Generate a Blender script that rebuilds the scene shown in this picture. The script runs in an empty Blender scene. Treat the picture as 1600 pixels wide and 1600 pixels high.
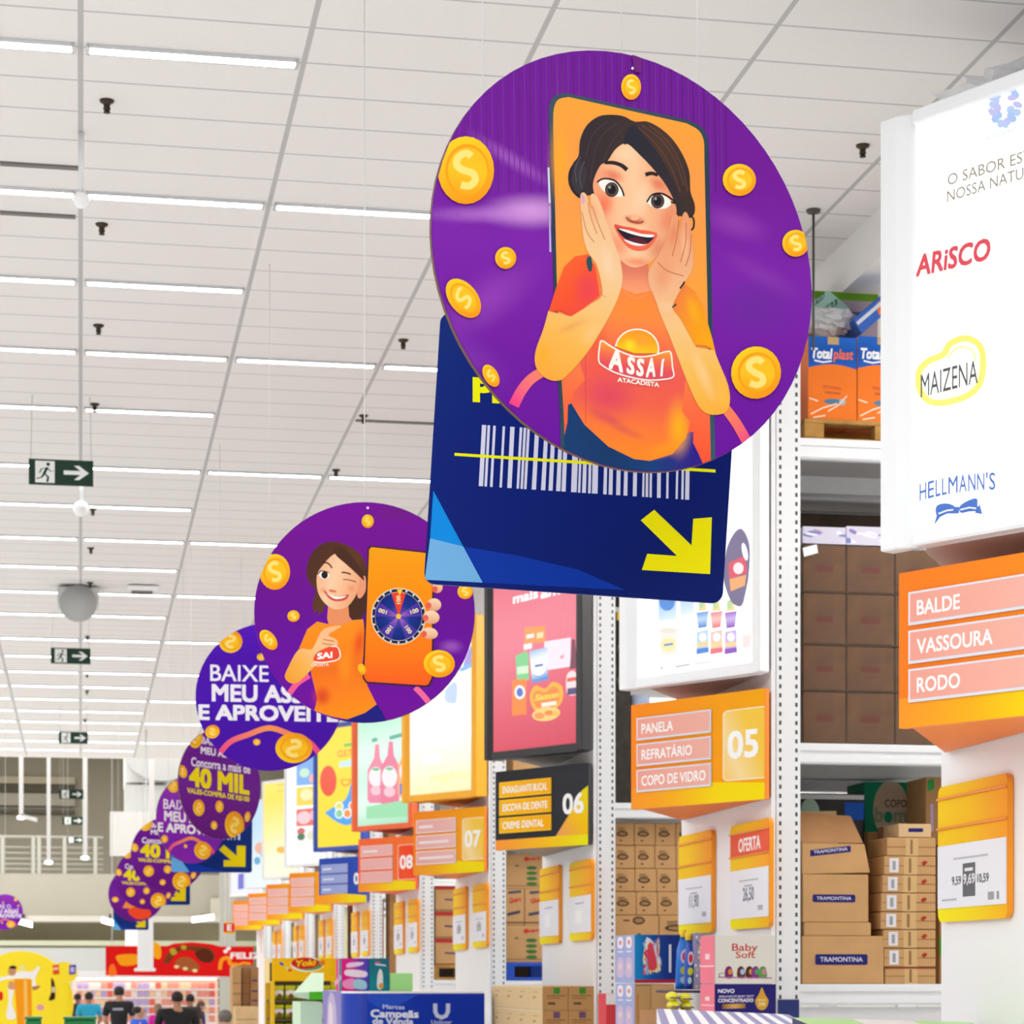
import bpy, bmesh, math, random
import numpy as np
from mathutils import Vector as V
from mathutils.geometry import tessellate_polygon
random.seed(7)
SC = bpy.context.scene
COL = SC.collection
# ---------------------------------------------------------------- camera, world, light, exposure
FPX, YH, CZ = 3660.0, 1525.0, 1.9
TH = math.atan2(674.0, FPX)
ST, CT = math.sin(TH), math.cos(TH)
CAM = V((0, 0, CZ)); FW = V((ST, CT, 0)); RT = V((CT, -ST, 0)); UP = V((0, 0, 1))
cd = bpy.data.cameras.new('camera'); cam = bpy.data.objects.new('camera', cd); COL.objects.link(cam)
cam.location = CAM; cam.rotation_euler = (math.radians(90), 0, -TH)
cd.sensor_width = 36; cd.lens = FPX / 1600 * 36; cd.shift_y = (YH - 800) / 1600
cd.clip_start = .1; cd.clip_end = 400
cd.dof.use_dof = True; cd.dof.focus_distance = 7.6; cd.dof.aperture_fstop = 8.5
SC.camera = cam
w = bpy.data.worlds.new('world'); SC.world = w; w.use_nodes = True
w.node_tree.nodes['Background'].inputs[0].default_value = (.95, .98, 1, 1)
w.node_tree.nodes['Background'].inputs[1].default_value = 0.34
vs = SC.view_settings
vs.view_transform = 'Standard'; vs.look = 'None'; vs.exposure = 0.0; vs.gamma = 1.0; vs.use_curve_mapping = False
LAMP_E = 20.0
def area(name, loc, sx, sy, power, rot=(0, 0, 0), col=(1, .99, .975)):
    l = bpy.data.lights.new(name, 'AREA'); l.shape = 'RECTANGLE'; l.size = sx; l.size_y = sy; l.energy = power; l.color = col
    o = bpy.data.objects.new(name, l); o.location = loc; o.rotation_euler = rot; COL.objects.link(o); return o
CEIL = CZ + 5.2
area('ceiling_lamps_entrance', (-1, 1.5, CEIL - .1), 12, 13, 760)
area('ceiling_lamps_checkout', (-10, 26, CEIL - .1), 12, 54, 3300)
for k in range(10):
    area('aisle_lamps', (7.6, 9.7 + 5.6 * k - 1.7, CEIL - .35), 2.2, 1.6, 180)
area('far_hall_lamps', (-6, 70, 10.2), 22, 20, 4600)

# ---------------------------------------------------------------- helpers
def lin(h, a=1.0):
    h = h.lstrip('#'); r = []
    for i in (0, 2, 4):
        c = int(h[i:i + 2], 16) / 255.0
        r.append(c / 12.92 if c <= .04045 else ((c + .055) / 1.055) ** 2.4)
    return (r[0], r[1], r[2], a)
MATS = {}
def M(name, hexc='#ffffff', rough=.5, metal=0.0, noise=0.0, scale=8.0, emit=0.0, alpha=1.0, bump=0.0):
    if name in MATS: return MATS[name]
    m = bpy.data.materials.new(name); m.use_nodes = True; nt = m.node_tree; b = nt.nodes['Principled BSDF']
    c = lin(hexc); b.inputs['Base Color'].default_value = c
    b.inputs['Roughness'].default_value = rough; b.inputs['Metallic'].default_value = metal
    if emit:
        b.inputs['Emission Color'].default_value = c; b.inputs['Emission Strength'].default_value = emit
    if alpha < 1: b.inputs['Alpha'].default_value = alpha
    if noise or bump:
        tc = nt.nodes.new('ShaderNodeTexCoord'); nz = nt.nodes.new('ShaderNodeTexNoise'); nz.inputs['Scale'].default_value = scale
        nz.inputs['Detail'].default_value = 5
        nt.links.new(tc.outputs['Object'], nz.inputs['Vector'])
        if noise:
            rp = nt.nodes.new('ShaderNodeValToRGB')
            lo = tuple(x * (1 - noise) for x in c[:3]) + (1,); hi = tuple(min(1, x * (1 + noise)) for x in c[:3]) + (1,)
            rp.color_ramp.elements[0].color = lo; rp.color_ramp.elements[0].position = .3
            rp.color_ramp.elements[1].color = hi; rp.color_ramp.elements[1].position = .7
            nt.links.new(nz.outputs['Fac'], rp.inputs['Fac']); nt.links.new(rp.outputs['Color'], b.inputs['Base Color'])
        if bump:
            bp = nt.nodes.new('ShaderNodeBump'); bp.inputs['Strength'].default_value = bump; bp.inputs['Distance'].default_value = .01
            nt.links.new(nz.outputs['Fac'], bp.inputs['Height']); nt.links.new(bp.outputs['Normal'], b.inputs['Normal'])
    MATS[name] = m; return m
def ink(name, kind):
    if name in MATS: return MATS[name]
    m = bpy.data.materials.new(name); m.use_nodes = True; nt = m.node_tree; b = nt.nodes['Principled BSDF']
    at = nt.nodes.new('ShaderNodeAttribute'); at.attribute_name = 'Col'
    if kind == 'lit':
        b.inputs['Base Color'].default_value = (.02, .02, .02, 1); b.inputs['Roughness'].default_value = .25
        nt.links.new(at.outputs['Color'], b.inputs['Emission Color']); b.inputs['Emission Strength'].default_value = 1.0
    else:
        nt.links.new(at.outputs['Color'], b.inputs['Base Color']); b.inputs['Roughness'].default_value = .55
        b.inputs['Specular IOR Level'].default_value = .12
    MATS[name] = m; return m
INK, LIT = ink('printed_ink', 'ink'), ink('backlit_print', 'lit')

def tag(o, label, cat, group=None, kind=None):
    o['label'] = label; o['category'] = cat
    if group: o['group'] = group
    if kind: o['kind'] = kind
    return o
def thing(name, loc, label, cat, group=None):
    o = bpy.data.objects.new(name, None); o.empty_display_size = .1; o.location = loc; COL.objects.link(o)
    return tag(o, label, cat, group)
def wloc(o):
    p = V((0, 0, 0))
    while o is not None: p += V(o.location); o = o.parent
    return p
def bevel(o, wd=.006, seg=1):
    m = o.modifiers.new('bevel', 'BEVEL'); m.width = wd; m.segments = seg; m.limit_method = 'ANGLE'; return o
class MB:
    """collects polygons in world coordinates"""
    def __init__(s): s.v = []; s.f = []; s.m = []; s.sm = []
    def add(s, vs_, fs, mi=0, smooth=False):
        k = len(s.v); s.v += [V(p) for p in vs_]
        for f in fs: s.f.append([k + i for i in f]); s.m.append(mi); s.sm.append(smooth)
        return s
    def box(s, x0, x1, y0, y1, z0, z1, mi=0):
        p = [(x0, y0, z0), (x1, y0, z0), (x1, y1, z0), (x0, y1, z0), (x0, y0, z1), (x1, y0, z1), (x1, y1, z1), (x0, y1, z1)]
        return s.add(p, [(0, 3, 2, 1), (4, 5, 6, 7), (0, 1, 5, 4), (1, 2, 6, 5), (2, 3, 7, 6), (3, 0, 4, 7)], mi)
    def obox(s, o, a, b, c, mi=0):
        o, a, b, c = V(o), V(a), V(b), V(c)
        p = [o, o + a, o + a + b, o + b, o + c, o + a + c, o + a + b + c, o + b + c]
        return s.add(p, [(0, 3, 2, 1), (4, 5, 6, 7), (0, 1, 5, 4), (1, 2, 6, 5), (2, 3, 7, 6), (3, 0, 4, 7)], mi)
    def prism(s, pts, d, mi=0):
        d = V(d); n = len(pts); p = [V(q) for q in pts]; p = p + [q + d for q in p]
        fs = [tuple(range(n))[::-1], tuple(range(n, 2 * n))] + [(i, (i + 1) % n, n + (i + 1) % n, n + i) for i in range(n)]
        return s.add(p, fs, mi)
    def tube(s, pts, r, seg=8, mi=0, caps=True):
        pts = [V(p) for p in pts]; rr = r if isinstance(r, (list, tuple)) else [r] * len(pts); vs_ = []; n = len(pts)
        for i, p in enumerate(pts):
            t = (pts[min(i + 1, n - 1)] - pts[max(i - 1, 0)]).normalized()
            a = t.cross(V((0, 0, 1)) if abs(t.z) < .9 else V((1, 0, 0))).normalized(); b = t.cross(a)
            for k in range(seg):
                an = 2 * math.pi * k / seg; vs_.append(p + (a * math.cos(an) + b * math.sin(an)) * rr[i])
        fs = []
        for i in range(n - 1):
            for k in range(seg):
                fs.append((i * seg + k, i * seg + (k + 1) % seg, (i + 1) * seg + (k + 1) % seg, (i + 1) * seg + k))
        s.add(vs_, fs, mi, True)
        if caps: s.add(vs_[:seg], [tuple(range(seg))], mi); s.add(vs_[-seg:], [tuple(range(seg))[::-1]], mi)
        return s
    def lathe(s, c, prof, seg=20, mi=0, axis=None):
        c = V(c); vs_ = []; fs = []
        for (r, z) in prof:
            for k in range(seg):
                a = 2 * math.pi * k / seg; q = V((r * math.cos(a), r * math.sin(a), z))
                if axis == 'y': q = V((q.x, q.z, q.y))
                if axis == 'x': q = V((q.z, q.x, q.y))
                vs_.append(c + q)
        for i in range(len(prof) - 1):
            for k in range(seg): fs.append((i * seg + k, i * seg + (k + 1) % seg, (i + 1) * seg + (k + 1) % seg, (i + 1) * seg + k))
        return s.add(vs_, fs, mi, True)
    def ball(s, c, r, seg=14, mi=0):
        rx, ry, rz = r if isinstance(r, (tuple, list)) else (r, r, r); c = V(c); vs_ = []; fs = []; n = seg // 2
        for i in range(n + 1):
            t = math.pi * i / n
            for k in range(seg):
                a = 2 * math.pi * k / seg; vs_.append(c + V((rx * math.sin(t) * math.cos(a), ry * math.sin(t) * math.sin(a), rz * math.cos(t))))
        for i in range(n):
            for k in range(seg): fs.append((i * seg + k, (i + 1) * seg + k, (i + 1) * seg + (k + 1) % seg, i * seg + (k + 1) % seg))
        return s.add(vs_, fs, mi, True)
    def build(s, name, mats, parent=None, base=None, bev=0):
        off = wloc(parent) if parent else V(base if base is not None else (0, 0, 0))
        me = bpy.data.meshes.new(name); me.from_pydata([tuple(p - off) for p in s.v], [], s.f)
        for m in (mats if isinstance(mats, (list, tuple)) else [mats]): me.materials.append(m)
        for p, mi, sm in zip(me.polygons, s.m, s.sm): p.material_index = mi; p.use_smooth = sm
        me.update(); bm = bmesh.new(); bm.from_mesh(me); bmesh.ops.remove_doubles(bm, verts=bm.verts, dist=1e-6)
        bmesh.ops.recalc_face_normals(bm, faces=bm.faces); bm.to_mesh(me); bm.free()
        o = bpy.data.objects.new(name, me); COL.objects.link(o)
        if parent: o.parent = parent
        else: o.location = off
        if bev: bevel(o, bev)
        return o
def struct(name, mb, mat, **k):
    o = mb.build(name, mat, **k); o['kind'] = 'structure'; return o
def copy_tree(o, parent=None):
    c = o.copy(); COL.objects.link(c)
    if parent: c.parent = parent
    for ch in o.children: copy_tree(ch, c)
    return c
# pixel of the photograph -> ray, and where that ray meets a plane of the place
def ray(x, y): return FW + RT * ((x - 800) / FPX) + UP * ((YH - y) / FPX)
def atd(x, y, d): return CAM + ray(x, y) * d
def aty(x, y, Y): r = ray(x, y); return CAM + r * (Y / r.y)
def atx(x, y, X): r = ray(x, y); return CAM + r * (X / r.x)
def pix(p):
    q = V(p) - CAM; d = q.dot(FW); return (800 + FPX * q.dot(RT) / d, YH - FPX * q.z / d)
# ---- text outlines from Blender's own font
TXT = {}
def text_mesh(s, bold=0.0, shear=0.0):
    k = (s, bold, shear)
    if k not in TXT:
        cu = bpy.data.curves.new('t', 'FONT'); cu.body = s; cu.offset = bold; cu.shear = shear; cu.resolution_u = 3; cu.fill_mode = 'FRONT'
        o = bpy.data.objects.new('t', cu); me = o.to_mesh(); me.calc_loop_triangles()
        vs_ = [(v.co.x, v.co.y) for v in me.vertices]; fs = [tuple(t.vertices) for t in me.loop_triangles]
        o.to_mesh_clear(); bpy.data.objects.remove(o); bpy.data.curves.remove(cu)
        x0 = min([p[0] for p in vs_] or [0]); x1 = max([p[0] for p in vs_] or [1]); TXT[k] = (vs_, fs, x0, x1)
    return TXT[k]
CAPH = 0.682
def halfclip(poly, ax, ay, nx, ny):
    out = []; n = len(poly)
    for i in range(n):
        p, q = poly[i], poly[(i + 1) % n]
        dp = (p[0] - ax) * nx + (p[1] - ay) * ny; dq = (q[0] - ax) * nx + (q[1] - ay) * ny
        if dp >= 0: out.append(p)
        if (dp >= 0) != (dq >= 0):
            t = dp / (dp - dq); out.append((p[0] + (q[0] - p[0]) * t, p[1] + (q[1] - p[1]) * t))
    return out
def spline(pts, n=5, closed=True):
    out = []; m = len(pts)
    for i in range(m if closed else m - 1):
        g = (lambda j: pts[j % m]) if closed else (lambda j: pts[max(0, min(m - 1, j))])
        p0, p1, p2, p3 = g(i - 1), g(i), g(i + 1), g(i + 2)
        for k in range(n):
            t = k / n
            out.append(tuple(.5 * (2 * p1[a] + (p2[a] - p0[a]) * t + (2 * p0[a] - 5 * p1[a] + 4 * p2[a] - p3[a]) * t * t + (3 * p1[a] - p0[a] - 3 * p2[a] + p3[a]) * t ** 3) for a in (0, 1)))
    if not closed: out.append(tuple(pts[-1]))
    return out
def ell(cx, cy, rx, ry, rot=0, n=28, a0=0, a1=360):
    c, s = math.cos(math.radians(rot)), math.sin(math.radians(rot)); out = []
    full = abs(a1 - a0) >= 360
    for k in range(n if full else n + 1):
        a = math.radians(a0 + (a1 - a0) * k / n); x, y = rx * math.cos(a), ry * math.sin(a); out.append((cx + x * c - y * s, cy + x * s + y * c))
    return out
def rrect(x0, y0, x1, y1, r, n=5):
    out = []
    for cx, cy, a in ((x1 - r, y1 - r, 0), (x0 + r, y1 - r, 90), (x0 + r, y0 + r, 180), (x1 - r, y0 + r, 270)):
        for k in range(n + 1):
            t = math.radians(a + 90 * k / n); out.append((cx + r * math.cos(t), cy + r * math.sin(t)))
    return out
def mix(a, b, t): return tuple(a[i] + (b[i] - a[i]) * t for i in range(4))
class Grad:
    def __init__(s, p0, p1, cols, bands=10):
        s.p0, s.d, s.c, s.b = p0, (p1[0] - p0[0], p1[1] - p0[1]), [lin(c) if isinstance(c, str) else c for c in cols], bands
        s.l2 = s.d[0] ** 2 + s.d[1] ** 2
    def __call__(s, p):
        t = max(0, min(1, ((p[0] - s.p0[0]) * s.d[0] + (p[1] - s.p0[1]) * s.d[1]) / s.l2)) * (len(s.c) - 1)
        i = min(int(t), len(s.c) - 2); return mix(s.c[i], s.c[i + 1], t - i)
class Canvas:
    """flat print on a real plane: origin O, in-plane axes u (right) and v (up); one mesh, coloured per corner"""
    STEP = .00002
    def __init__(s, O, u, v, clip=None, f=None):
        s.O, s.u, s.v = V(O), V(u).normalized(), V(v).normalized(); s.n = s.u.cross(s.v).normalized(); s.clip = clip
        s.V = []; s.F = []; s.C = []; s.MI = []; s.z = .0006; s.f = f or s.px; s.fine = 0; s.UV = []; s.done = 0
    def px(s, x, y):
        r = ray(x, y); t = (s.O - CAM).dot(s.n) / r.dot(s.n); q = CAM + r * t - s.O; return (q.dot(s.u), q.dot(s.v))
    def _push(s, poly, colf, mi, alphas=None):
        if s.clip:
            n = len(s.clip)
            for i in range(n):
                a, b = s.clip[i], s.clip[(i + 1) % n]
                poly = halfclip(poly, a[0], a[1], -(b[1] - a[1]), b[0] - a[0])
                if len(poly) < 3: return
        if s.fine and mi == 0 and len(poly) >= 3:
            for i in range(1, len(poly) - 1): s._sub([poly[0], poly[i], poly[i + 1]], colf, s.fine)
            return
        s._emit(poly, colf, mi)
    def _sub(s, t, colf, L):
        st = [t]
        while st:
            a, b, c = st.pop(); l = [math.dist(a, b), math.dist(b, c), math.dist(c, a)]; m = max(l)
            if m <= L: s._emit([a, b, c], colf, 0); continue
            i = l.index(m); a, b, c = ((a, b, c), (b, c, a), (c, a, b))[i]; q = ((a[0] + b[0]) / 2, (a[1] + b[1]) / 2); st += [[a, q, c], [q, b, c]]
    def _emit(s, poly, colf, mi):
        k = len(s.V); s.UV += [(p[0], p[1]) for p in poly]
        for p in poly: s.V.append(s.O + s.u * p[0] + s.v * p[1] + s.n * s.z)
        s.F.append(list(range(k, k + len(poly)))); s.C.append([colf(p) for p in poly]); s.MI.append(mi)
    def raw(s, pts, col):
        """pts already in (u,v) metres"""
        s.z += s.STEP
        if isinstance(col, str): c = lin(col); colf = lambda p: c
        elif isinstance(col, tuple): colf = lambda p: col
        else: colf = col
        tris = tessellate_polygon([[V((p[0], p[1], 0)) for p in pts]])
        for t in tris:
            tri = [(pts[i][0], pts[i][1]) for i in t]
            ar = (tri[1][0] - tri[0][0]) * (tri[2][1] - tri[0][1]) - (tri[1][1] - tri[0][1]) * (tri[2][0] - tri[0][0])
            if abs(ar) < 1e-12: continue
            if ar < 0: tri = tri[::-1]
            if isinstance(col, Grad):
                L = math.sqrt(col.l2); dx, dy = col.d[0] / L, col.d[1] / L
                ts = [((p[0] - col.p0[0]) * dx + (p[1] - col.p0[1]) * dy) / L for p in tri]
                for k in range(-1, col.b + 1):
                    a, b = k / col.b, (k + 1) / col.b
                    if k == -1: a = -50
                    if k == col.b: b = 50
                    if max(ts) <= a or min(ts) >= b: continue
                    q = halfclip(tri, col.p0[0] + dx * L * a, col.p0[1] + dy * L * a, dx, dy)
                    if len(q) > 2: q = halfclip(q, col.p0[0] + dx * L * b, col.p0[1] + dy * L * b, -dx, -dy)
                    if len(q) > 2: s._push(q, colf, 0)
            else: s._push(tri, colf, 0)
        return s
    def poly(s, pts, col): return s.raw([s.f(*p) for p in pts], col)
    def blob(s, pts, col, n=5): return s.poly(spline(pts, n), col)
    def ellipse(s, cx, cy, rx, ry, col, rot=0, n=28): return s.poly(ell(cx, cy, rx, ry, rot, n), col)
    def grad(s, p0, p1, cols, bands=10): return Grad(s.f(*p0), s.f(*p1), cols, bands)
    def stroke(s, pts, wd, col, closed=False, smooth=0):
        if smooth: pts = spline(pts, smooth, closed)
        n = len(pts); L = []; R = []
        ws = wd if isinstance(wd, (list, tuple)) else None
        for i in range(n):
            a = pts[(i - 1) % n] if (closed or i) else pts[i]; b = pts[(i + 1) % n] if (closed or i < n - 1) else pts[i]
            dx, dy = b[0] - a[0], b[1] - a[1]; l = math.hypot(dx, dy) or 1
            h = (ws[0] + (ws[1] - ws[0]) * i / max(1, n - 1) if ws else wd) / 2
            L.append((pts[i][0] - dy / l * h, pts[i][1] + dx / l * h)); R.append((pts[i][0] + dy / l * h, pts[i][1] - dx / l * h))
        z0 = s.z
        for i in range(n if closed else n - 1):
            j = (i + 1) % n; s.z = z0; s.poly([L[i], L[j], R[j], R[i]], col)
        return s
    def soft(s, cx, cy, rx, ry, hexc, a=.5, rot=0, n=20):
        """airbrushed spot of the printed picture: blends the ink colours laid down so far"""
        c0, eu, ev = s.f(cx, cy), None, None; cr, sr = math.cos(math.radians(rot)), math.sin(math.radians(rot))
        p1 = s.f(cx + rx * cr, cy + rx * sr); p2 = s.f(cx - ry * sr, cy + ry * cr)
        m = np.array([[p1[0] - c0[0], p2[0] - c0[0]], [p1[1] - c0[1], p2[1] - c0[1]]]); im = np.linalg.inv(m)
        uv = np.array(s.UV) - np.array(c0); q = uv @ im.T; r = np.sqrt((q ** 2).sum(1)); w_ = a * np.clip(1 - r, 0, 1) ** 2 * (3 - 2 * np.clip(1 - r, 0, 1)) * 1.0
        c = lin(hexc); i = 0; lo = s.done
        for fi, col in enumerate(s.C):
            for j in range(len(col)):
                if w_[i] > .004 and fi >= lo: col[j] = mix(col[j], c, w_[i])
                i += 1
        return s
    def text(s, t, p0, p1, h, col, bold=0.0, shear=0.0, up=None):
        """text whose baseline runs from p0 to p1, capitals h high"""
        vs_, fs, x0, x1 = text_mesh(t, 0.0, shear); s.z += s.STEP
        top = up or (p0[0], p0[1] - h if s.f == s.px else p0[1] + h)
        A, B, T = s.f(*p0), s.f(*p1), s.f(*top)
        ex = ((B[0] - A[0]) / (x1 - x0), (B[1] - A[1]) / (x1 - x0)); ey = ((T[0] - A[0]) / CAPH, (T[1] - A[1]) / CAPH)
        c = lin(col) if isinstance(col, str) else col; cf = (lambda p: c) if not callable(c) else c
        b = bold * .8; x0 -= b; x1 += b
        ex = ((B[0] - A[0]) / (x1 - x0), (B[1] - A[1]) / (x1 - x0))
        for ox, oy in ([(0, 0)] if b <= 0 else [(0, 0), (b, b), (-b, b), (b, -b), (-b, -b)]):
            s.z += s.STEP * 1.5
            P = [(A[0] + ex[0] * (p[0] + ox - x0) + ey[0] * (p[1] + oy), A[1] + ex[1] * (p[0] + ox - x0) + ey[1] * (p[1] + oy)) for p in vs_]
            for f in fs:
                tri = [P[i] for i in f]
                ar = (tri[1][0] - tri[0][0]) * (tri[2][1] - tri[0][1]) - (tri[1][1] - tri[0][1]) * (tri[2][0] - tri[0][0])
                s._push(tri if ar > 0 else tri[::-1], cf, 0)
        return s
    def textc(s, t, c, h, col, bold=0.0, wide=.95, shear=0.0):
        """centred on c (baseline), natural proportions times wide"""
        vs_, fs, x0, x1 = text_mesh(t, 0.0, shear); w_ = (x1 - x0) * h / CAPH * wide
        return s.text(t, (c[0] - w_ / 2, c[1]), (c[0] + w_ / 2, c[1]), h, col, bold, shear)
    def build(s, name, parent, mat=None, label=None):
        off = wloc(parent); me = bpy.data.meshes.new(name); me.from_pydata([tuple(p - off) for p in s.V], [], s.F)
        me.materials.append(mat or INK)
        ca = me.color_attributes.new('Col', 'FLOAT_COLOR', 'CORNER'); i = 0
        flat = []
        kf = 1.0 if mat is LIT else .94
        for c in s.C:
            for q in c: flat += [q[0] * kf, q[1] * kf, q[2] * kf, 1.0]
        ca.data.foreach_set('color', flat)
        me.polygons.foreach_set('material_index', s.MI); me.update()
        o = bpy.data.objects.new(name, me); COL.objects.link(o); o.parent = parent
        if label: o['label'] = label
        return o
# ---------------------------------------------------------------- the setting
def ceiling_mat():
    m = bpy.data.materials.new('ceiling_tiles'); m.use_nodes = True; nt = m.node_tree; L = nt.links; b = nt.nodes['Principled BSDF']
    b.inputs['Roughness'].default_value = .85
    tc = nt.nodes.new('ShaderNodeTexCoord'); sp = nt.nodes.new('ShaderNodeSeparateXYZ'); L.new(tc.outputs['Object'], sp.inputs[0])
    def mth(op, a, c=None):
        n = nt.nodes.new('ShaderNodeMath'); n.operation = op
        for i, q in enumerate((a, c)):
            if q is None: continue
            if isinstance(q, (int, float)): n.inputs[i].default_value = q
            else: L.new(q, n.inputs[i])
        return n.outputs[0]
    def lines(c, off, per, wd):
        f = mth('FRACT', mth('DIVIDE', mth('ADD', c, off), per)); return mth('LESS_THAN', mth('ABSOLUTE', mth('SUBTRACT', f, .5)), wd / per / 2)
    gx = lines(sp.outputs['X'], 100 * 1.25 + .625, 1.25, .032)
    gy = lines(sp.outputs['Y'], 100 * .4986 - 13.33 + .4986 * .5, .4986, .02)
    nz = nt.nodes.new('ShaderNodeTexNoise'); nz.inputs['Scale'].default_value = 60; L.new(tc.outputs['Object'], nz.inputs['Vector'])
    rp = nt.nodes.new('ShaderNodeValToRGB'); rp.color_ramp.elements[0].color = lin('#e4e1de'); rp.color_ramp.elements[1].color = lin('#eeebe8'); L.new(nz.outputs['Fac'], rp.inputs['Fac'])
    m1 = nt.nodes.new('ShaderNodeMix'); m1.data_type = 'RGBA'; L.new(gy, m1.inputs['Factor']); L.new(rp.outputs['Color'], m1.inputs['A']); m1.inputs['B'].default_value = lin('#bfbdbb')
    m2 = nt.nodes.new('ShaderNodeMix'); m2.data_type = 'RGBA'; L.new(gx, m2.inputs['Factor']); L.new(m1.outputs['Result'], m2.inputs['A']); m2.inputs['B'].default_value = lin('#b9b8b6')
    L.new(m2.outputs['Result'], b.inputs['Base Color']); return m
WHITE = M('white_steel', '#eceef0', .35); PANEL = M('white_board', '#f2f2f3', .45); GREYW = M('grey_wall_paint', '#b9b8ad', .8, noise=.04, scale=1.5)
DARK = M('dark_void_paint', '#8a8163', .9, noise=.08, scale=.8); BLK = M('black_plastic', '#141414', .4)
C_END = 56.5
struct('ceiling', MB().box(-40, 8.9, -6, C_END, CEIL, CEIL + .12), ceiling_mat())
struct('floor', MB().box(-40, 14, -8, 95, -.1, 0), M('floor_tiles', '#ececec', .25, noise=.05, scale=.6))
struct('trim_1', MB().box(5.32, 6.2, 4, C_END, CEIL - .34, CEIL), M('white_soffit', '#efedea', .7))
struct('wall_right', MB().box(9.0, 9.2, -6, 95, 0, 10.5), M('white_wall_paint', '#e8e6e2', .8, noise=.03, scale=2))
# far end: high hall behind the ceiling edge, mezzanine with a parapet wall
YB = 86.0
struct('wall_back', MB().box(-30, 9, YB, YB + .3, 0, 14), M('far_wall_paint', '#a8a292', .85, noise=.05, scale=.5))
struct('trim_2', MB().box(-30, 9, C_END, C_END + .3, CEIL, CEIL + .55), M('white_soffit', '#efedea', .7))
struct('trim_3', MB().box(-30, 9, C_END + .3, YB, 12.0, 12.2), M('roof_underside', '#a79c78', .9))
def zof(y, Y): return CZ + (YH - y) * (Y * CT) / FPX * 1.0
YM = 80.0
zz = lambda y: aty(200, y, YM).z
struct('wall_mezzanine', MB().box(-30, 9, YM, YM + .3, zz(1432), zz(1366)), M('parapet_paint', '#a39f92', .8, noise=.03, scale=1))
struct('trim_4', MB().box(-30, 9, YM - .5, YM + .3, zz(1441), zz(1432)), M('mezzanine_edge', '#bdb9b0', .7))
struct('wall_undercroft', MB().box(-30, 9, YM + 2, YM + 2.2, 0, zz(1441)), M('undercroft_paint', '#9a9175', .85, noise=.06, scale=.4))
struct('trim_5', MB().box(-30, 9, YM - .2, YM + .2, zz(1478), zz(1470)), M('pale_green_band', '#b9bda3', .7))
struct('wall_chiller', MB().box(-30, 3.0, YM - .15, YM + .1, 0, zz(1481)), M('chiller_fascia', '#b4b6b4', .6))
# bands high on the far wall, seen under the ceiling edge
zb = lambda y: aty(100, y, YB).z
for a, b_, c, nm in ((1226, 1215, '#c9c1aa', 1), (1240, 1227, '#5f5a4d', 2), (1260, 1241, '#b8b2a6', 3), (1272, 1266, '#6a645a', 4)):
    struct('trim_%d' % (5 + nm), MB().box(-30, -.2, YB - .25, YB, zb(a), zb(b_)), M('far_beam_%d' % nm, c, .8))
# mezzanine railing
r = thing('balcony_railing', (-9, YM + .1, zz(1366)), 'white metal railing with horizontal bars along the mezzanine edge', 'railing')
for i, y in enumerate((1309, 1325, 1334, 1343, 1351, 1359)):
    MB().tube([(-17, YM + .1, zz(y)), (.75, YM + .1, zz(y))], .055 if i == 0 else .03, 6).build('rail', M('rail_paint', '#a9a89f', .5), r)
for x in (4, 52, 61, 101, 149, 0 - 60):
    p = aty(x, 1340, YM + .1); MB().box(p.x - .06, p.x + .06, YM + .04, YM + .16, zz(1366), zz(1309)).build('rail_post', M('rail_paint', '#a9a89f', .5), r)

# ---------------------------------------------------------------- ceiling fittings
HOUS = M('lamp_housing', '#d7dade', .25, metal=.6)
def tube_mat():
    m = bpy.data.materials.new('lit_lamp_tube'); m.use_nodes = True; nt = m.node_tree; b = nt.nodes['Principled BSDF']
    b.inputs['Base Color'].default_value = (.8, .85, .9, 1)
    tc = nt.nodes.new('ShaderNodeTexCoord'); mp = nt.nodes.new('ShaderNodeMapping'); nz = nt.nodes.new('ShaderNodeTexNoise'); mp.inputs['Scale'].default_value = (5, 12, 1)
    nt.links.new(tc.outputs['Object'], mp.inputs[0]); nt.links.new(mp.outputs[0], nz.inputs['Vector'])
    rp = nt.nodes.new('ShaderNodeValToRGB'); rp.color_ramp.elements[0].position = .38; rp.color_ramp.elements[0].color = (.72, .86, 1, 1)
    rp.color_ramp.elements[1].position = .55; rp.color_ramp.elements[1].color = (1, 1, 1, 1); nt.links.new(nz.outputs['Fac'], rp.inputs['Fac'])
    nt.links.new(rp.outputs['Color'], b.inputs['Emission Color']); b.inputs['Emission Strength'].default_value = LAMP_E; return m
ks = [0, 5, 9, 13, 17, 22, 26, 30, 34, 38, 42, 47, 51, 55, 59, 63, 67, 71, 75, 79, 83]
lamp0 = None
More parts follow.
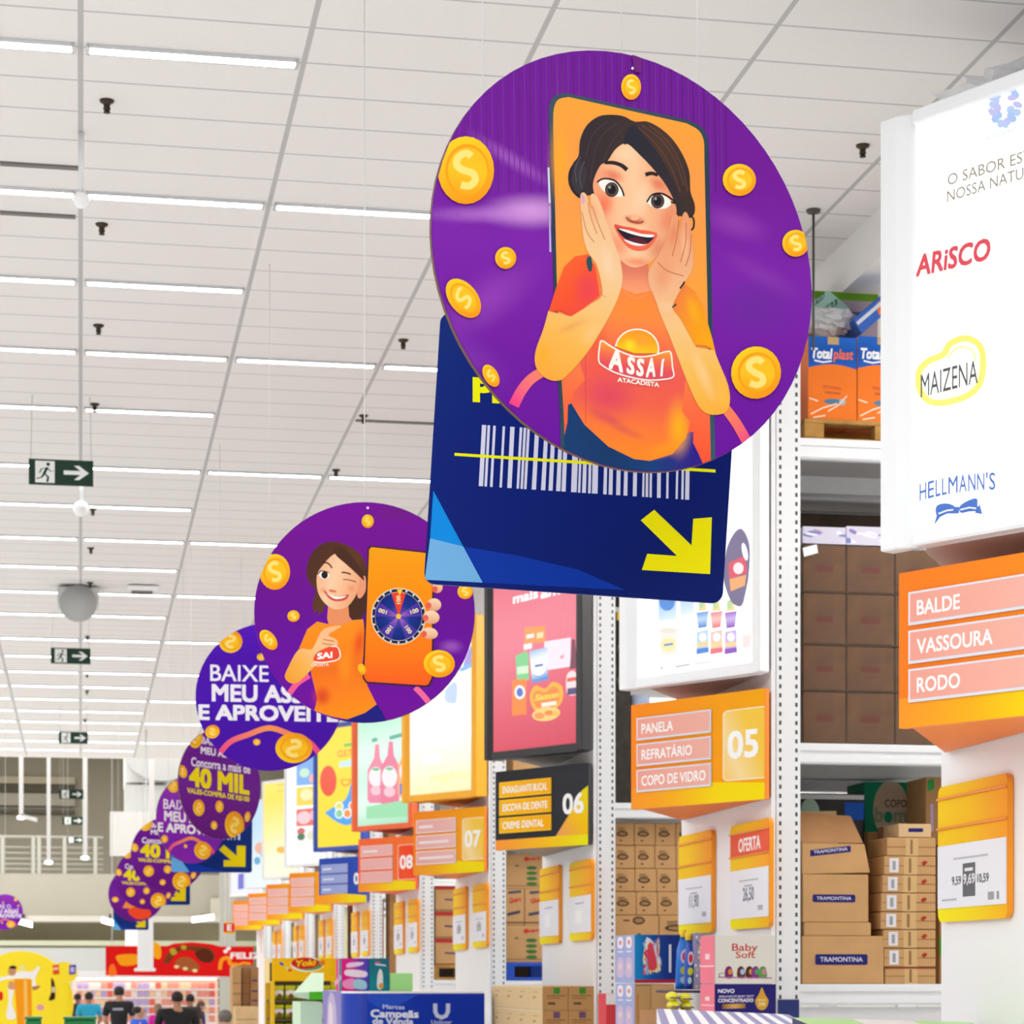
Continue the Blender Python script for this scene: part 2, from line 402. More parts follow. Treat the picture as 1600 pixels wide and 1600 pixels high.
for i, k in enumerate(ks):
    Y = 13.33 + .4986 * k
    for c in (range(-3, 1) if i % 2 == 0 else range(-3, 3)):
        x0 = c * 1.25
        if pix((x0 + 1.25, Y, CEIL))[0] < 0 or pix((x0, Y, CEIL))[0] > 1600: continue
        if lamp0 is None:
            lamp0 = thing('ceiling_light', (x0, Y, CEIL), 'slim white strip light set into the tiled ceiling', 'ceiling light', 'strip lights in the tiled ceiling')
            q = MB()
            q.box(x0 + .04, x0 + 1.21, Y - .06, Y - .042, CEIL - .02, CEIL + .002); q.box(x0 + .04, x0 + 1.21, Y + .042, Y + .06, CEIL - .02, CEIL + .002)
            q.box(x0 + .03, x0 + .05, Y - .06, Y + .06, CEIL - .02, CEIL + .002); q.box(x0 + 1.2, x0 + 1.22, Y - .06, Y + .06, CEIL - .02, CEIL + .002)
            q.build('housing', HOUS, lamp0)
            MB().box(x0 + .05, x0 + 1.2, Y - .042, Y + .042, CEIL - .012, CEIL - .004).build('lit_tube', tube_mat(), lamp0)
            L0 = lamp0
        else:
            L0 = copy_tree(lamp0); L0.location = (x0, Y, CEIL)
        run = 'short run' if i % 2 == 0 else 'long run'
        cw = {-3: 'far left', -2: 'outer left', -1: 'left', 0: 'middle', 1: 'right', 2: 'outer right'}[c]
        nth = ['nearest', 'second', 'third', 'fourth', 'fifth', 'sixth', 'seventh', 'eighth', 'ninth', 'tenth', 'eleventh', 'twelfth', 'thirteenth', 'fourteenth', 'fifteenth', 'sixteenth', 'seventeenth', 'eighteenth', 'nineteenth', 'twentieth', 'farthest'][i]
        L0['label'] = 'white strip light in the %s ceiling tile column, %s row counted into the store' % (cw, nth)
# sprinkler heads
sp0 = None
words = ['nearest', 'second', 'third', 'fourth', 'fifth', 'sixth', 'seventh', 'eighth', 'ninth', 'tenth']
for i, (x, y) in enumerate([(167, 163), (159, 356), (154, 514), (148, 637), (145, 735 + 66), (142, 862), (141, 916), (140, 958), (137, 1000), (136, 1058), (136, 1085), (133, 1130), (1348, 233), (630, 537), (568, 655), (525, 740)]):
    r_ = ray(x, y - 6); p = CAM + r_ * ((CEIL - CZ) / r_.z)
    if sp0 is None:
        sp0 = thing('sprinkler_head', p, 'x', 'sprinkler', 'sprinkler heads on the ceiling')
        MB().lathe(p, [(.0, 0), (.045, 0), (.04, -.012), (.022, -.02), (.018, -.04), (.022, -.043), (.022, -.055), (.01, -.06), (0, -.06)], 12).build('sprinkler_body', M('dark_bronze', '#3a3020', .4, metal=.5), sp0)
        MB().lathe(p + V((0, 0, -.066)), [(0, 0), (.02, 0), (.02, -.008), (0, -.008)], 12).build('deflector', M('dark_bronze', '#3a3020', .4), sp0)
        o = sp0
    else: o = copy_tree(sp0); o.location = p
    if i < 10: o['label'] = 'dark sprinkler head on the ceiling near the left seam, %s from the front' % words[i]
    elif i < 12: o['label'] = 'tiny dark sprinkler head far down the left ceiling seam, %s' % ('closer one' if i == 10 else 'farther one')
    else: o['label'] = ['dark sprinkler head on the ceiling beside the big white light box', 'dark sprinkler head above the corner of the blue barcode board', 'dark sprinkler head on a short ceiling gap left of the blue barcode board', 'small dark sprinkler head below the others in the ceiling middle'][i - 12]
# hanging globe cameras
for i, (x, y, rad) in enumerate(((127, 313, .052), (127, 795, .085))):
    d = CEIL - .2; r_ = ray(x, y); p = CAM + r_ * ((CEIL - .42 - CZ) / r_.z)
    t = thing('globe_camera', (p.x, p.y, CEIL), ['white globe camera under the second strip light row at the left', 'white globe camera farther back, above the middle exit sign'][i], 'security camera')
    MB().tube([(p.x, p.y, CEIL), (p.x, p.y, p.z + rad * .8)], .018, 8).build('camera_stem', WHITE, t)
    MB().ball(p, rad, 16).build('globe', M('white_gloss', '#fafafa', .15), t)
# round ceiling cassette and a dark vent
p = CAM + ray(122, 935) * ((CEIL - .15 - CZ) / ray(122, 935).z)
t = thing('ceiling_speaker', (p.x, p.y, CEIL), 'pale grey half round horn under the ceiling left of the purple discs', 'ceiling unit')
MB().box(p.x - .27, p.x + .27, p.y - .25, p.y + .25, p.z - .12, p.z + .12).build('unit_box', M('pale_grey_plastic', '#c9cac8', .5), t, bev=.02)
MB().lathe((p.x, p.y - .26, p.z - .1), [(0, 0), (.24, 0), (.25, .05), (0, .05)], 24, axis='y').build('round_front', M('grey_grille', '#b4b6b4', .6), t)
MB().tube([(p.x, p.y, p.z + .1), (p.x, p.y, CEIL)], .03).build('mount_rod', WHITE, t)
p = CAM + ray(222, 923) * ((CEIL - CZ) / ray(222, 923).z)
t = thing('ceiling_hatch', (p.x, p.y, CEIL), 'small open dark hatch in the ceiling right of the grey horn', 'hatch')
MB().box(p.x - .14, p.x + .14, p.y - .2, p.y + .2, CEIL - .015, CEIL + .01).build('opening', BLK, t)
MB().obox((p.x - .2, p.y - .55, CEIL - .03), (.4, 0, 0), (0, .35, .0), (0, 0, .012)).build('lowered_flap', M('white_board', '#f2f2f3'), t)
# dark open slots along some ceiling joints
for i, (x0, y0, x1, y1) in enumerate([(0, 254, 125, 258), (0, 331, 118, 336), (556, 656, 690, 664)]):
    a = CAM + ray(x0, y0) * ((CEIL - CZ) / ray(x0, y0).z); b_ = CAM + ray(x1, y1) * ((CEIL - CZ) / ray(x1, y1).z)
    o = MB().box(a.x, b_.x, a.y - .03, a.y + .03, CEIL - .012, CEIL + .004).build('ceiling_slot', M('dark_gap', '#77746f', .8), base=(a.x, a.y, CEIL))
    tag(o, ['dark narrow slot in the ceiling just behind the hanging globe camera at left', 'dark narrow slot in the ceiling in front of the nearest globe camera', 'thin dark slot in the ceiling left of the blue barcode board'][i], 'ceiling slot')
# exit signs
GRN = M('sign_green', '#06301f', .75)
def exit_sign(i, x0, y0, x1, y1, d, label, pole=False):
    c = atd((x0 + x1) / 2, (y0 + y1) / 2, d); W = (x1 - x0) * d / FPX; H = W * .40
    t = thing('exit_sign', c, label, 'exit sign', 'green exit signs')
    MB().box(c.x - W / 2, c.x + W / 2, c.y - .01, c.y + .01, c.z - H / 2, c.z + H / 2).build('sign_board', GRN, t)
    C = Canvas((c.x - W / 2, c.y - .011, c.z - H / 2), (1, 0, 0), (0, 0, 1)); C.f = lambda a, b: (a * W, b * H)
    wh = '#f2f4f0'
    C.poly([(.1, .07), (.4, .07), (.4, .93), (.1, .93)], wh)
    g = '#06301f'
    C.ellipse(.30, .80, .028, .07, g)
    C.stroke([(.285, .68), (.235, .42)], .045, g); C.stroke([(.29, .66), (.2, .62), (.165, .45)], .022, g); C.stroke([(.285, .66), (.34, .52), (.39, .55)], .022, g)
    C.stroke([(.24, .43), (.30, .30), (.285, .1)], .034, g); C.stroke([(.235, .42), (.2, .28), (.12, .22)], .034, g)
    C.poly([(.54, .42), (.74, .42), (.74, .42), (.74, .58), (.54, .58)], wh)
    C.poly([(.70, .22), (.78, .22), (.93, .5), (.78, .78), (.70, .78), (.80, .58), (.80, .42)], wh); C.poly([(.72, .42), (.84, .42), (.84, .58), (.72, .58)], wh)
    C.build('pictogram', t)
    for s in (-.47, .47):
        MB().tube([(c.x + s * W, c.y, c.z + H / 2), (c.x + s * W * .95, c.y, min(CEIL, c.z + 2.5) if c.y < C_END else 12)], .004, 5).build('hanging_wire', M('wire_grey', '#c4c2be', .6), t)
for i, a in enumerate([(46, 718, 145, 759, 21, 'nearest and largest green exit sign, running figure and arrow, under the ceiling'),
                       (80, 1012, 141, 1038, 33.5, 'second green exit sign with arrow, left of the purple discs'),
                       (92, 1143, 137, 1163, 45, 'third green exit sign hanging just above the ceiling edge'),
                       (93, 1233, 130, 1249, 57.5, 'fourth green exit sign, topmost of three before the mezzanine'),
                       (98, 1276, 130, 1289, 66, 'fifth green exit sign, middle of three before the mezzanine'),
                       (105, 1306, 130, 1319, 74, 'smallest green exit sign, lowest, just over the balcony rail')]): exit_sign(i, *a)

# ---------------------------------------------------------------- pallet racks, end boards, angled signs, light boxes, price holders
VD = V((-.498, .867, 0)).normalized(); ND = V((-VD.y, VD.x, 0))       # along an angled sign (to its tip), and its outward normal
ND = V((-.867, -.498, 0)).normalized()
XP, DP = 4.62, 2.41
ROWY = [9.7 + 5.6 * k for k in range(10)]
HOLE = M('rack_hole', '#3c3f44', .7)
BEAMZ = (1.845, 3.485, 5.56)
rownames = ['in front, under the BALDE sign', 'below the 05 sign', 'below the black 06 sign', 'below the 07 sign', 'below the red 08 sign', 'below the blue 09 sign',
            'behind the blue sign, first plain orange one', 'second orange sign past the blue one', 'third orange sign past the blue one', 'at the far end of the aisle']
SH = M('rack_deck', '#c9c8c4', .6)
def rack(n):
    Y = ROWY[n]
    t = thing('pallet_rack', (XP + .1, Y, 0), 'white perforated pallet rack with white end board, ' + rownames[n], 'pallet rack', 'pallet racks along the aisle')
    for yy in (Y, Y + DP - .1):
        for xx in (XP + .02, XP + 2.9):
            if xx > 6 and n > 2: continue
            q = MB().box(xx, xx + .17, yy, yy + .1, 0, 6.3)
            if xx < 6 and yy == Y:
                z = 1.62
                while z < 6.2:
                    for sx in (.028, .142):
                        q.add([(xx + sx - .008, yy - .001, z), (xx + sx + .008, yy - .001, z), (xx + sx + .008, yy - .001, z + .028), (xx + sx - .008, yy - .001, z + .028)], [(0, 1, 2, 3)], 1)
                    z += .062
            q.build('upright', [WHITE, HOLE], t)
    for z in BEAMZ:
        for yy, x1 in ((Y, 2.9), (Y + 1.08, 2.9), (Y + 1.3, 2.9), (Y + DP - .1, 2.9)):
            q = MB().box(XP + .19, XP + x1, yy + .01, yy + .07, z - .14, z); q.box(XP + .19, XP + x1, yy, yy + .012, z - .05, z - .01); q.box(XP + .19, XP + x1, yy, yy + .012, z - .13, z - .09)
            q.build('beam', WHITE, t)
        MB().box(XP + .19, XP + 2.9, Y + .07, Y + DP - .1, z - .02, z - .001).build('shelf_deck', SH, t)
    MB().box(XP - .015, XP + .015, Y, Y + DP, 0, 6.1).build('end_board', PANEL, t)
    if n in (1, 2, 3):
        p = pix((XP + .1, Y, 1.7)); q = MB().box(XP + .03, XP + .18, Y - .006, Y - .002, 1.58, 1.58 + .16).build('blue_label', M('navy_label', '#12286e', .4), t)
    return t
RACKS = [rack(n) for n in range(10)]
LBZ = (3.955, 6.04); SGZ = (3.095, 3.845)
def wedge(q, R, zs, s0, s1, t, back, mi=0):
    """triangular body behind an angled board: from the board's back to the rack end"""
    a = R + VD * s0; b_ = R + VD * s1; c = V((XP - .03, R.y + back, 0)); a2 = V((XP - .03, R.y + .02, 0))
    pts = [V((p.x, p.y, zs[0])) for p in (a, b_, c, a2)]
    q.prism(pts, (0, 0, zs[1] - zs[0]), mi)
def lightbox(n, framehex, label, draw, thick=.10, bw=.05, bl=None, s1=None, wedgehex='#d8d6d4'):
    R = V((XP - .03, ROWY[n] - .02, 0)); z0, z1 = LBZ
    S1 = s1 or 1.395; bl = bl or bw
    t = thing('light_box', (R.x - .3, R.y + .6, z0), label, 'light box sign', 'lit advertising boxes over the aisle signs')
    F = M('frame_' + framehex, framehex, .35)
    O = R + ND * .002; q = MB()
    def slab(sa, sb, za, zb_, d0, d1): q.obox(V((0, 0, za)) + O + VD * sa + ND * d0, VD * (sb - sa), ND * (d1 - d0), (0, 0, zb_ - za))
    slab(0, bw, z0, z1, 0, thick); e = bl * .5; slab(S1 - e, S1, z0, z1, 0, thick); q.prism([O + VD * (S1 - e) + V((0, 0, z0)), O + VD * (S1 - e) + ND * thick + V((0, 0, z0)), O + VD * (S1 - bl) + ND * (thick - .05) + V((0, 0, z0)), O + VD * (S1 - bl) + V((0, 0, z0))], (0, 0, z1 - z0)); slab(bw, S1 - bl, z0, z0 + bw, 0, thick); slab(bw, S1 - bl, z1 - bw, z1, 0, thick)
    q.build('frame', F, t, bev=.008)
    q = MB(); wedge(q, R, (z0 + .02, z1 - .02), .03, S1 - .16, 0, 2.1); q.build('wedge_body', M('wedge_' + wedgehex, wedgehex, .6), t)
    C = Canvas(O + VD * (S1 - bl) + ND * (thick - .03) + V((0, 0, z0 + bw)), -VD, (0, 0, 1)); W, H = S1 - bw - bl, z1 - z0 - 2 * bw
    C.W, C.H = W, H
    C.clip = [(0, 0), (W, 0), (W, H), (0, H)]
    draw(C); C.build('lit_face', t, LIT)
    return t
def aislesign(n, label, cols, strips, texts, num, stripe, dark=False, narrow=1.0):
    R = V((XP - .03, ROWY[n] - .02, 0)); z0, z1 = SGZ; S1, tk = 1.315, .05; H = z1 - z0
    t = thing('aisle_sign', (R.x - .3, R.y + .6, z0), label, 'aisle sign', 'angled aisle signs on the rack ends')
    F = M('sign_' + cols[0], cols[0], .4)
    O = R + ND * .002
    MB().obox(O + V((0, 0, z0)), VD * S1, ND * tk, (0, 0, H)).build('sign_board', F, t, bev=.006)
    q = MB(); wedge(q, R, (z0 + .01, z1 - .01), .02, S1 - .03, 0, 2.33); q.build('wedge_body', M('sign_' + cols[2], cols[2], .5), t)
    C = Canvas(O + VD * S1 + ND * tk + V((0, 0, z0)), -VD, (0, 0, 1)); C.f = lambda a, b: (a * S1, b * H); C.clip = [(0, 0), (S1, 0), (S1, H), (0, H)]
    C.poly([(0, 0), (1, 0), (1, 1), (0, 1)], C.grad((0, 0), (1, .25), cols[:2], 6))
    if stripe == 'low':
        C.poly([(0, 0), (1, 0), (1, .15), (.45, .215), (0, .19)], C.grad((0, 0), (1, 0), ['#ff9a2a', '#ffb418', '#ffe000', '#ffe600'], 6))
    elif stripe == 'swoop':
        C.poly([(0, 0), (1, 0), (1, .13), (0, .13)], C.grad((0, 0), (1, 0), ['#ff9a3a', '#ffc01a', '#f4f000'], 6))
        C.poly([(.66, .13), (1, .13), (1, .72), (.93, .66), (.8, .38)], C.grad((.66, .13), (1, .7), ['#f0a060', '#ffc400', '#f2e400'], 5))
    if num:
        if not dark: C.poly(rrect(.7, .19, 1.03, .84, .04), '#fff2d8'); C.poly(rrect(.708, .2, 1.03, .83, .035), C.grad((.708, 0), (1, .3), cols[3:6], 6))
        C.text(num, (.735, .40), (.955, .40), .235, '#ffffff', .03)
    C.build('printed_face', t)
    for i, tx in enumerate(texts):
        b0 = .652 - i * .247; b1 = b0 + .215
        if dark: b0 = .66 - i * .225; b1 = b0 + .2
        q = MB(); Pp = lambda a, b: O + VD * (S1 - a * S1) + ND * (tk + .001) + V((0, 0, z0 + b * H))
        a0, a1 = (.05, .62)
        q.obox(Pp(a0, b0), -VD * (a1 - a0) * S1, ND * .012, (0, 0, (b1 - b0) * H)); pl = q.build('name_plate', M('plate_' + strips[1], strips[1], .4), t, bev=.003)
        D = Canvas(Pp(a0, b0) + ND * .0125, -VD, (0, 0, 1)); pw, ph = (a1 - a0) * S1, (b1 - b0) * H; D.f = lambda a, b: (a * pw, b * ph)
        D.poly([(.02, .09), (.985, .09), (.985, .93), (.02, .93)], D.grad((0, 0), (1, 1), [strips[0], strips[2]], 4))
        if tx.startswith('~'): D.stroke([(.08, .48), (.08 + float(tx[1:]), .48)], .2, '#f8e9e6' if not num == '09' else '#dfe4f6')
        elif tx:
            v_, f_, x0, x1 = text_mesh(tx, .022); wd = min(.86 * pw, (x1 - x0) * .42 * ph / CAPH * .9) / pw
            D.text(tx, (.075, .28), (.075 + wd, .28), .42, '#ffffff', .022)
        D.build('printed_name', pl)
    return t
PLATE = ('#f4a594', '#dfe0ec', '#f7b8a8')
OR = ['#ff8a1e', '#ffae05', '#f07a1a', '#ffc23a', '#ffe2a0', '#ffd04a']
aislesign(0, 'large orange aisle sign reading BALDE, VASSOURA and RODO under the white logo light box', ['#ff7f22', '#ff9620', '#f5801e', '#ffb03a', '#ffd890', '#ffc04a'], PLATE, ['BALDE', 'VASSOURA', 'RODO'], '04', 'low')
aislesign(1, 'orange and yellow aisle sign numbered 05 with three pink name plates', OR, PLATE, ['PANELA', 'REFRATÁRIO', 'COPO DE VIDRO'], '05', 'low')
aislesign(2, 'black aisle sign numbered 06 with yellow plates and a yellow lip', ['#2b2c31', '#33343a', '#8c8074'], ('#ffc20a', '#ffc20a', '#ffb400'), ['ENXAGUANTE BUCAL', 'ESCOVA DE DENTE', 'CREME DENTAL'], '06', 'swoop', True)
aislesign(3, 'orange aisle sign numbered 07 with pale pink plates', OR, ('#f0b0a8', '#f4e0da', '#f4c0b8'), ['~.35', '~.75', '~.85'], '07', 'low')
aislesign(4, 'red orange aisle sign numbered 08 with three pale pink plates', ['#ff6a3a', '#ff7a2a', '#f2602a', '#ff3a22', '#ff5a28', '#ff4a22'], ('#f3b3ae', '#f6c4bc', '#f3b8b4'), ['~.45', '', ''], '08', 'low')
aislesign(5, 'blue aisle sign with pale blue plates and an orange lip', ['#2a4cb4', '#2a4cb4', '#f08a2a'], ('#96a6dc', '#9aa8dc', '#a4b0e0'), ['~.32', '~.42', '~.3'], '09', 'low', True)
for k, nm in ((6, 'right beside the blue aisle sign'), (7, 'second to the left of the blue aisle sign'), (8, 'third to the left of the blue aisle sign'), (9, 'farthest along the aisle')):
    aislesign(k, 'orange aisle sign with pink plates, ' + nm, OR, ('#f3b6ae', '#f8d8ce', '#f5c2ba'), ['', '', ''], '', 'low')

# ---- light box faces
def full(C, col): C.raw([(-.01, -.01), (C.W + .01, -.01), (C.W + .01, C.H + .01), (-.01, C.H + .01)], col)
def bow(C):
    T = lambda p: (1240 + p[0] * .34375, 600 + p[1] * .34375)
    b = '#1463c4'
    C.blob([T(p) for p in [(655, 552), (700, 543), (738, 560), (735, 588), (700, 590), (662, 606), (648, 585)]], b); C.poly([T(p) for p in [(652, 600), (668, 606), (640, 642)]], b)
    C.poly([T(p) for p in [(733, 560), (754, 558), (754, 588), (733, 590)]], b)
    C.blob([T(p) for p in [(757, 556), (800, 528), (835, 522), (838, 555), (840, 576), (800, 580), (762, 586)]], b); C.poly([T(p) for p in [(838, 560), (848, 548), (860, 592), (826, 586)]], b)
    for q in ([(660, 590), (700, 575), (728, 572)], [(760, 572), (800, 562), (832, 566)]): C.stroke([T(p) for p in q], 2.2, '#ffffff')
def face0(C):
    full(C, (1.35, 1.35, 1.32, 1))
    T = lambda p: (1240 + p[0] * .375, 40 + p[1] * .375)
    for i, p in enumerate([(825, 300), (832, 330), (828, 362), (840, 390), (862, 408), (890, 400), (915, 390), (930, 362), (934, 330), (925, 290), (845, 310), (850, 345), (856, 375), (905, 350), (912, 300), (905, 375), (880, 412), (838, 290), (918, 275), (850, 292)]):
        C.ellipse(*T(p), 6.2 + (i % 3), 5.2 + (i % 2), ['#a9c6f2', '#b8cdf5', '#c4c2f0'][i % 3], i * 25, 8)
    C.text('Unilever', T((808, 478)), T((944, 432)), 9, '#c3d4f0', shear=.25)
    g = '#8c8672'
    C.text('O SABOR ESTÁ EM', (1481, 290), (1661, 235), 17, g); C.text('NOSSA NATUREZA', (1480, 316), (1650, 263), 17, g)
    C.text('ARiSCO', (1431, 432), (1548, 404), 31, '#e2384c', .035, .12)
    C.stroke([(1470, 434), (1500, 431)], 1.2, '#f5ecc0')
    yy = [(560, 1400), (622, 1372), (655, 1325), (720, 1303), (778, 1338), (790, 1420), (768, 1505), (700, 1553), (590, 1572), (532, 1530), (522, 1450)]
    C.stroke([T(p) for p in yy], 10, '#fff06a', True, 5); C.stroke([T(p) for p in [(640, 1385), (690, 1340), (745, 1355), (760, 1400)]], 4, '#fff8b0', smooth=4)
    C.text('MAIZENA', (1439, 621), (1528, 598), 35, '#2f3a34', .004)
    b = '#1463c4'; ws = 'HELLMANN\'S'; n = len(ws)
    pts = [(1436, 783), (1455, 776), (1468, 772), (1479, 769), (1490, 767), (1508, 764), (1522, 763), (1535, 762), (1545, 762), (1556, 763)]
    for ch, a, q in zip(ws, pts[:-1], pts[1:]): pass
    xs = [1436, 1449, 1461, 1471, 1481, 1498, 1512, 1526, 1540, 1545, 1557]
    f = lambda x: 783 - (x - 1436) * .30 + .00125 * (x - 1436) ** 2
    for i, ch in enumerate(ws):
        a, q = xs[i], xs[i + 1]; C.text(ch, (a + 1.2, f(a)), (q - 1.2, f(q)), 26 if ch != '\'' else 26, b, .008)
    C.text('EST 1913', (1478, 781), (1513, 772), 6.5, '#c3cdd8')
    bow(C)
def face1(C):
    full(C, (1.3, 1.3, 1.3, 1)); T = lambda x, y: (940 + x * .2625, 880 + y * .2625)
    P = lambda pts, c: C.poly([T(*p) for p in pts], c)
    P([(335, 100), (448, 85), (445, 330), (340, 345)], C.grad(T(335, 100), T(345, 340), ['#e8f2ff', '#8fbcf0', '#d8ecff'])); C.ellipse(*T(390, 230), 12, 14, '#3f86dc')
    P([(460, 80), (552, 70), (548, 300), (470, 315)], C.grad(T(460, 80), T(470, 310), ['#6c9ee8', '#a8ccf8', '#e0f0ff'])); 
    P([(345, 400), (452, 390), (450, 540), (350, 555)], '#f2f0e4'); C.ellipse(*T(398, 400), 14, 4.5, '#ece6d8'); C.ellipse(*T(398, 485), 12, 11, '#f4ecae'); C.stroke([T(372, 488), T(425, 480)], 3, '#6a86c8')
    for x0, c1, c2 in ((565, '#4a86d8', '#bcd8f4'), (648, '#f0707a', '#ffc8c0'), (733, '#8e4cc0', '#d0b4ec')):
        P([(x0 + 20, 225), (x0 + 50, 220), (x0 + 60, 280), (x0 + 10, 285)], '#ffd888')
        P([(x0, 295), (x0 + 72, 285), (x0 + 60, 380), (x0 + 12, 388)], C.grad(T(x0, 290), T(x0, 385), [c1, c2, c1]))
        P([(x0 + 2, 410), (x0 + 70, 395), (x0 + 72, 530), (x0, 542)], c2); P([(x0, 510), (x0 + 72, 500), (x0 + 74, 530), (x0, 543)], c1); C.ellipse(*T(x0 + 38, 440), 6, 7, '#f8f8ff'); P([(x0 + 2, 475), (x0 + 72, 465), (x0 + 72, 490), (x0 + 2, 500)], '#ffd890')
        C.ellipse(*T(x0 + 28, 245), 4, 7, '#b8dca0')
    P([(840, 430), (890, 425), (885, 500), (840, 505)], '#fbe4e2'); C.text('+', T(800, 550), T(815, 548), 4, '#f0b0b0')
    # big dark bottle partly behind the barcode board
    S = [(1146, 835), (1158, 826), (1168, 840), (1172, 862), (1170, 900), (1166, 922), (1160, 945), (1150, 946), (1140, 935), (1130, 900), (1135, 860)]
    C.blob(S, '#71648c'); C.poly([(1138, 880), (1164, 868), (1168, 895), (1140, 905)], '#e0445c'); C.poly([(1140, 905), (1166, 898), (1164, 915), (1142, 924)], '#f8a868'); C.ellipse(1154, 888, 8, 9, '#ffe8ec')
    C.ellipse(1164, 862, 4, 14, (1.2, 1.2, 1.2, 1), -12)
    C.text('f', T(355, 640), T(365, 638), 7, '#444c5c', .03); C.stroke([T(440, 618), T(525, 602)], 2.4, '#a8aec0'); C.stroke([T(555, 600), T(650, 586)], 1.8, '#c0c4d2')
def face2(C):
    full(C, C.grad((800, 900), (830, 1180), ['#ea6a7c', '#f07f92', '#e75a6e', '#d8445a'], 8)); T = lambda x, y: (620 + x * .2937, 860 + y * .2937)
    C.stroke([T(650, 186), T(760, 158)], 6, '#fbe4e8'); C.text('mais', T(618, 283), T(752, 250), 14, '#ffffff', .045); C.text('amor', T(765, 255), T(968, 205), 18, '#ffffff', .045, .15)
    def pk(x0, y0, x1, y1, c, e=-8): C.poly([T(x0, y0), T(x1, y0 + e), T(x1, y1 + e), T(x0, y1)], c)
    pk(680, 410, 790, 495, '#ff9c4a'); pk(690, 450, 730, 470, '#ffffff'); pk(745, 440, 780, 470, '#ffe0b0')
    pk(785, 485, 925, 640, '#fbe8f2', -22); pk(870, 560, 890, 580, '#f0a0b0'); pk(675, 500, 720, 530, '#fbeff0')
    C.poly([T(*p) for p in [(632, 560), (690, 535), (702, 560), (704, 690), (640, 700)]], '#7fd48c'); pk(640, 620, 700, 660, '#d8f4d0')
    C.poly([T(*p) for p in [(705, 535), (800, 515), (805, 690), (720, 705)]], C.grad(T(705, 530), T(720, 700), ['#8ab4e4', '#eef4ff', '#eef4ff', '#5a94d8'])); C.ellipse(*T(755, 625), 11, 12, '#ffffff'); pk(735, 610, 778, 622, '#4a6fc0')
    C.poly([T(*p) for p in [(932, 475), (948, 473), (956, 560), (962, 625), (920, 632), (926, 560)]], '#7a2a48')
    C.blob([T(*p) for p in [(905, 665), (935, 640), (962, 668), (966, 750), (950, 768), (915, 770), (902, 740)]], '#f4dfe0'); pk(908, 735, 966, 770, '#4a3a78'); pk(906, 680, 962, 700, '#e85a50')
    pk(614, 690, 690, 880, '#ff8a32'); C.ellipse(*T(655, 755), 8.5, 11, '#f4f4ff'); C.ellipse(*T(655, 755), 5, 7, '#5a70c8')
    C.blob([T(*p) for p in [(790, 735), (830, 700), (880, 725), (880, 800), (830, 850), (740, 855), (708, 780), (735, 720)]], '#ffb42a'); C.blob([T(*p) for p in [(790, 755), (828, 725), (860, 740), (862, 800), (825, 835), (750, 838), (725, 780), (745, 745)]], '#ff8a3a')
    C.text('Sazon', T(733, 800), T(862, 780), 9, '#ffd840', .04, .2); C.poly([T(*p) for p in [(770, 812), (850, 800), (850, 822), (770, 834)]], '#fff0e0')
    C.ellipse(*T(795, 870), 22, 11, '#ffd27a', -8); C.ellipse(*T(760, 880), 8, 5, '#ff9a4a'); C.ellipse(*T(810, 865), 7, 4, '#ff8a3a'); C.ellipse(*T(845, 868), 5, 4, '#ffc04a')
def face3(C):
    full(C, C.grad((700, 940), (710, 1240), [(1.15, .80, .22, 1), (1.1, 1.05, .85, 1), (1.2, 1.15, 1.0, 1), (1.15, .9, .5, 1)], 10))
    T = lambda x, y: (630 + x * .2249, 900 + y * .225)
    C.poly([T(*p) for p in [(490, 215), (555, 200), (560, 340), (490, 330)]], (1.1, .85, .08, 1)); C.poly([T(*p) for p in [(490, 330), (560, 340), (550, 395), (490, 410)]], '#ffa48a'); C.ellipse(*T(520, 410), 8, 5, '#3a3a4a', -20)
    C.blob([T(*p) for p in [(480, 470), (550, 430), (550, 570), (440, 640), (420, 610)]], '#a89ae8'); C.poly([T(*p) for p in [(470, 510), (530, 490), (525, 520), (465, 540)]], '#4aa0e8'); C.blob([T(*p) for p in [(400, 640), (545, 570), (545, 590), (420, 660)]], '#7ac0f4')
    C.blob([T(*p) for p in [(300, 780), (370, 740), (370, 870), (330, 885), (290, 860)]], '#c2d8f8')
    w_ = (1.25, 1.25, 1.2, 1)
    C.text('Campeã', T(185, 1150), T(500, 1105), 17, w_, .05); C.poly([T(*p) for p in [(140, 1240), (255, 1225), (255, 1295), (140, 1310)]], w_); C.text('sabor', T(270, 1290), T(460, 1260), 14, (1.2, 1.1, .8, 1), .05); C.text('negócio!', T(190, 1430), T(490, 1395), 14, (1.15, 1.0, .45, 1), .04)
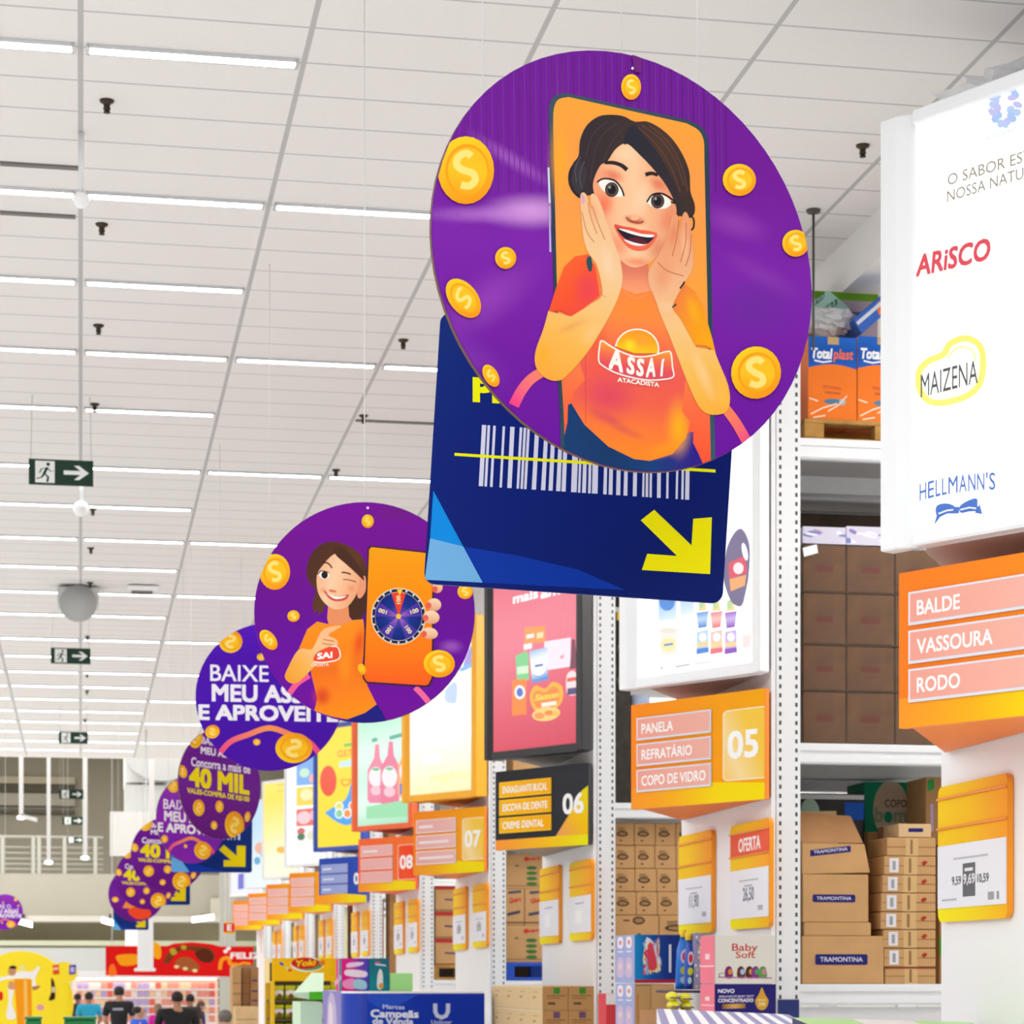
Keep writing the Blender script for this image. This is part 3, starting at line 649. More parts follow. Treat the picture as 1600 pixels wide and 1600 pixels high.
def face4(C):
    full(C, C.grad((600, 1130), (610, 1290), ['#bff0d4', '#e6fbf0', '#d2f5e2', '#eafcf2', '#a6e6bc'], 10)); T = lambda x, y: (360 + x * .2125, 1080 + y * .2125)
    for pts, c in (([(1335, 250), (1350, 250), (1350, 480), (1290, 470), (1290, 400)], '#8ae8b8'),): C.poly([T(*p) for p in pts], c)
    for x0, y0, s, c in ((1015, 390, .92, '#f08aa6'), (1110, 370, 1.0, '#ee7e9c'), (1240, 350, .92, '#ffb878')):
        B = [(x0 + 55 * s, y0), (x0 + 85 * s, y0), (x0 + 92 * s, y0 + 100), (x0 + 130 * s, y0 + 180), (x0 + 132 * s, y0 + 440 * s), (x0 + 110 * s, y0 + 470 * s), (x0 + 10 * s, y0 + 470 * s), (x0 - 8, y0 + 440 * s), (x0 - 5, y0 + 190), (x0 + 45 * s, y0 + 100)]
        C.poly([T(*p) for p in B], c); C.ellipse(*T(x0 + 60 * s, y0 + 260 * s), 12 * s, 17 * s, '#fff0f2'); C.ellipse(*T(x0 + 60 * s, y0 + 370 * s), 9 * s, 8 * s, '#f8c8d4'); C.ellipse(*T(x0 + 60 * s, y0 + 200 * s), 6, 2.5, '#6ac890')
    C.poly([T(*p) for p in [(1245, 680), (1335, 660), (1335, 750), (1245, 760)]], '#7080d8')
    C.stroke([T(1042, 365), T(1080, 352)], 6, '#5ab498'); C.stroke([T(1170, 345), T(1340, 300)], 6, '#5ab498')
    C.poly([T(*p) for p in [(1000, 850), (1340, 790), (1340, 920), (1000, 940)]], '#9ee2b0')
def face5(C):
    full(C, '#ffe01e'); T = lambda x, y: (360 + x * .2125, 1080 + y * .2125)
    C.ellipse(*T(720, 660), 13, 24, '#f0461e'); C.poly([T(*p) for p in [(890, 235), (945, 235), (945, 255), (890, 255)]], '#3ac060')
    C.blob([T(*p) for p in [(700, 890), (760, 850), (850, 790), (900, 650), (965, 630), (965, 900), (930, 950), (860, 985), (780, 960), (700, 900)]], '#4aa4ee')
    C.text('CULTIVA', T(788, 485), T(945, 465), 9.5, '#f0961e', .05); C.stroke([T(835, 400), T(900, 388)], 5, '#7ac850'); C.poly([T(*p) for p in [(800, 520), (945, 490), (945, 545), (800, 560)]], '#c8ecfa')
    C.stroke([T(*p) for p in [(815, 650), (830, 690), (870, 685), (885, 645)]], 3.5, '#f0a81e', smooth=4); C.stroke([T(*p) for p in [(820, 650), (885, 650)]], 2.5, '#f0a81e')
    for x, y, c in ((800, 850, '#e8e06a'), (900, 845, '#ff9a4a'), (860, 900, '#ff9440'), (800, 900, '#8ad0a0')): C.ellipse(*T(x, y), 7, 8, '#f8fbff'); C.ellipse(*T(x, y), 5, 6, c)
def face6(C):
    full(C, (1.1, 1.1, 1.1, 1)); T = lambda x, y: (360 + x * .2125, 1080 + y * .2125)
    for y0, y1, c in ((480, 690, '#7aaef0'), (700, 840, '#ffd84a'), (860, 990, '#f4705e'), (1000, 1140, '#fbf6f4')): C.poly([T(485, y0 + 10), T(700, y0 - 10), T(700, y1 - 10), T(485, y1 + 5)], c)
    for x, y, r_, c in ((545, 600, 8, '#c4ecd0'), (615, 640, 8, '#ffb4a8'), (660, 560, 5, '#f8a0d0'), (560, 760, 10, '#fff0b4'), (640, 740, 8, '#f8c080'), (540, 930, 11, '#ffd0d8'), (630, 910, 10, '#ffc0cc'), (520, 1030, 6, '#d86a6a'), (520, 1070, 6, '#4a7a5a'), (600, 1060, 8, '#e8e6c8'), (660, 600, 4, '#2a4aa0')): C.ellipse(*T(x, y), r_, r_ * .9, c, -20)
def face7(C):
    full(C, C.grad((430, 1200), (440, 1340), ['#fff07a', '#ffe95e', '#fff6a0', '#fffbe0'], 6)); C.ellipse(440, 1328, 8, 5, '#ffc04a'); C.stroke([(432, 1227), (449, 1225)], 1.5, '#d8c878'); C.stroke([(434, 1236), (448, 1234)], 1.5, '#d8c878'); C.stroke([(437, 1265), (449, 1263)], 1.2, '#e8d888')
def face8(C):
    full(C, C.grad((400, 1210), (410, 1360), ['#d8ecfb', '#c4e4fa', '#eef8ff'], 6)); C.ellipse(415, 1262, 6, 8, '#8a90d0'); C.ellipse(406, 1325, 8, 9, '#f0b8a0'); C.ellipse(413, 1335, 6, 8, '#a0b8f0'); C.ellipse(402, 1345, 5, 6, '#6ab0d8')
def face9(C):
    full(C, '#f4f4ff'); C.poly([(372, 1366), (384, 1364), (384, 1388), (372, 1390)], '#7a78d8'); C.ellipse(386, 1378, 5, 8, '#ffb090')
lightbox(0, '#f0f3f6', 'large white light box showing red, yellow and blue food logos at the right edge', face0, .10, .07, .2)
lightbox(1, '#f4f6f8', 'white light box picturing laundry bottles and tubs above the 05 sign', face1, .10, .07, .17)
lightbox(2, '#222226', 'red light box with a black frame picturing groceries above the black 06 sign', face2, .13, .07, .11)
lightbox(3, '#ffb20c', 'yellow framed light box with pale washed out print above the 07 sign', face3, .17, .08, .13, wedgehex='#e8a020')
lightbox(4, '#f5662c', 'orange framed light box picturing pink bottles on mint green', face4, .12, .07, .12, wedgehex='#c85a30')
lightbox(5, '#2a4cb4', 'blue framed light box with a yellow face and blue swoosh', face5, .12, .07, .10, wedgehex='#6a7cb8')
lightbox(6, '#f6f6f6', 'white light box with stacked blue, yellow and red picture panels', face6, .12, .06)
lightbox(7, '#f6f6f4', 'white light box with a plain pale yellow face', face7, .12, .06)
lightbox(8, '#f2f6fa', 'white light box with a pale blue face beside the yellow one', face8, .12, .06)
lightbox(9, '#f6f6f8', 'farthest small light box with a lilac picture at the end of the aisle', face9, .12, .06)

# ---- price holders on the end boards
def holder(n, k, label, red=None, title=None, price=None, blank=False):
    Y1 = ROWY[n] + (2.37 if k == 0 else .90); W = .97; z0, z1 = (2.23, 2.97) if n else (2.19, 2.92)
    if k == 0 and n: z0, z1 = 2.22, 2.98
    H = z1 - z0; O = V((XP - .018, Y1, z0)); u = V((0, -1, 0)); nn = V((-1, 0, 0))
    t = thing('price_holder', O, label, 'price holder', 'price holders on the rack end boards')
    q = MB(); pts = rrect(0, 0, W, H, .05, 4)
    q.prism([O + u * a + UP * b for a, b in pts], nn * .03); bd = q.build('holder_body', M('holder_orange', '#ffa016', .35), t)
    C = Canvas(O + nn * .0305, u, UP); C.f = lambda a, b: (a * W, b * H); C.clip = pts
    C.poly([(0, 0), (1, 0), (1, 1), (0, 1)], C.grad((0, 0), (1, .1), ['#ffd400', '#ffc60c', '#ffa51e'], 6))
    C.poly([(0, 0), (1, 0), (1, .1), (0, .1)], C.grad((0, 0), (1, 0), ['#fff000', '#ffe000', '#ffb800'], 5))
    if red: C.poly([(0, .69), (1, .69), (1, .9), (0, .9)], '#f2603c'); C.text('OFERTA', (.22, .735), (.78, .735), .12, '#ffffff', .03)
    C.build('holder_print', t)
    for b in (.9, .68):
        MB().obox(O + nn * .03 + UP * (b * H), u * W, nn * .012, UP * .012).build('ridge', M('holder_ridge', '#f08a12', .35), t)
    MB().obox(O + nn * .031 + UP * (.1 * H) + u * .01, u * (W - .02), nn * .006, UP * (.46 * H)).build('price_sheet', M('paper', '#eeeef6', .4), t)
    D = Canvas(O + nn * .0375 + UP * (.1 * H), u, UP); hh = .46 * H; D.f = lambda a, b: (a * W, b * hh); g = '#55565c'
    if blank:
        D.poly([(.3, .25), (.62, .25), (.62, .62), (.3, .62)], '#ffffff'); D.stroke([(.3, .8), (.7, .8)], .03, '#b0aebc')
    else:
        if title: D.text(title, (.27, .83), (.72, .83), .1, '#9a9ba4', .01)
        D.stroke([(.25, .77), (.75, .77)], .03, '#c4c4cc')
        if n == 0:
            D.poly([(.39, .16), (.57, .16), (.57, .68), (.39, .68)], '#6a6b70'); D.text('9,69', (.4, .36), (.565, .36), .15, '#f4f4f8', .02); D.text('9,59', (.23, .36), (.365, .36), .13, g, .01); D.text('10,59', (.6, .36), (.76, .36), .13, g, .01)
            D.stroke([(.42, .58), (.54, .58)], .05, '#f0f0f4'); D.stroke([(.08, .13), (.3, .13)], .03, '#c0c0c8'); D.poly([(.75, .08), (.83, .08), (.83, .2), (.75, .2)], '#a8a8b0'); D.poly([(.87, .08), (.9, .08), (.9, .2), (.87, .2)], '#a0a0a8')
        else:
            D.text(price or '8,90', (.36, .36), (.64, .36), .26, '#77788a', .015); D.stroke([(.4, .66), (.6, .66)], .03, '#b0b0bc'); D.poly([(.74, .14), (.86, .14), (.86, .24), (.74, .24)], '#b8b8c4')
    D.build('price_print', t)
holder(0, 0, 'large yellow price holder showing three prices under the BALDE sign')
holder(1, 0, 'yellow price holder without a red band on the end board under sign 05', price='11,90')
holder(1, 1, 'price holder with a red OFERTA band on the end board under sign 05', red=True, price='26,50')
holder(2, 0, 'left yellow price holder under the black 06 sign', blank=True)
holder(2, 1, 'right yellow price holder under the black 06 sign', blank=True)
for n, w_ in ((3, 'the 07 sign'), (4, 'the red 08 sign'), (5, 'the blue aisle sign'), (6, 'the orange sign next to the blue one'), (7, 'the second orange sign past the blue one'), (8, 'the third orange sign past the blue one')):
    for k, s in ((0, 'left'), (1, 'right')): holder(n, k, '%s price holder under %s' % (s, w_))
# ---------------------------------------------------------------- hanging purple discs and blue boards
EDGE = M('corrugated_edge', '#6b4a36', .8); PURP = M('purple_board', '#6a1f96', .5); WIRE = M('wire_white', '#e4e2de', .5)
YEL = ['#ffd21e', '#ffb414', '#f59010']
def coin(C, cx, cy, rx, ry, rot=0, s=True):
    C.ellipse(cx, cy, rx, ry, C.grad((cx - rx * .6, cy - ry), (cx + rx * .6, cy + ry), YEL, 5), rot, 24)
    C.ellipse(cx + rx * .04, cy, rx * .78, ry * .78, '#f5a012', rot, 22); C.ellipse(cx + rx * .06, cy + ry * .02, rx * .70, ry * .70, C.grad((cx, cy - ry), (cx, cy + ry), ['#ffb81c', '#ffc21c', '#f79c10'], 4), rot, 22)
    if s:
        c_, s_ = math.cos(math.radians(rot - 12)), math.sin(math.radians(rot - 12))
        S = [(.28, -.36), (.1, -.5), (-.2, -.42), (-.28, -.2), (-.05, 0), (.22, .14), (.26, .36), (.02, .48), (-.26, .38)]
        C.stroke([(cx + (a * c_ - b * s_) * rx, cy + (a * s_ + b * c_) * ry) for a, b in S], min(rx, ry) * .26, '#ffe07a', smooth=3)
def disc(name, c, rad, n, label, roll=0, wires=None):
    n = V(n).normalized(); v = (UP - n * n.dot(UP)).normalized(); u = v.cross(n)
    if roll:
        a = math.radians(roll); u, v = u * math.cos(a) + v * math.sin(a), v * math.cos(a) - u * math.sin(a)
    t = thing('hanging_disc', c, label, 'promotional disc', 'round purple promotional boards hung from the ceiling')
    q = MB(); N = 72; ring = [c + (u * math.cos(2 * math.pi * k / N) + v * math.sin(2 * math.pi * k / N)) * rad for k in range(N)]
    th = n * -.012; q.add(ring, [tuple(range(N))], 0); q.add([p + th for p in ring], [tuple(range(N))], 0)
    q.add(ring + [p + th for p in ring], [(k, (k + 1) % N, N + (k + 1) % N, N + k) for k in range(N)], 1); q.build('board', [PURP, EDGE], t)
    for wx in (wires or (0,)):
        a = c + v * (rad * .93 if wx == 0 else math.sqrt(max(0.02, rad * rad - wx * wx)) * .985) + u * wx - n * .006
        MB().tube([a, (a.x, a.y, CEIL if a.y < C_END else 12)], .0016 if c.y < 8 else .003, 5).build('hanging_wire', WIRE, t)
    C = Canvas(c + n * .0005, u, v, clip=ell(0, 0, rad * .998, rad * .998, 0, 72)); return t, C
def bgdisc(C, rad, cols, g0=(0, 1), g1=(0, -1)): C.raw(ell(0, 0, rad, rad, 0, 72), Grad((g0[0] * rad, g0[1] * rad), (g1[0] * rad, g1[1] * rad), cols, 14))
# --- nearest disc: a woman calling through her hands out of a phone
D1 = 6.0; c1 = atd(972, 408, D1) + RT * .0165; R1 = .5464
n1 = RT * .412 - FW * .909 + UP * .065
t1, C = disc('disc', c1, R1, n1, 'largest purple disc, with a woman in an orange shirt calling from a phone', wires=(0,))
C.fine = .016; bgdisc(C, R1, ['#6a0a92', '#6e1096', '#781ca8', '#6e12a0', '#66069c']); C.fine = .011
for x, y, rx, ry, h, a, r_ in ((830, 330, 90, 34, '#e0a8e8', .75, 0), (760, 335, 130, 18, '#c884dc', .5, 0), (800, 250, 100, 16, '#b46ad0', .5, 32), (760, 470, 120, 50, '#a850c8', .4, -35), (1150, 350, 70, 30, '#9a48b4', .5, 20), (1190, 430, 90, 22, '#9040b0', .4, 30), (740, 560, 90, 40, '#8838b4', .4, 40), (1180, 480, 80, 60, '#5a2a94', .4, 0)): C.soft(x, y, rx, ry, h, a, r_)
C.fine = 0
for k in range(52): C.stroke([(700 + k * 8.5, 85), (700 + k * 8.5 + 2, 300)], 1.3, (.105, .012, .19, 1) if k % 2 else (.16, .03, .30, 1))
C.fine = .011
# phone
Z1 = lambda x, y: (660 + x * .4375, 60 + y * .4375); Z4 = lambda x, y: (860 + x * .1875, 140 + y * .1875); Z5 = lambda x, y: (800 + x * .25, 380 + y * .25)
ph = spline([(857, 190), (858, 165), (867, 150), (885, 146)], 4, False) + spline([(1075, 188), (1096, 199), (1105, 216), (1107, 240)], 4, False) + [(1118, 760), (878, 760), (874, 640), (866, 500)]
C.poly(ph, C.grad((860, 150), (1110, 700), ['#35505e', '#243a4e', '#24404e', '#2f5a66'], 6))
sc = spline([(864, 195), (865, 170), (872, 156), (888, 152)], 4, False) + spline([(1072, 193), (1091, 204), (1099, 220), (1100, 243)], 4, False) + [(1111, 760), (885, 760), (880, 640), (871, 500)]
C.poly(sc, C.grad((980, 150), (1000, 730), ['#f7a02e', '#f29a44', '#f49a48', '#f7a03c', '#f78a4a', '#fa6a40', '#fa4e2c'], 14))
C.soft(875, 250, 22, 90, '#ffa818', .7); 
C.poly([(855, 262), (858, 262), (860, 318), (857, 318)], '#cfd8e8'); C.poly([(857, 322), (859, 322), (861, 394), (858, 394)], '#b8b4d8')
C.done = len(C.C) - 1
# pink straps of the arc
C.stroke([Z1(325, 1312), Z1(352, 1260), Z1(390, 1215), Z1(450, 1180)], (17, 15), C.grad(Z1(325, 1312), Z1(440, 1180), ['#f23a8c', '#f7707a', '#fa8a5a'], 5), smooth=4)
C.stroke([Z1(1075, 1315), Z1(1110, 1360), Z1(1135, 1400), Z1(1165, 1455)], (15, 16), C.grad(Z1(1080, 1310), Z1(1165, 1455), ['#fa8a4a', '#f7706a', '#f2408a'], 5), smooth=4)
C.done = len(C.C)
# hair behind, neck
C.blob([Z4(*p) for p in [(480, 212), (600, 222), (700, 268), (800, 268), (900, 315), (1010, 410), (1100, 545), (1155, 690), (1165, 850), (1200, 960), (1195, 1040), (1150, 1075), (1090, 1060), (700, 900), (345, 880), (255, 912), (185, 860), (148, 780), (150, 690), (190, 610), (232, 550), (245, 420), (300, 300), (390, 230)]], C.grad(Z4(200, 300), Z4(1150, 700), ['#2e2630', '#33292c', '#3c2c2b', '#4a3129', '#3a2a28'], 8))
C.blob([Z4(*p) for p in [(180, 640), (250, 600), (300, 700), (260, 850), (200, 860), (165, 760)]], '#37313a'); C.stroke([Z4(*p) for p in [(245, 905), (185, 830), (165, 740), (185, 640)]], 2.2, '#1e1a26', smooth=4)
C.stroke([Z4(*p) for p in [(1150, 1040), (1190, 1080), (1190, 1150), (1165, 1175)]], 3, '#2a2228', smooth=4)
C.poly([Z5(*p) for p in [(690, 60), (850, 60), (850, 150), (870, 300), (780, 335), (690, 320), (650, 250)]], C.grad(Z5(700, 100), Z5(720, 320), ['#d8705a', '#e07a5e', '#f0926a', '#f7a070'], 6))
C.done = len(C.C)
# shirt
body = [(545, 95), (490, 150), (505, 330), (465, 600), (420, 745), (455, 855), (385, 930), (368, 1000), (450, 1135), (600, 1272), (760, 1350), (860, 1362), (1000, 1320), (1085, 1220), (1112, 1120), (1060, 1050), (1080, 870), (1090, 700), (1080, 420), (1068, 255), (960, 290), (860, 300), (775, 318), (695, 292), (610, 200)]
C.blob([Z5(*p) for p in [(372, 1000), (345, 1120), (325, 1260), (400, 1420), (1150, 1460), (1130, 1250), (1110, 1180), (900, 1330), (600, 1250)]], C.grad(Z5(340, 1200), Z5(1130, 1300), ['#0d3a70', '#0c3468', '#0f3c78', '#2a1a88'], 6), 3)
C.poly([Z5(*p) for p in body], C.grad(Z5(760, 290), Z5(800, 1360), ['#f8863a', '#f98a3e', '#f47048', '#ee5a50', '#f06048', '#f87a34', '#fb8a20'], 14))
C.soft(*Z5(600, 960), 62, 48, '#d83a62', .7, 10); C.soft(*Z5(520, 640), 30, 70, '#f0523c', .6); C.soft(*Z5(1040, 1150), 26, 60, '#fbb010', .9); C.soft(*Z5(600, 1100), 45, 12, '#c83060', .5, 25); C.soft(*Z5(720, 1180), 40, 9, '#c83a58', .4, 20); C.soft(*Z5(950, 1290), 40, 16, '#fd9a14', .7, -15); C.soft(*Z5(780, 400), 45, 25, '#fb8c30', .6); C.soft(*Z5(1050, 500), 14, 40, '#f06a4a', .5)
C.stroke([Z5(*p) for p in [(695, 300), (770, 345), (850, 320)]], 1.6, '#f29060', smooth=4); C.stroke([Z5(458, 700), Z5(458, 1130)], .8, '#c84830')
C.poly([Z5(*p) for p in [(472, 70), (390, 85), (322, 150), (277, 270), (238, 395), (222, 440), (300, 425), (367, 466), (450, 405), (545, 330), (520, 150)]], C.grad(Z5(300, 150), Z5(500, 400), ['#f5602c', '#f2522c', '#f0483c'], 6)); C.soft(*Z5(470, 280), 30, 40, '#e63a58', .6)
C.poly([Z5(*p) for p in [(1068, 250), (1140, 300), (1190, 390), (1215, 480), (1250, 600), (1273, 697), (1222, 650), (1150, 640), (1050, 480), (1000, 400)]], C.grad(Z5(1000, 400), Z5(1270, 600), ['#f0803a', '#f59a18', '#f7a80c'], 6)); C.soft(*Z5(1130, 420), 14, 36, '#f9b414', .6, -20)
C.stroke([Z5(*p) for p in [(222, 440), (300, 425), (367, 466)]], 2.2, '#d8442a', smooth=4); C.stroke([Z5(*p) for p in [(1150, 640), (1222, 650), (1273, 697)]], 2.0, '#d87a1a', smooth=4)
C.blob([Z5(*p) for p in [(470, 90), (490, 85), (500, 130), (495, 175), (475, 170), (462, 120)]], '#274a58')
C.done = len(C.C)
# face
face = [(620, 452), (540, 500), (470, 600), (410, 640), (352, 790), (385, 950), (430, 1110), (500, 1285), (565, 1400), (645, 1470), (725, 1482), (820, 1445), (905, 1370), (965, 1265), (1010, 1150), (1045, 1045), (1040, 955), (985, 830), (900, 715), (790, 585), (700, 500)]
C.blob([Z4(*p) for p in face], C.grad(Z4(400, 900), Z4(1000, 1000), ['#f2a078', '#f5bd92', '#f6c69c', '#efae84', '#e89a72'], 8))
for x, y, rx, ry, h, a, r_ in ((620, 540, 26, 18, '#f8d0a8', .8, 0), (440, 960, 22, 30, '#ee6a4a', .85, 15), (980, 1080, 18, 28, '#e8805a', .7, 20), (520, 720, 26, 15, '#e06048', .75, 15), (900, 790, 22, 13, '#e0664c', .75, 30), (560, 1300, 26, 30, '#ee7450', .55, -30), (900, 1330, 22, 26, '#d8704e', .6, 30), (720, 1440, 34, 12, '#f0784e', .7, 5), (760, 900, 20, 34, '#f9d4ae', .7, 12)):
    C.soft(*Z4(x, y), rx, ry, h, a, r_)
C.done = len(C.C); C.fine = 0
# fringe strands
C.blob([Z4(*p) for p in [(640, 340), (700, 300), (790, 400), (900, 540), (1000, 720), (1075, 900), (1090, 1010), (1060, 1060), (1035, 950), (960, 800), (850, 660), (740, 545), (650, 460), (610, 455)]], C.grad(Z4(700, 400), Z4(1060, 900), ['#262430', '#2a2730', '#33282a'], 6))
for a in ([(760, 300), (920, 420), (1040, 600), (1110, 800)], [(820, 300), (980, 440), (1090, 640), (1140, 850)], [(730, 320), (880, 460), (1000, 650), (1080, 860)]): C.stroke([Z4(*p) for p in a], 2.2, '#5a3c30', smooth=5)
for a in ([(560, 280), (430, 380), (360, 560), (330, 760)], [(480, 260), (350, 380), (290, 560)], [(600, 330), (500, 450), (430, 620)]): C.stroke([Z4(*p) for p in a], 2.0, '#43343a', smooth=5)
for a in ([(250, 560), (205, 660), (215, 780)], [(280, 600), (240, 720), (260, 830)]): C.stroke([Z4(*p) for p in a], 1.3, '#56515c', smooth=4)
# eyes
for W_, ic, pc, lash in (([(398, 782), (450, 752), (530, 772), (582, 828), (606, 890), (525, 892), (445, 852)], (508, 836), (508, 836), [(385, 775), (440, 745), (530, 760), (588, 828), (610, 890)]),
                         ([(803, 938), (850, 886), (920, 879), (980, 910), (1003, 958), (942, 996), (858, 985)], (890, 932), (890, 932), [(800, 940), (845, 880), (920, 868), (990, 902), (1040, 945)])):
    C.blob([Z4(*p) for p in W_], '#f2efe6'); C.ellipse(*Z4(*ic), 10.5, 11.5, '#1d1a1e'); C.ellipse(*Z4(*ic), 9, 10, '#5a463e'); C.ellipse(*Z4(*pc), 6.4, 7.4, '#16161c'); C.ellipse(*Z4(ic[0] - 18, ic[1] - 20), 2.2, 2.4, '#8f9096')
    C.stroke([Z4(*p) for p in lash], 2.6, '#1c161a', smooth=5)
C.stroke([Z4(*p) for p in [(1000, 940), (1040, 950)]], 2.4, '#1c161a')
C.stroke([Z4(*p) for p in [(448, 612), (520, 612), (590, 635), (635, 672)]], (5.0, 6.6), '#2a1f22', smooth=5); C.stroke([Z4(*p) for p in [(788, 712), (840, 700), (892, 716)]], (6.4, 4.6), '#2a1f22', smooth=5)
# nose, mouth
C.done = 0
C.fine = 0
C.soft(*Z4(700, 1090), 22, 10, '#c8503a', .95, 12); C.stroke([Z4(*p) for p in [(628, 1065), (655, 1095), (700, 1110), (745, 1112), (772, 1098)]], 2.6, '#b04632', smooth=5); C.ellipse(*Z4(700, 1068), 7, 5, '#f4b48c')
C.blob([Z4(*p) for p in [(528, 1130), (600, 1142), (690, 1156), (740, 1172), (800, 1178), (885, 1202), (865, 1265), (805, 1330), (722, 1346), (640, 1312), (575, 1230)]], C.grad(Z4(600, 1130), Z4(720, 1340), ['#e0523e', '#ee5e44', '#f0684a'], 4))
C.blob([Z4(*p) for p in [(553, 1156), (650, 1180), (760, 1212), (862, 1216), (825, 1274), (765, 1294), (680, 1278), (602, 1232)]], '#23192c'); C.blob([Z4(*p) for p in [(640, 1245), (710, 1232), (770, 1252), (800, 1280), (740, 1292), (680, 1278)]], '#5c1c2a')
C.blob([Z4(*p) for p in [(560, 1160), (650, 1176), (760, 1206), (858, 1214), (840, 1234), (750, 1226), (640, 1196)]], '#f4f0ee', 3); C.blob([Z4(*p) for p in [(606, 1250), (690, 1276), (765, 1292), (800, 1290), (745, 1306), (665, 1292)]], '#f2eeec', 3)
C.done = len(C.C); C.fine = .011
# arms and hands
skin = lambda a, b: C.grad(Z1(*a), Z1(*b), ['#f6a83a', '#f5b650', '#f4c27a', '#f2c896', '#f0be90'], 10)
C.poly([Z1(*p) for p in spline([(448, 975), (430, 1040), (402, 1120), (404, 1175), (435, 1212), (480, 1224), (520, 1200), (600, 1105), (685, 955), (712, 868), (706, 800), (690, 750), (655, 650), (632, 585), (612, 557), (598, 565), (602, 610)], 4, False) + spline([(597, 600), (584, 560), (570, 552), (562, 570), (566, 640), (574, 715), (590, 765), (618, 805), (634, 860), (640, 918), (600, 950), (530, 994)], 4, False)], skin((430, 1200), (620, 640)))
C.soft(*Z1(430, 1130), 16, 30, '#f7ac24', .8); C.soft(*Z1(610, 620), 10, 26, '#f0906a', .5, -12); C.soft(*Z1(530, 1030), 40, 9, '#e89a4a', .6, -25); C.soft(*Z1(660, 800), 14, 40, '#f6d4b0', .7, -10); C.soft(*Z1(600, 1060), 30, 12, '#f8cc88', .6, -50)
for a in ([(590, 585), (600, 640), (622, 700)], [(568, 620), (585, 690), (612, 730)], [(605, 600), (625, 660), (650, 720)]): C.stroke([Z1(*p) for p in a], 1.6, '#d08a62', smooth=4)
C.ellipse(*Z1(571, 575), 3.2, 8, '#d8a8b4', -8); C.stroke([Z1(*p) for p in [(655, 925), (640, 915), (638, 880)]], 1.2, '#d8a070', smooth=3)
C.poly([Z1(*p) for p in spline([(1040, 1115), (1060, 1165), (1090, 1240), (1096, 1300), (1078, 1338), (1025, 1344), (985, 1315), (945, 1230), (910, 1140), (880, 1062), (850, 992), (828, 930), (806, 875), (808, 825), (838, 780), (872, 710), (884, 650), (898, 630), (912, 640), (914, 680)], 4, False) + spline([(918, 690), (925, 640), (937, 621), (950, 640), (958, 690), (966, 760), (962, 825), (930, 882), (892, 958), (920, 1005), (975, 1104)], 4, False)], C.grad(Z1(1060, 1330), Z1(890, 720), ['#f6b03c', '#f5bc58', '#f4c482', '#f0b488', '#e89a70'], 10))
C.soft(*Z1(1070, 1270), 14, 34, '#f9bc48', .8, -15); C.soft(*Z1(860, 850), 22, 40, '#e8966a', .7, 15); C.soft(*Z1(935, 740), 9, 40, '#f4be94', .7); C.soft(*Z1(1000, 1200), 14, 60, '#f7d09a', .6, -22); C.soft(*Z1(895, 700), 8, 28, '#e07a52', .6, 10); C.soft(*Z1(870, 960), 20, 14, '#f6c8a0', .6)
for a in ([(914, 650), (905, 720), (890, 780)], [(940, 660), (938, 730), (920, 800)], [(958, 700), (955, 760), (938, 815)], [(838, 800), (870, 830), (930, 850)]): C.stroke([Z1(*p) for p in a], 1.6, '#c47850', smooth=4)
C.stroke([Z1(*p) for p in [(890, 962), (905, 950)]], 2.2, '#2a2a30'); C.stroke([Z1(*p) for p in [(918, 895), (935, 870)]], 2.6, '#2a2a30')
C.done = len(C.C)
# shirt emblem
sun = [Z5(x, y) for x, y in ell(778, 665, 135, 125, 0, 26, -172, 12)]
C.poly(sun + [Z5(890, 690), Z5(760, 690)], C.grad(Z5(778, 540), Z5(778, 690), ['#f7962a', '#f7a81a', '#f7c81a'], 6)); C.soft(*Z5(735, 640), 14, 14, '#fbe02a', .9); C.soft(*Z5(810, 620), 18, 12, '#f7a03a', .7)
C.stroke(sun, 2.2, '#fdf4ea')
ban = [(560, 612), (620, 650), (700, 690), (780, 712), (870, 705), (960, 680), (990, 690), (1000, 780), (1008, 830), (970, 850), (850, 858), (740, 840), (640, 810), (560, 765), (538, 730), (545, 640)]
C.blob([Z5(*p) for p in ban], C.grad(Z5(780, 650), Z5(780, 850), ['#f7a030', '#f2704a', '#e44e5a', '#e04a60'], 6)); C.stroke([Z5(*p) for p in ban], 2.2, '#fdf4ea', True, 4)
for ch, xa, ya, xb, yb, h in (('A', 600, 778, 690, 808, 31), ('S', 712, 808, 765, 824, 25), ('S', 772, 824, 822, 833, 25), ('A', 832, 836, 892, 832, 27), ('Í', 922, 832, 950, 828, 19.5)): C.text(ch, Z5(xa, ya), Z5(xb, yb), h, '#fbf4ee', .045, .12)
C.text('ATACADISTA', Z5(655, 868), Z5(915, 902), 6.6, '#fdf4ea', .035)
C.fine = 0
for a in ((727, 267, 44, 53, 0), (985, 137, 15.5, 20, 0), (1154, 282, 26, 25, 10), (1242, 381, 21, 21, 0), (789, 404, 16.5, 17, 0), (723, 467, 22, 35, -38), (1180, 583, 39, 41, 10), (766, 588, 11, 19, -30)): coin(C, *a)
C.ellipse(987, 108, 1.8, 2.2, '#f4eef8'); C.poly([(986, 86), (1002, 92), (1000, 115), (990, 113)], '#6a1a78')
C.build('printed_face', t1, label='printed picture of a woman in an orange shirt calling out of a phone')
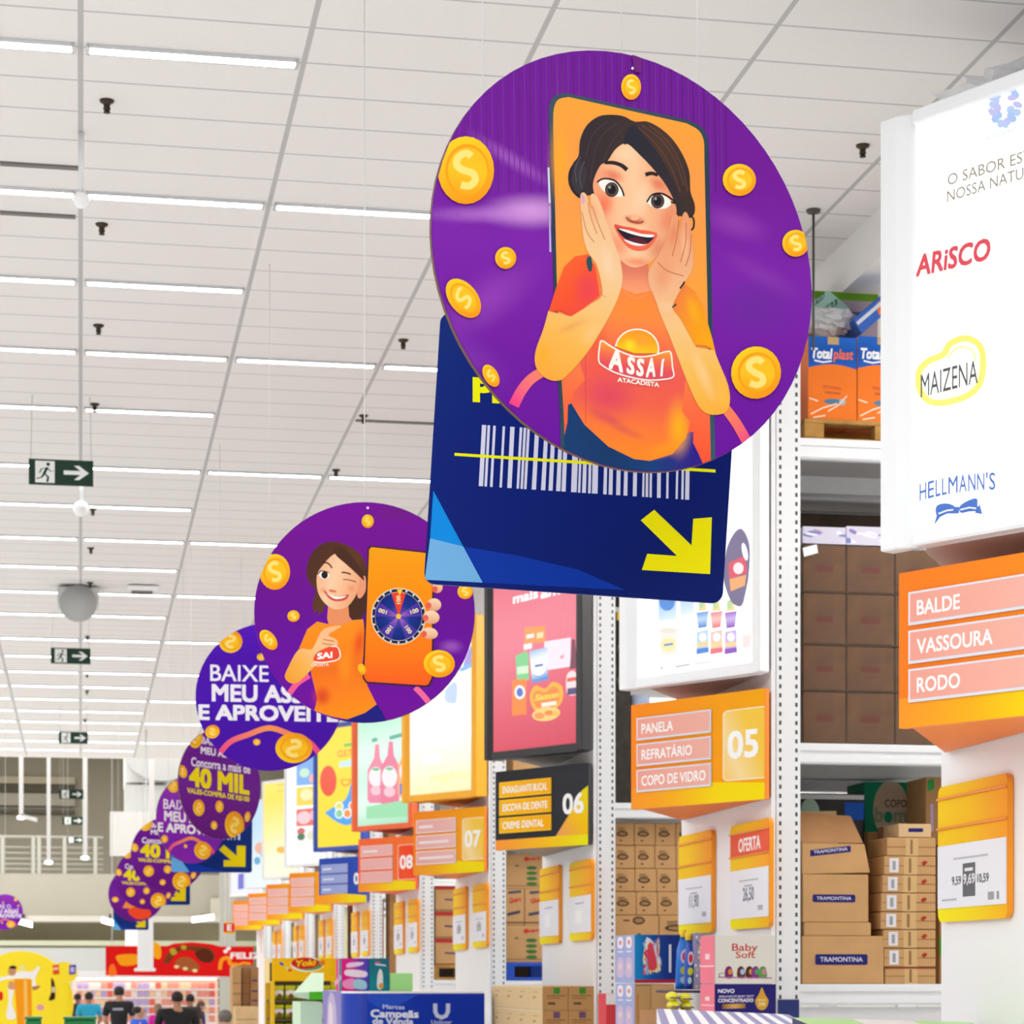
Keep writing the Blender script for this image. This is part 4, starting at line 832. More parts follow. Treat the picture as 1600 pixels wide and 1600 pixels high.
# --- second disc: the same shirted woman winking beside a phone with a prize wheel
D2 = 11.5; c2 = atd(569.5, 957, D2); R2 = 172.5 / FPX * D2
t2, C = disc('disc', c2, R2, -FW, 'purple disc with winking woman holding a phone with a prize wheel, left of blue board')
C.fine = .03; bgdisc(C, R2, ['#76049c', '#700890', '#660694', '#66049e', '#700698']); C.soft(620, 800, 60, 24, '#661a70', .5); C.soft(705, 1010, 24, 14, '#a860c0', .7); C.fine = .02
S3 = lambda x, y: (280 + x * .3125, 760 + y * .3125)
def B(pts, c, n=4): C.blob([S3(*p) for p in pts], c, n)
def Pn(pts, c): C.poly([S3(*p) for p in pts], c)
def St(pts, wd, c, sm=4): C.stroke([S3(*p) for p in pts], wd, c, smooth=sm)
St([(548, 1040), (590, 985), (650, 945)], 9, '#f05a90'); St([(1180, 1005), (1215, 1040), (1255, 1090)], 9, '#f0689a')
B([(770, 276), (850, 300), (915, 350), (938, 430), (940, 560), (918, 650), (880, 670), (845, 640), (800, 560), (730, 600), (722, 622), (692, 645), (700, 615), (675, 632), (668, 580), (682, 520), (650, 480), (636, 420), (655, 350), (700, 296)], C.grad(S3(650, 300), S3(930, 500), ['#4a2c20', '#54301f', '#5e3822', '#4a2a1c'], 6))
Pn([(745, 590), (845, 590), (850, 650), (880, 690), (750, 700), (740, 660)], '#e89060')
B([(832, 1150), (930, 1115), (985, 1085), (1030, 1200), (830, 1200)], '#1c1a7e', 3)
Pn([(750, 690), (690, 676), (640, 715), (600, 810), (650, 830), (660, 940), (690, 1060), (676, 1122), (760, 1150), (840, 1165), (930, 1132), (987, 1090), (942, 1000), (915, 900), (930, 760), (920, 665), (870, 668), (820, 690)], C.grad(S3(700, 680), S3(800, 1150), ['#f7901e', '#f98a16', '#f0701a', '#f5801a', '#fb8c12'], 8))
C.soft(*S3(900, 780), 14, 34, '#e8401e', .8, 10); C.soft(*S3(715, 1050), 20, 22, '#d83a1c', .9); C.soft(*S3(830, 900), 18, 40, '#fa9c1a', .6)
B([(598, 815), (545, 905), (528, 955), (560, 985), (605, 972), (690, 885), (745, 835), (792, 795), (785, 765), (745, 742), (806, 704), (795, 696), (725, 712), (692, 760), (662, 815)], C.grad(S3(540, 960), S3(780, 740), ['#f0a030', '#f4b050', '#f6c48c', '#f4b888'], 6), 3)
St([(720, 765), (775, 775)], 1.4, '#c87848'); St([(715, 785), (772, 795)], 1.4, '#c87848')
B([(765, 345), (722, 390), (690, 440), (690, 510), (710, 562), (752, 604), (792, 616), (842, 600), (880, 552), (902, 500), (912, 460), (890, 430), (840, 390), (800, 340)], C.grad(S3(700, 450), S3(900, 520), ['#f4b890', '#f8cca6', '#f4b88e', '#eca478'], 6)); B([(905, 465), (930, 450), (932, 520), (905, 560), (890, 540)], '#eb9a76')
B([(770, 300), (830, 315), (900, 400), (925, 470), (880, 430), (830, 385), (785, 345)], '#4a2a1e'); C.soft(*S3(720, 520), 8, 8, '#f08a68', .7); C.soft(*S3(860, 510), 8, 9, '#f08a68', .7)
B([(697, 445), (712, 425), (745, 432), (748, 455), (720, 463)], '#f4f0ea'); C.ellipse(*S3(727, 443), 5, 5.6, '#241a1c'); St([(692, 440), (712, 422), (748, 432)], 1.6, '#221618'); St([(820, 465), (850, 468), (885, 478)], 1.4, '#5a3428'); St([(720, 380), (745, 385), (765, 408)], 2.2, '#2e1a18'); St([(812, 430), (835, 432), (858, 440)], 2.2, '#2e1a18')
B([(750, 515), (780, 520), (785, 530), (755, 528)], '#d87a58'); B([(722, 518), (760, 545), (800, 552), (848, 540), (830, 568), (780, 574), (745, 556)], '#d04a40'); B([(735, 532), (765, 547), (800, 553), (836, 547), (815, 560), (775, 562)], '#f8f4f0', 3)
B([(690, 830), (760, 800), (795, 810), (800, 860), (720, 880), (672, 874)], '#ee4a30'); C.stroke([S3(*p) for p in [(760, 800), (795, 806), (800, 862), (720, 880), (672, 876)]], 1.8, '#fff2e8', smooth=3); C.text('SAI', S3(690, 864), S3(766, 856), 9, '#ffffff', .04); C.text('CADISTA', S3(660, 900), S3(748, 898), 4.5, '#ffe8d8', .02)
C.fine = 0
# phone and wheel
Pn([(942, 310), (958, 296), (1245, 326), (1275, 330), (1272, 960), (1255, 998), (1230, 1004), (935, 985), (917, 960)], '#3a2233')
Pn([(950, 316), (962, 304), (1240, 334), (1266, 338), (1262, 956), (1246, 990), (1228, 995), (940, 976), (925, 955)], C.grad(S3(1090, 300), S3(1090, 1000), ['#f7a010', '#f79408', '#f98a0c', '#fb7a10', '#fa5c1a'], 10))
wc = (1097, 650); C.ellipse(*S3(*wc), 43, 44.5, '#e8dcc0'); C.ellipse(*S3(*wc), 41.5, 43, '#101c48'); C.ellipse(*S3(*wc), 37, 38.5, '#f0e8d8')
for k in range(20):
    a = math.radians(k * 18); C.ellipse(wc[0] * .3125 + 280 + 39.5 * math.cos(a), wc[1] * .3125 + 760 + 41 * math.sin(a), 1.6, 1.6, '#e8e8f4', 0, 8)
for k in range(10):
    pts = [S3(*wc)] + [S3(wc[0] + 117 * math.cos(math.radians(-108 + 36 * k + j * 9)), wc[1] + 121 * math.sin(math.radians(-108 + 36 * k + j * 9))) for j in range(5)]
    C.poly(pts, '#e8402a' if k == 0 else (C.grad(S3(*wc), pts[2], ['#b070c8', '#5a3aa8', '#3c2c98'], 4) if k % 2 == 0 else C.grad(S3(*wc), pts[2], ['#6a4ab0', '#12308c', '#0c2472'], 4)))
    a = math.radians(-90 + 36 * k)
    if k % 2 == 0:
        m0 = (wc[0] + 62 * math.cos(a), wc[1] + 62 * math.sin(a)); m1 = (wc[0] + 104 * math.cos(a), wc[1] + 104 * math.sin(a)); nx, ny = -math.sin(a), math.cos(a)
        C.text('100', S3(m0[0] + nx * 9, m0[1] + ny * 9), S3(m1[0] + nx * 9, m1[1] + ny * 9), 5.5, '#f4e8a8', .03, up=S3(m0[0] - nx * 10, m0[1] - ny * 10))
C.ellipse(*S3(*wc), 4, 4, '#f7c030'); C.poly([S3(1088, 516), S3(1118, 516), S3(1103, 545)], '#f7d030')
for x, y, rx, ry, r_ in ((1292, 503, 8, 9.5, 0), (1275, 592, 11, 10, 5), (1260, 655, 13, 10.5, 5), (1252, 735, 13, 9, 8)):
    C.ellipse(*S3(x, y), rx, ry, C.grad(S3(x, y - 30), S3(x, y + 30), ['#f8d8b8', '#f0c09c', '#e0a080'], 4), r_); C.ellipse(*S3(x - 28 if x < 1290 else x - 14, y + (4 if x < 1290 else 12)), 4.5, 5, '#e8604a', r_)
for x, y, rx, ry, r_ in ((478, 428, 24, 28, 0), (943, 175, 9.5, 10.5, 0), (572, 649, 9.6, 9, 0), (447, 768, 11, 18, -38), (1430, 527, 12, 11.5, 0), (1300, 887, 24.5, 21.5, 5), (914, 915, 6, 9, -20)): coin(C, *S3(x, y), rx, ry, r_, rx > 9.2)
C.ellipse(*S3(943, 108), 2, 2, '#e8d8f0'); C.build('printed_face', t2, label='printed picture of a winking woman beside a phone')
# --- repeated print designs in unit-disc coordinates (y up)
def ucoin(C, x, y, rx, ry, rot=0): coin(C, x, y, rx, ry, rot, True)
def arc(C, cols=('#f0408a', '#f77a70', '#fa9a50', '#f77a70', '#f0408a'), y=-.47, h=.33, w_=.72):
    C.stroke([(-w_, y - h), (-w_ * .75, y - h * .4), (-w_ * .4, y - .04), (0, y + .05), (w_ * .4, y - .04), (w_ * .75, y - h * .4), (w_, y - h)], .075, C.grad((-w_, 0), (w_, 0), list(cols), 8), smooth=5)
def design_baixe(C, rad, cols):
    C.f = lambda a, b: (a * rad, b * rad); bgdisc(C, rad, cols); w_ = '#f6f2fa'
    C.text('BAIXE O', (-.8, .22), (.32, .2), .215, w_, .012); C.text('MEU ASSAÍ', (-.78, -.05), (.75, -.08), .215, w_, .04); C.text('E APROVEITE', (-.96, -.3), (.93, -.33), .19, w_, .045)
    arc(C, h=.36)
    for a in ((-.525, .75, .16, .155), (-.77, -.47, .1, .09, 25), (-.17, -.61, .05, .045), (.33, -.69, .25, .205), (-.11, .54, .06, .05), (.6, .7, .1, .1), (.75, .35, .06, .07)): ucoin(C, *a)
def design_40(C, rad, cols):
    C.f = lambda a, b: (a * rad, b * rad); bgdisc(C, rad, cols); w_ = '#efe4f6'; y_ = '#f7e000'
    C.text('BAIXE O', (-.45, .72), (.2, .68), .12, w_, .03); C.text('MEU ASSAÍ', (-.47, .54), (.42, .49), .12, w_, .045); C.text('Concorra a mais de', (-.7, .3), (.74, .25), .15, w_, .03)
    C.text('40 MIL', (-.75, -.05), (.72, -.13), .32, y_, .055); C.text('VALES-COMPRA DE R$100', (-.8, -.19), (.72, -.27), .085, y_, .04)
    for a in ((-.6, .82, .17, .2, -20), (-.9, .18, .1, .12, 30), (-.52, -.45, .14, .15), (-.02, -.4, .1, .11), (.67, -.55, .07, .1, -20), (-.15, -.75, .08, .08), (.35, -.72, .24, .25)): ucoin(C, *a)
def design_fruit(C, rad, cols):
    C.f = lambda a, b: (a * rad, b * rad); bgdisc(C, rad, cols)
    for a in ((-.6, .55, .15, .16), (-.1, .6, .12, .1), (.35, .55, .1, .09), (-.75, -.2, .12, .1), (.5, -.1, .22, .12), (.15, .1, .08, .08), (.75, -.25, .14, .12), (-.25, .2, .08, .06)): ucoin(C, *a)
    C.poly([(-.5, -.5), (-.15, .1), (.15, -.55)], '#f08a3a'); C.blob([(-.3, -.6), (.1, -.45), (.5, -.6), (.45, -.85), (0, -.9)], '#f0481e')
CV = ['#5a0fc0', '#4c0ab0', '#4a0cb2', '#4606a8', '#4a08a6']; CP = ['#7a1aa0', '#6a1090', '#701a98', '#6a0f86', '#640e7c']; CM = ['#9a3ac0', '#8a2ab8', '#8a24b8', '#7a1ab0', '#8a20b4']
specs = [(421, 1089, 17.1, .54, 0, CV, design_baixe, 'violet disc reading BAIXE MEU ASSAÍ partly behind the winking woman disc'),
         (344, 1226, 22.9, .535, 49, CP, design_40, 'dark purple disc turned sideways reading 40 MIL in yellow'),
         (299, 1281, 28.5, .53, 46, CM, design_baixe, 'light purple disc with an orange arc between two 40 MIL discs'),
         (263, 1335, 34.0, .54, 12, CP, design_40, 'purple disc with yellow 40 behind the light purple disc'),
         (230, 1372, 39.6, .53, 8, CP, design_40, 'smaller purple disc with yellow 40, second from the far end'),
         (213, 1397, 45.2, .535, 5, CP, design_fruit, 'farthest and lowest purple disc with orange shapes in the hanging row'),
         (8, 1425, 41.0, .31, 0, CM, design_baixe, 'small purple disc cut by the left picture edge under the balcony')]
for x, y, d, rad, yaw, cols, fn, lab in specs:
    a = math.radians(yaw); n = -FW * math.cos(a) + RT * math.sin(a)
    t, C = disc('disc', atd(x, y, d), rad, n, lab); fn(C, rad, cols); C.build('printed_face', t)
# --- blue barcode boards
NAVY = M('navy_board', '#0a2272', .4)
def blueboard(c, W, H, n, label, roll=0, px=False, d=None):
    n = V(n).normalized(); v = (UP - n * n.dot(UP)).normalized(); u = v.cross(n); a = math.radians(roll); u, v = u * math.cos(a) + v * math.sin(a), v * math.cos(a) - u * math.sin(a)
    t = thing('hanging_board', c, label, 'promotional board', 'blue arrow boards hung behind the discs')
    out = rrect(-W / 2, -H / 2, W / 2, H / 2, .03); q = MB(); q.prism([c + u * p[0] + v * p[1] for p in out], -n * .008); q.build('board', [NAVY], t)
    for s in (-.36, .36):
        p = c + u * (s * W) + v * (H / 2); MB().tube([p, (p.x, p.y, CEIL if p.y < C_END else 12)], .0016 if c.y < 8 else .003, 5).build('hanging_wire', WIRE, t)
    C = Canvas(c + n * .0005, u, v, clip=out); return t, C
d = 6.55
cb = atd(909, 716, d)
tB, C = blueboard(cb, 468 / FPX * d, 424 / FPX * d, -FW + RT * .03, 'large dark blue barcode board with yellow arrow hanging behind the biggest disc', -3.6)
C.raw([(-1, -1), (1, -1), (1, 1), (-1, 1)], C.grad((690, 510), (1000, 900), ['#0a2a78', '#06227a', '#052076', '#041c6a'], 8))
Q = lambda x, y: (640 + x * .3375, 480 + y * .3375)
C.poly([Q(*p) for p in [(110, 850), (248, 1108), (95, 1070)]], '#0a92ea'); C.poly([Q(*p) for p in [(95, 1070), (248, 1108), (338, 1275), (70, 1262)]], '#76b8ea'); C.poly([Q(*p) for p in [(248, 1108), (500, 1150), (780, 1215), (1000, 1310), (338, 1275)]], '#0838a6')
bars = [(335, 355, 320, 340), (361, 373, 346, 358), (387, 399, 372, 384), (431, 442, 416, 427), (466, 486, 452, 472), (510, 522, 495, 506), (528, 540, 513, 524), (545, 557, 529, 541), (581, 600, 565, 585), (625, 642, 608, 628), (657, 675, 643, 662), (692, 708, 678, 698), (715, 733, 703, 722), (757, 784, 747, 773), (790, 800, 779, 790), (808, 824, 798, 816), (832, 845, 826, 838), (850, 876, 844, 870), (905, 918, 896, 912), (928, 944, 921, 939), (962, 979, 956, 975), (998, 1012, 990, 1008), (1038, 1055, 1033, 1051), (1083, 1090, 1076, 1086), (1096, 1106, 1092, 1104), (1114, 1124, 1110, 1121), (1148, 1165, 1145, 1162), (1192, 1201, 1187, 1198), (1237, 1247, 1231, 1241), (1262, 1272, 1257, 1268), (1280, 1298, 1275, 1294)]
for a, b, c_, e in bars:
    f0 = 545 + (a - 335) * .066; f1 = 828 + (c_ - 320) * .066; C.poly([Q(a, f0), Q(b, f0 + 1), Q(e, f1 + 1), Q(c_, f1)], '#dfe4f2')
C.poly([Q(*p) for p in [(208, 675), (1416, 752), (1416, 766), (208, 688)]], '#fcff00')
C.poly([Q(*p) for p in [(1132, 938), (1305, 1103), (1313, 980), (1399, 973), (1391, 1236), (1075, 1217), (1100, 1142), (1238, 1152), (1070, 987)]], '#fff600')
C.text('CONSULTE', Q(290, 300), Q(1150, 330), 28, '#e4e800', .05); C.text('PREÇOS', Q(292, 432), Q(920, 470), 34, '#fcff00', .06)
C.build('printed_face', tB)
def blue_print(C, W, H):
    C.f = lambda a, b: (a * W, b * H)
    C.poly([(-.5, -.5), (.5, -.5), (.5, .5), (-.5, .5)], '#0a2c78'); C.poly([(-.5, -.15), (-.27, -.5), (-.5, -.5)], '#6ab4ea'); C.poly([(-.5, -.1), (-.36, -.34), (-.5, -.3)], '#0a92ea'); C.poly([(-.36, -.34), (.2, -.5), (-.27, -.5)], '#0838a6')
    for k in range(16): C.poly([(-.35 + k * .045, -.05), (-.35 + k * .045 + .012 + .012 * (k % 3 == 0), -.05), (-.35 + k * .045 + .012 + .012 * (k % 3 == 0), .28), (-.35 + k * .045, .28)], '#dfe4f2')
    C.poly([(-.42, .1), (.42, .1), (.42, .125), (-.42, .125)], '#e4e000')
    C.poly([(.15, -.12), (.31, -.27), (.31, -.13), (.42, -.13), (.42, -.42), (.15, -.42), (.15, -.33), (.24, -.33), (.09, -.19)], '#f0d800')
for x0, x1, yb, d, lab, roll in ((268, 394, 1363, 29.2, 'dark blue arrow board hanging under the sideways 40 MIL disc', -.5), (212, 297, 1414, 41.0, 'smaller dark blue arrow board peeking out right of the far purple discs', 0), (177, 232, 1453, 46.5, 'tiny blue board corner under the farthest purple disc', 0)):
    W = (x1 - x0) / FPX * d; H = W * .9; cc = atd((x0 + x1) / 2, yb - (x1 - x0) * .45, d)
    t, C = blueboard(cc, W, H, -FW, lab, roll); blue_print(C, W, H); C.build('printed_face', t)
# ---------------------------------------------------------------- goods on the racks
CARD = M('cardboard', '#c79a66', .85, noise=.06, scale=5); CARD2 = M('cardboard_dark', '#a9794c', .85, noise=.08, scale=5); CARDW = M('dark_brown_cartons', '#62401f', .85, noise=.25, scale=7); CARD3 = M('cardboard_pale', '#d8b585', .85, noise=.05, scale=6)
TAPE = M('packing_tape', '#d9b27a', .25); FILM = M('stretch_film', '#f4f6fa', .06, alpha=.03); WOOD = M('pallet_wood', '#b0823f', .85, noise=.25, scale=9); BLUEP = M('blue_pallet_plastic', '#1c4fc0', .5)
NAV = '#2a2a72'
def front(x0, x1, y0, y1, Y, dep):
    a, b = aty(x0, y1, Y), aty(x1, y0, Y); return [a.x, b.x, Y, Y + dep, a.z, b.z - .003]
def carton(dm, mat, label, group=None, cat='box', name='cardboard_box', prints=None, tape=None, side=None, bev=.006):
    x0, x1, y0, y1, z0, z1 = dm
    o = MB().box(*dm).build(name, mat, base=((x0 + x1) / 2, y0, z0), bev=bev); tag(o, label, cat, group)
    if tape: MB().box(x0 + (x1 - x0) * tape[0], x0 + (x1 - x0) * tape[1], y0 - .0015, y0 - .0005, z0 + .002, z1 - .002).build('packing_tape', TAPE, o)
    if prints:
        C = Canvas((x0, y0 - .001, z0), (1, 0, 0), (0, 0, 1)); W, H = x1 - x0, z1 - z0; C.f = lambda a, b: (a * W, b * H); C.clip = [(0, 0), (W, 0), (W, H), (0, H)]; prints(C); C.build('printed_front', o)
    if side:
        C = Canvas((x0 - .001, y1, z0), (0, -1, 0), (0, 0, 1)); W2, H = y1 - y0, z1 - z0; C.f = lambda a, b: (a * W2, b * H); C.clip = [(0, 0), (W2, 0), (W2, H), (0, H)]; side(C); C.build('printed_side', o)
    return o
def full1(C, c): C.poly([(0, 0), (1, 0), (1, 1), (0, 1)], c)
def pallet(x0, x1, y0, y1, z0, z1, mat, label):
    t = thing('pallet', (x0, y0, z0), label, 'pallet'); h = z1 - z0
    for k in range(3): y = y0 + (y1 - y0 - .12) * k / 2; MB().box(x0, x1, y, y + .12, z1 - h * .2, z1).build('deck_board', mat, t, bev=.004); 
    for k in range(3):
        for j in range(2): x = x0 + (x1 - x0 - .14) * k / 2; y = y0 + (y1 - y0 - .12) * j; MB().box(x, x + .14, y, y + .12, z0 + h * .18, z1 - h * .2).build('block', mat, t, bev=.004)
    for j in range(2): y = y0 + (y1 - y0 - .12) * j; MB().box(x0, x1, y, y + .12, z0, z0 + h * .18).build('bottom_board', mat, t, bev=.004)
    return t
def film(dm, label, ap='stretch_wrap'):
    x0, x1, y0, y1, z0, z1 = dm
    q = MB(); n = 10; rnd = random.Random(3)
    # slightly wavy film wall round the load
    ring = [(x0, y1), (x0, y0)] + [(x0 + (x1 - x0) * k / n, y0 - .004 * (k % 2)) for k in range(1, n)] + [(x1, y0), (x1, y1)]
    rows = []
    for j in range(7):
        z = z0 + (z1 - z0) * j / 6; rows.append([V((a + rnd.uniform(-.006, .002) if a == x0 else a, b + rnd.uniform(-.012, 0), z)) for a, b in ring])
    vs_ = [p for r_ in rows for p in r_]; m = len(ring); fs = [(j * m + k, j * m + k + 1, (j + 1) * m + k + 1, (j + 1) * m + k) for j in range(6) for k in range(m - 1)]
    q.add(vs_, fs, 0, True); o = q.build(ap, FILM, base=(x0, y0, z0)); return tag(o, label, 'stretch wrap')
# --- aisle 05, lower level
Y1 = ROWY[1] + .1; ZS = BEAMZ[0]
def tram(C, x0=.17, x1=.82, y0=.42, y1=.62):
    C.poly(rrect(x0, y0, x1, y1, .03), NAV); C.text('TRAMONTINA', (x0 + .06, y0 + (y1 - y0) * .3), (x1 - .06, y0 + (y1 - y0) * .3), (y1 - y0) * .42, '#d8d4e4', .02)
def onshelf(x0, x1, y0, y1, Y, dep, zb=None):
    d = front(x0, x1, y0, y1, Y, dep)
    if zb is not None: d[4] = zb
    return d
G1 = 'brown cartons with navy labels'
b1 = carton(onshelf(1253, 1381, 1462, 1537, Y1, .5, ZS), CARD, 'lowest and widest brown carton with a navy label on the lower shelf', G1, prints=lambda C: tram(C, .16, .8, .40, .62))
b2 = carton(onshelf(1256, 1361, 1441, 1462, Y1, .5, aty(1256, 1462, Y1).z), CARD, 'low plain brown carton on the widest navy label carton', G1)
b3 = carton(onshelf(1254, 1357, 1366, 1441, Y1, .5, aty(1256, 1441, Y1).z), CARD, 'brown carton with navy label in the middle of the left stack', G1, prints=lambda C: tram(C, .15, .8, .42, .58))
d3 = onshelf(1253, 1353, 1318, 1366, Y1, .46, aty(1256, 1366, Y1).z)
x0, x1, y0, y1, z0, z1 = d3
o = MB().prism([(x0, y0, z0), (x1 + .03, y0, z0 + .015), (x1 - .01, y0, z1), (x0, y0, z1 + .005)], (0, .46, 0)).build('cardboard_box', CARD, base=(x0, y0, z0), bev=.005)
tag(o, 'open brown carton with raised flaps on top of the left carton stack', 'box', G1)
C = Canvas((x0, y0 - .001, z0), (1, 0, 0), (0, 0, 1)); W, H = x1 - x0, z1 - z0; C.f = lambda a, b: (a * W, b * H)
C.poly([(.13, .58), (.76, .74), (.76, .94), (.13, .78)], NAV); C.text('TRAMONTINA', (.18, .66), (.71, .79), .1, '#d8d4e4', .02); C.build('printed_front', o)
zf = aty(1256, 1272, Y1).z
MB().prism([(x0, y0, z1 + .003), (x1 - .02, y0, z1 + .006), (x1 - .07, y0 + .12, zf), (x0, y0 + .12, zf + .02)], (0, .006, 0)).build('front_flap', CARD2, o)
MB().prism([(x0, y0 + .3, z1 + .01), (x1 - .1, y0 + .3, z1 + .01), (x1 - .1, y0 + .34, zf + .05), (x0, y0 + .34, zf + .04)], (0, .006, 0)).build('rear_flap', CARD3, o)
ys = [1308, 1337, 1366.5, 1394.5, 1424, 1451.7, 1481, 1510.5, 1537]; xs = [1386, 1381.5, 1379, 1377, 1376, 1380, 1381.5, 1383]
nth = ['topmost', 'second', 'third', 'fourth', 'fifth', 'sixth', 'seventh', 'bottom']
def flat(i):
    def p(C):
        C.poly([(0, .47), (1, .47), (1, .5), (0, .5)], '#8a5a36')
        C.poly([(.38, 0), (.64, 0), (.64, 1), (.38, 1)], '#d8b27c')
        C.stroke([(.5, .1), (.5, .9)], .05, '#9a7448')
        if 0 < i < 7: C.poly([(.1, .12), (.28, .12), (.28, .9), (.1, .9)], '#e4e2e6'); C.stroke([(.19, .25), (.19, .75)], .06, '#a0a0a8')
        if i > 0 and i < 7: C.poly([(.72, .62), (.76, .75), (.8, .78), (.84, .7), (.8, .55), (.76, .5)], '#b23a2a')
        if i == 7: C.poly([(0, .93), (1, .93), (1, .99), (0, .99)], '#a8402c')
    return p
for i in range(8):
    zb = ZS if i == 7 else aty(1400, ys[i + 1], Y1).z
    d = onshelf(xs[i], 1462, ys[i], ys[i + 1], Y1, .4, zb); d[5] -= .004; d[2] += .0
    carton(d, CARD, '%s flat brown carton with tape strip in the tall narrow stack' % nth[i] if i not in (0, 7) else '%s flat brown carton of the tall taped stack, no white label' % nth[i], 'flat taped cartons in the tall stack', prints=flat(i), bev=.004)
def navb(C): C.poly(rrect(.3, .4, .75, .68, .05), NAV)
zt = aty(1400, 1308, Y1).z
carton(onshelf(1404, 1455, 1287, 1308, Y1, .3, zt), CARD3, 'small pale carton on top of the tall taped stack', prints=navb, bev=.004)
carton(onshelf(1380, 1401, 1291, 1318, Y1 + .42, .12, zt - .03), CARD2, 'small brown carton behind the top of the tall taped stack', prints=navb, bev=.004)
carton(onshelf(1356, 1400, 1300, 1537, Y1 + .55, .25, ZS), CARD2, 'dark brown cartons standing in the gap behind the tall taped stack', bev=.004)
def copo(C):
    full1(C, '#17936f'); C.ellipse(.5, .62, .34, .4, '#c9b49c'); C.text('COPO', (.38, .66), (.8, .66), .1, '#4a4238', .01); C.text('bom', (.19, .46), (.8, .46), .19, '#8a9c80', .035); C.ellipse(.45, .52, .07, .08, '#17936f')
    C.stroke([(.1, .1), (.3, .14)], .03, '#7cc8b0')
carton(onshelf(1351, 1433, 1222, 1336, Y1 + .85, .4), M('green_carton', '#17936f', .7), 'green carton with a beige circle at the back of the lower shelf', prints=copo)
carton(onshelf(1345, 1440, 1339, 1537, Y1 + .87, .4, ZS + .001), CARD2, 'brown carton supporting the green carton with the beige circle')
def grn(C): full1(C, '#b98a5c'); C.poly([(.52, .38), (1, .38), (1, .7), (.52, .7)], '#2f9a2a'); C.poly([(.05, .78), (.28, .82), (.28, .98), (.05, .95)], '#3aa04a'); C.stroke([(.2, .2), (.2, .6)], .1, '#b8a8d0')
carton(onshelf(1447, 1492, 1214, 1320, Y1 + .35, .4), CARD, 'upper brown carton with a green square at the right edge of the shelf', prints=grn)
def grn2(C): full1(C, '#b98a5c'); C.poly([(0, .72), (.45, .72), (.45, .87), (0, .87)], '#35b02c'); C.poly([(0, .2), (.6, .2), (.6, .34), (0, .34)], '#35b02c')
carton(onshelf(1468, 1502, 1320, 1537, Y1 + .35, .4, ZS), CARD, 'tall brown carton with two green squares half behind the end board', prints=grn2)
def blk(C): C.poly([(0, .9), (1, .9), (1, .98), (0, .98)], '#e8ecf0'); C.poly([(.7, .55), (1, .55), (1, .85), (.7, .85)], '#2a6ae0'); C.blob([(.02, .6), (.15, .5), (.3, .7), (.2, .9), (.05, .85)], '#b8d8c8')
carton(onshelf(1250, 1350, 1240, 1330, Y1 + .62, .3), M('black_carton', '#101014', .5), 'black carton with a blue corner label behind the open flaps', prints=blk)
carton(onshelf(1250, 1345, 1333, 1537, Y1 + .64, .3, ZS), CARD2, 'brown carton standing behind the left carton stack')
# --- aisle 05, middle level: wrapped load of brown cartons
Ym = ROWY[1] + .12; xb = [1254, 1322, 1398, 1470, 1540]; yb = [851, 927, 1009, 1081, 1160]
tier = ['top', 'second', 'third', 'bottom']; colw = ['left', 'second', 'third', 'right']
def ghost(C): C.stroke([(.3, .5), (.7, .5)], .13, '#6a3626'); C.stroke([(.35, .34), (.65, .34)], .05, '#6a4430'); C.poly([(.03, .02), (.97, .02), (.97, .05), (.03, .05)], '#4a3420')
for r_ in range(4):
    for c_ in range(4):
        d = onshelf(xb[c_] + .4, xb[c_ + 1] - .4, yb[r_] + .5, yb[r_ + 1], Ym, .5, BEAMZ[1] if r_ == 3 else aty(1300, yb[r_ + 1], Ym).z); d[5] = aty(1300, yb[r_] + .6, Ym).z
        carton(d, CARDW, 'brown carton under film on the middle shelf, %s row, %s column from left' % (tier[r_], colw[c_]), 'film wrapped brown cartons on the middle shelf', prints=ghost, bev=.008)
PURPK = M('printed_pack_film', '#cfc6de', .35, noise=.12, scale=20)
for k in range(4):
    def pp(C, k=k):
        full1(C, '#d9d4e6'); rnd = random.Random(k)
        for j in range(9): C.ellipse(rnd.random(), rnd.uniform(.2, .8), .07, .16, rnd.choice(['#8d7cc0', '#c8a0b8', '#a698d2', '#f2eff8', '#7a86c4']), rnd.uniform(0, 90), 8)
    carton(onshelf(xb[k] + .5, xb[k + 1] - .5, 824, 850, Ym, .4, aty(1300, 850.5, Ym).z + .002), PURPK, 'flat white and purple pack lying on the wrapped cartons, %s from left' % ['first', 'second', 'third', 'fourth'][k], 'white and purple packs above the wrapped cartons', 'pack', 'flat_pack', prints=pp)
x0 = aty(1253, 900, Ym).x; x1 = aty(1541, 900, Ym).x
film([x0 - .015, x1 + .02, Ym - .02, Ym + .5, BEAMZ[1] + .002, aty(1300, 826, Ym).z], 'clear film wrapped round the brown cartons on the middle shelf')
C0 = aty(1254, 860, Ym)
o = MB().obox((C0.x, Ym - .035, C0.z - .05), (.1, 0, .03), (0, .002, 0), (-.01, 0, .06)).build('paper_tag', M('paper', '#eeeef6', .4), base=(C0.x, Ym - .035, C0.z)); tag(o, 'small white paper slip stuck on the wrapped cartons beside the upright', 'paper slip')
for lv, (za, zb2) in enumerate(((BEAMZ[0], 1.25), (BEAMZ[1], 1.85))):  # dark loads added to shut off the bright open space behind the shelves
    carton([XP + .3, XP + 2.4, ROWY[1] + 1.4, ROWY[1] + 2.28, za + .001, za + zb2], M('added_dark_load', '#4a3a2e', .8, noise=.3, scale=4), 'added dark light-blocking load at the back of the %s shelf beside sign 05' % ('lower' if lv == 0 else 'middle'), cat='pallet load', name='wrapped_load')
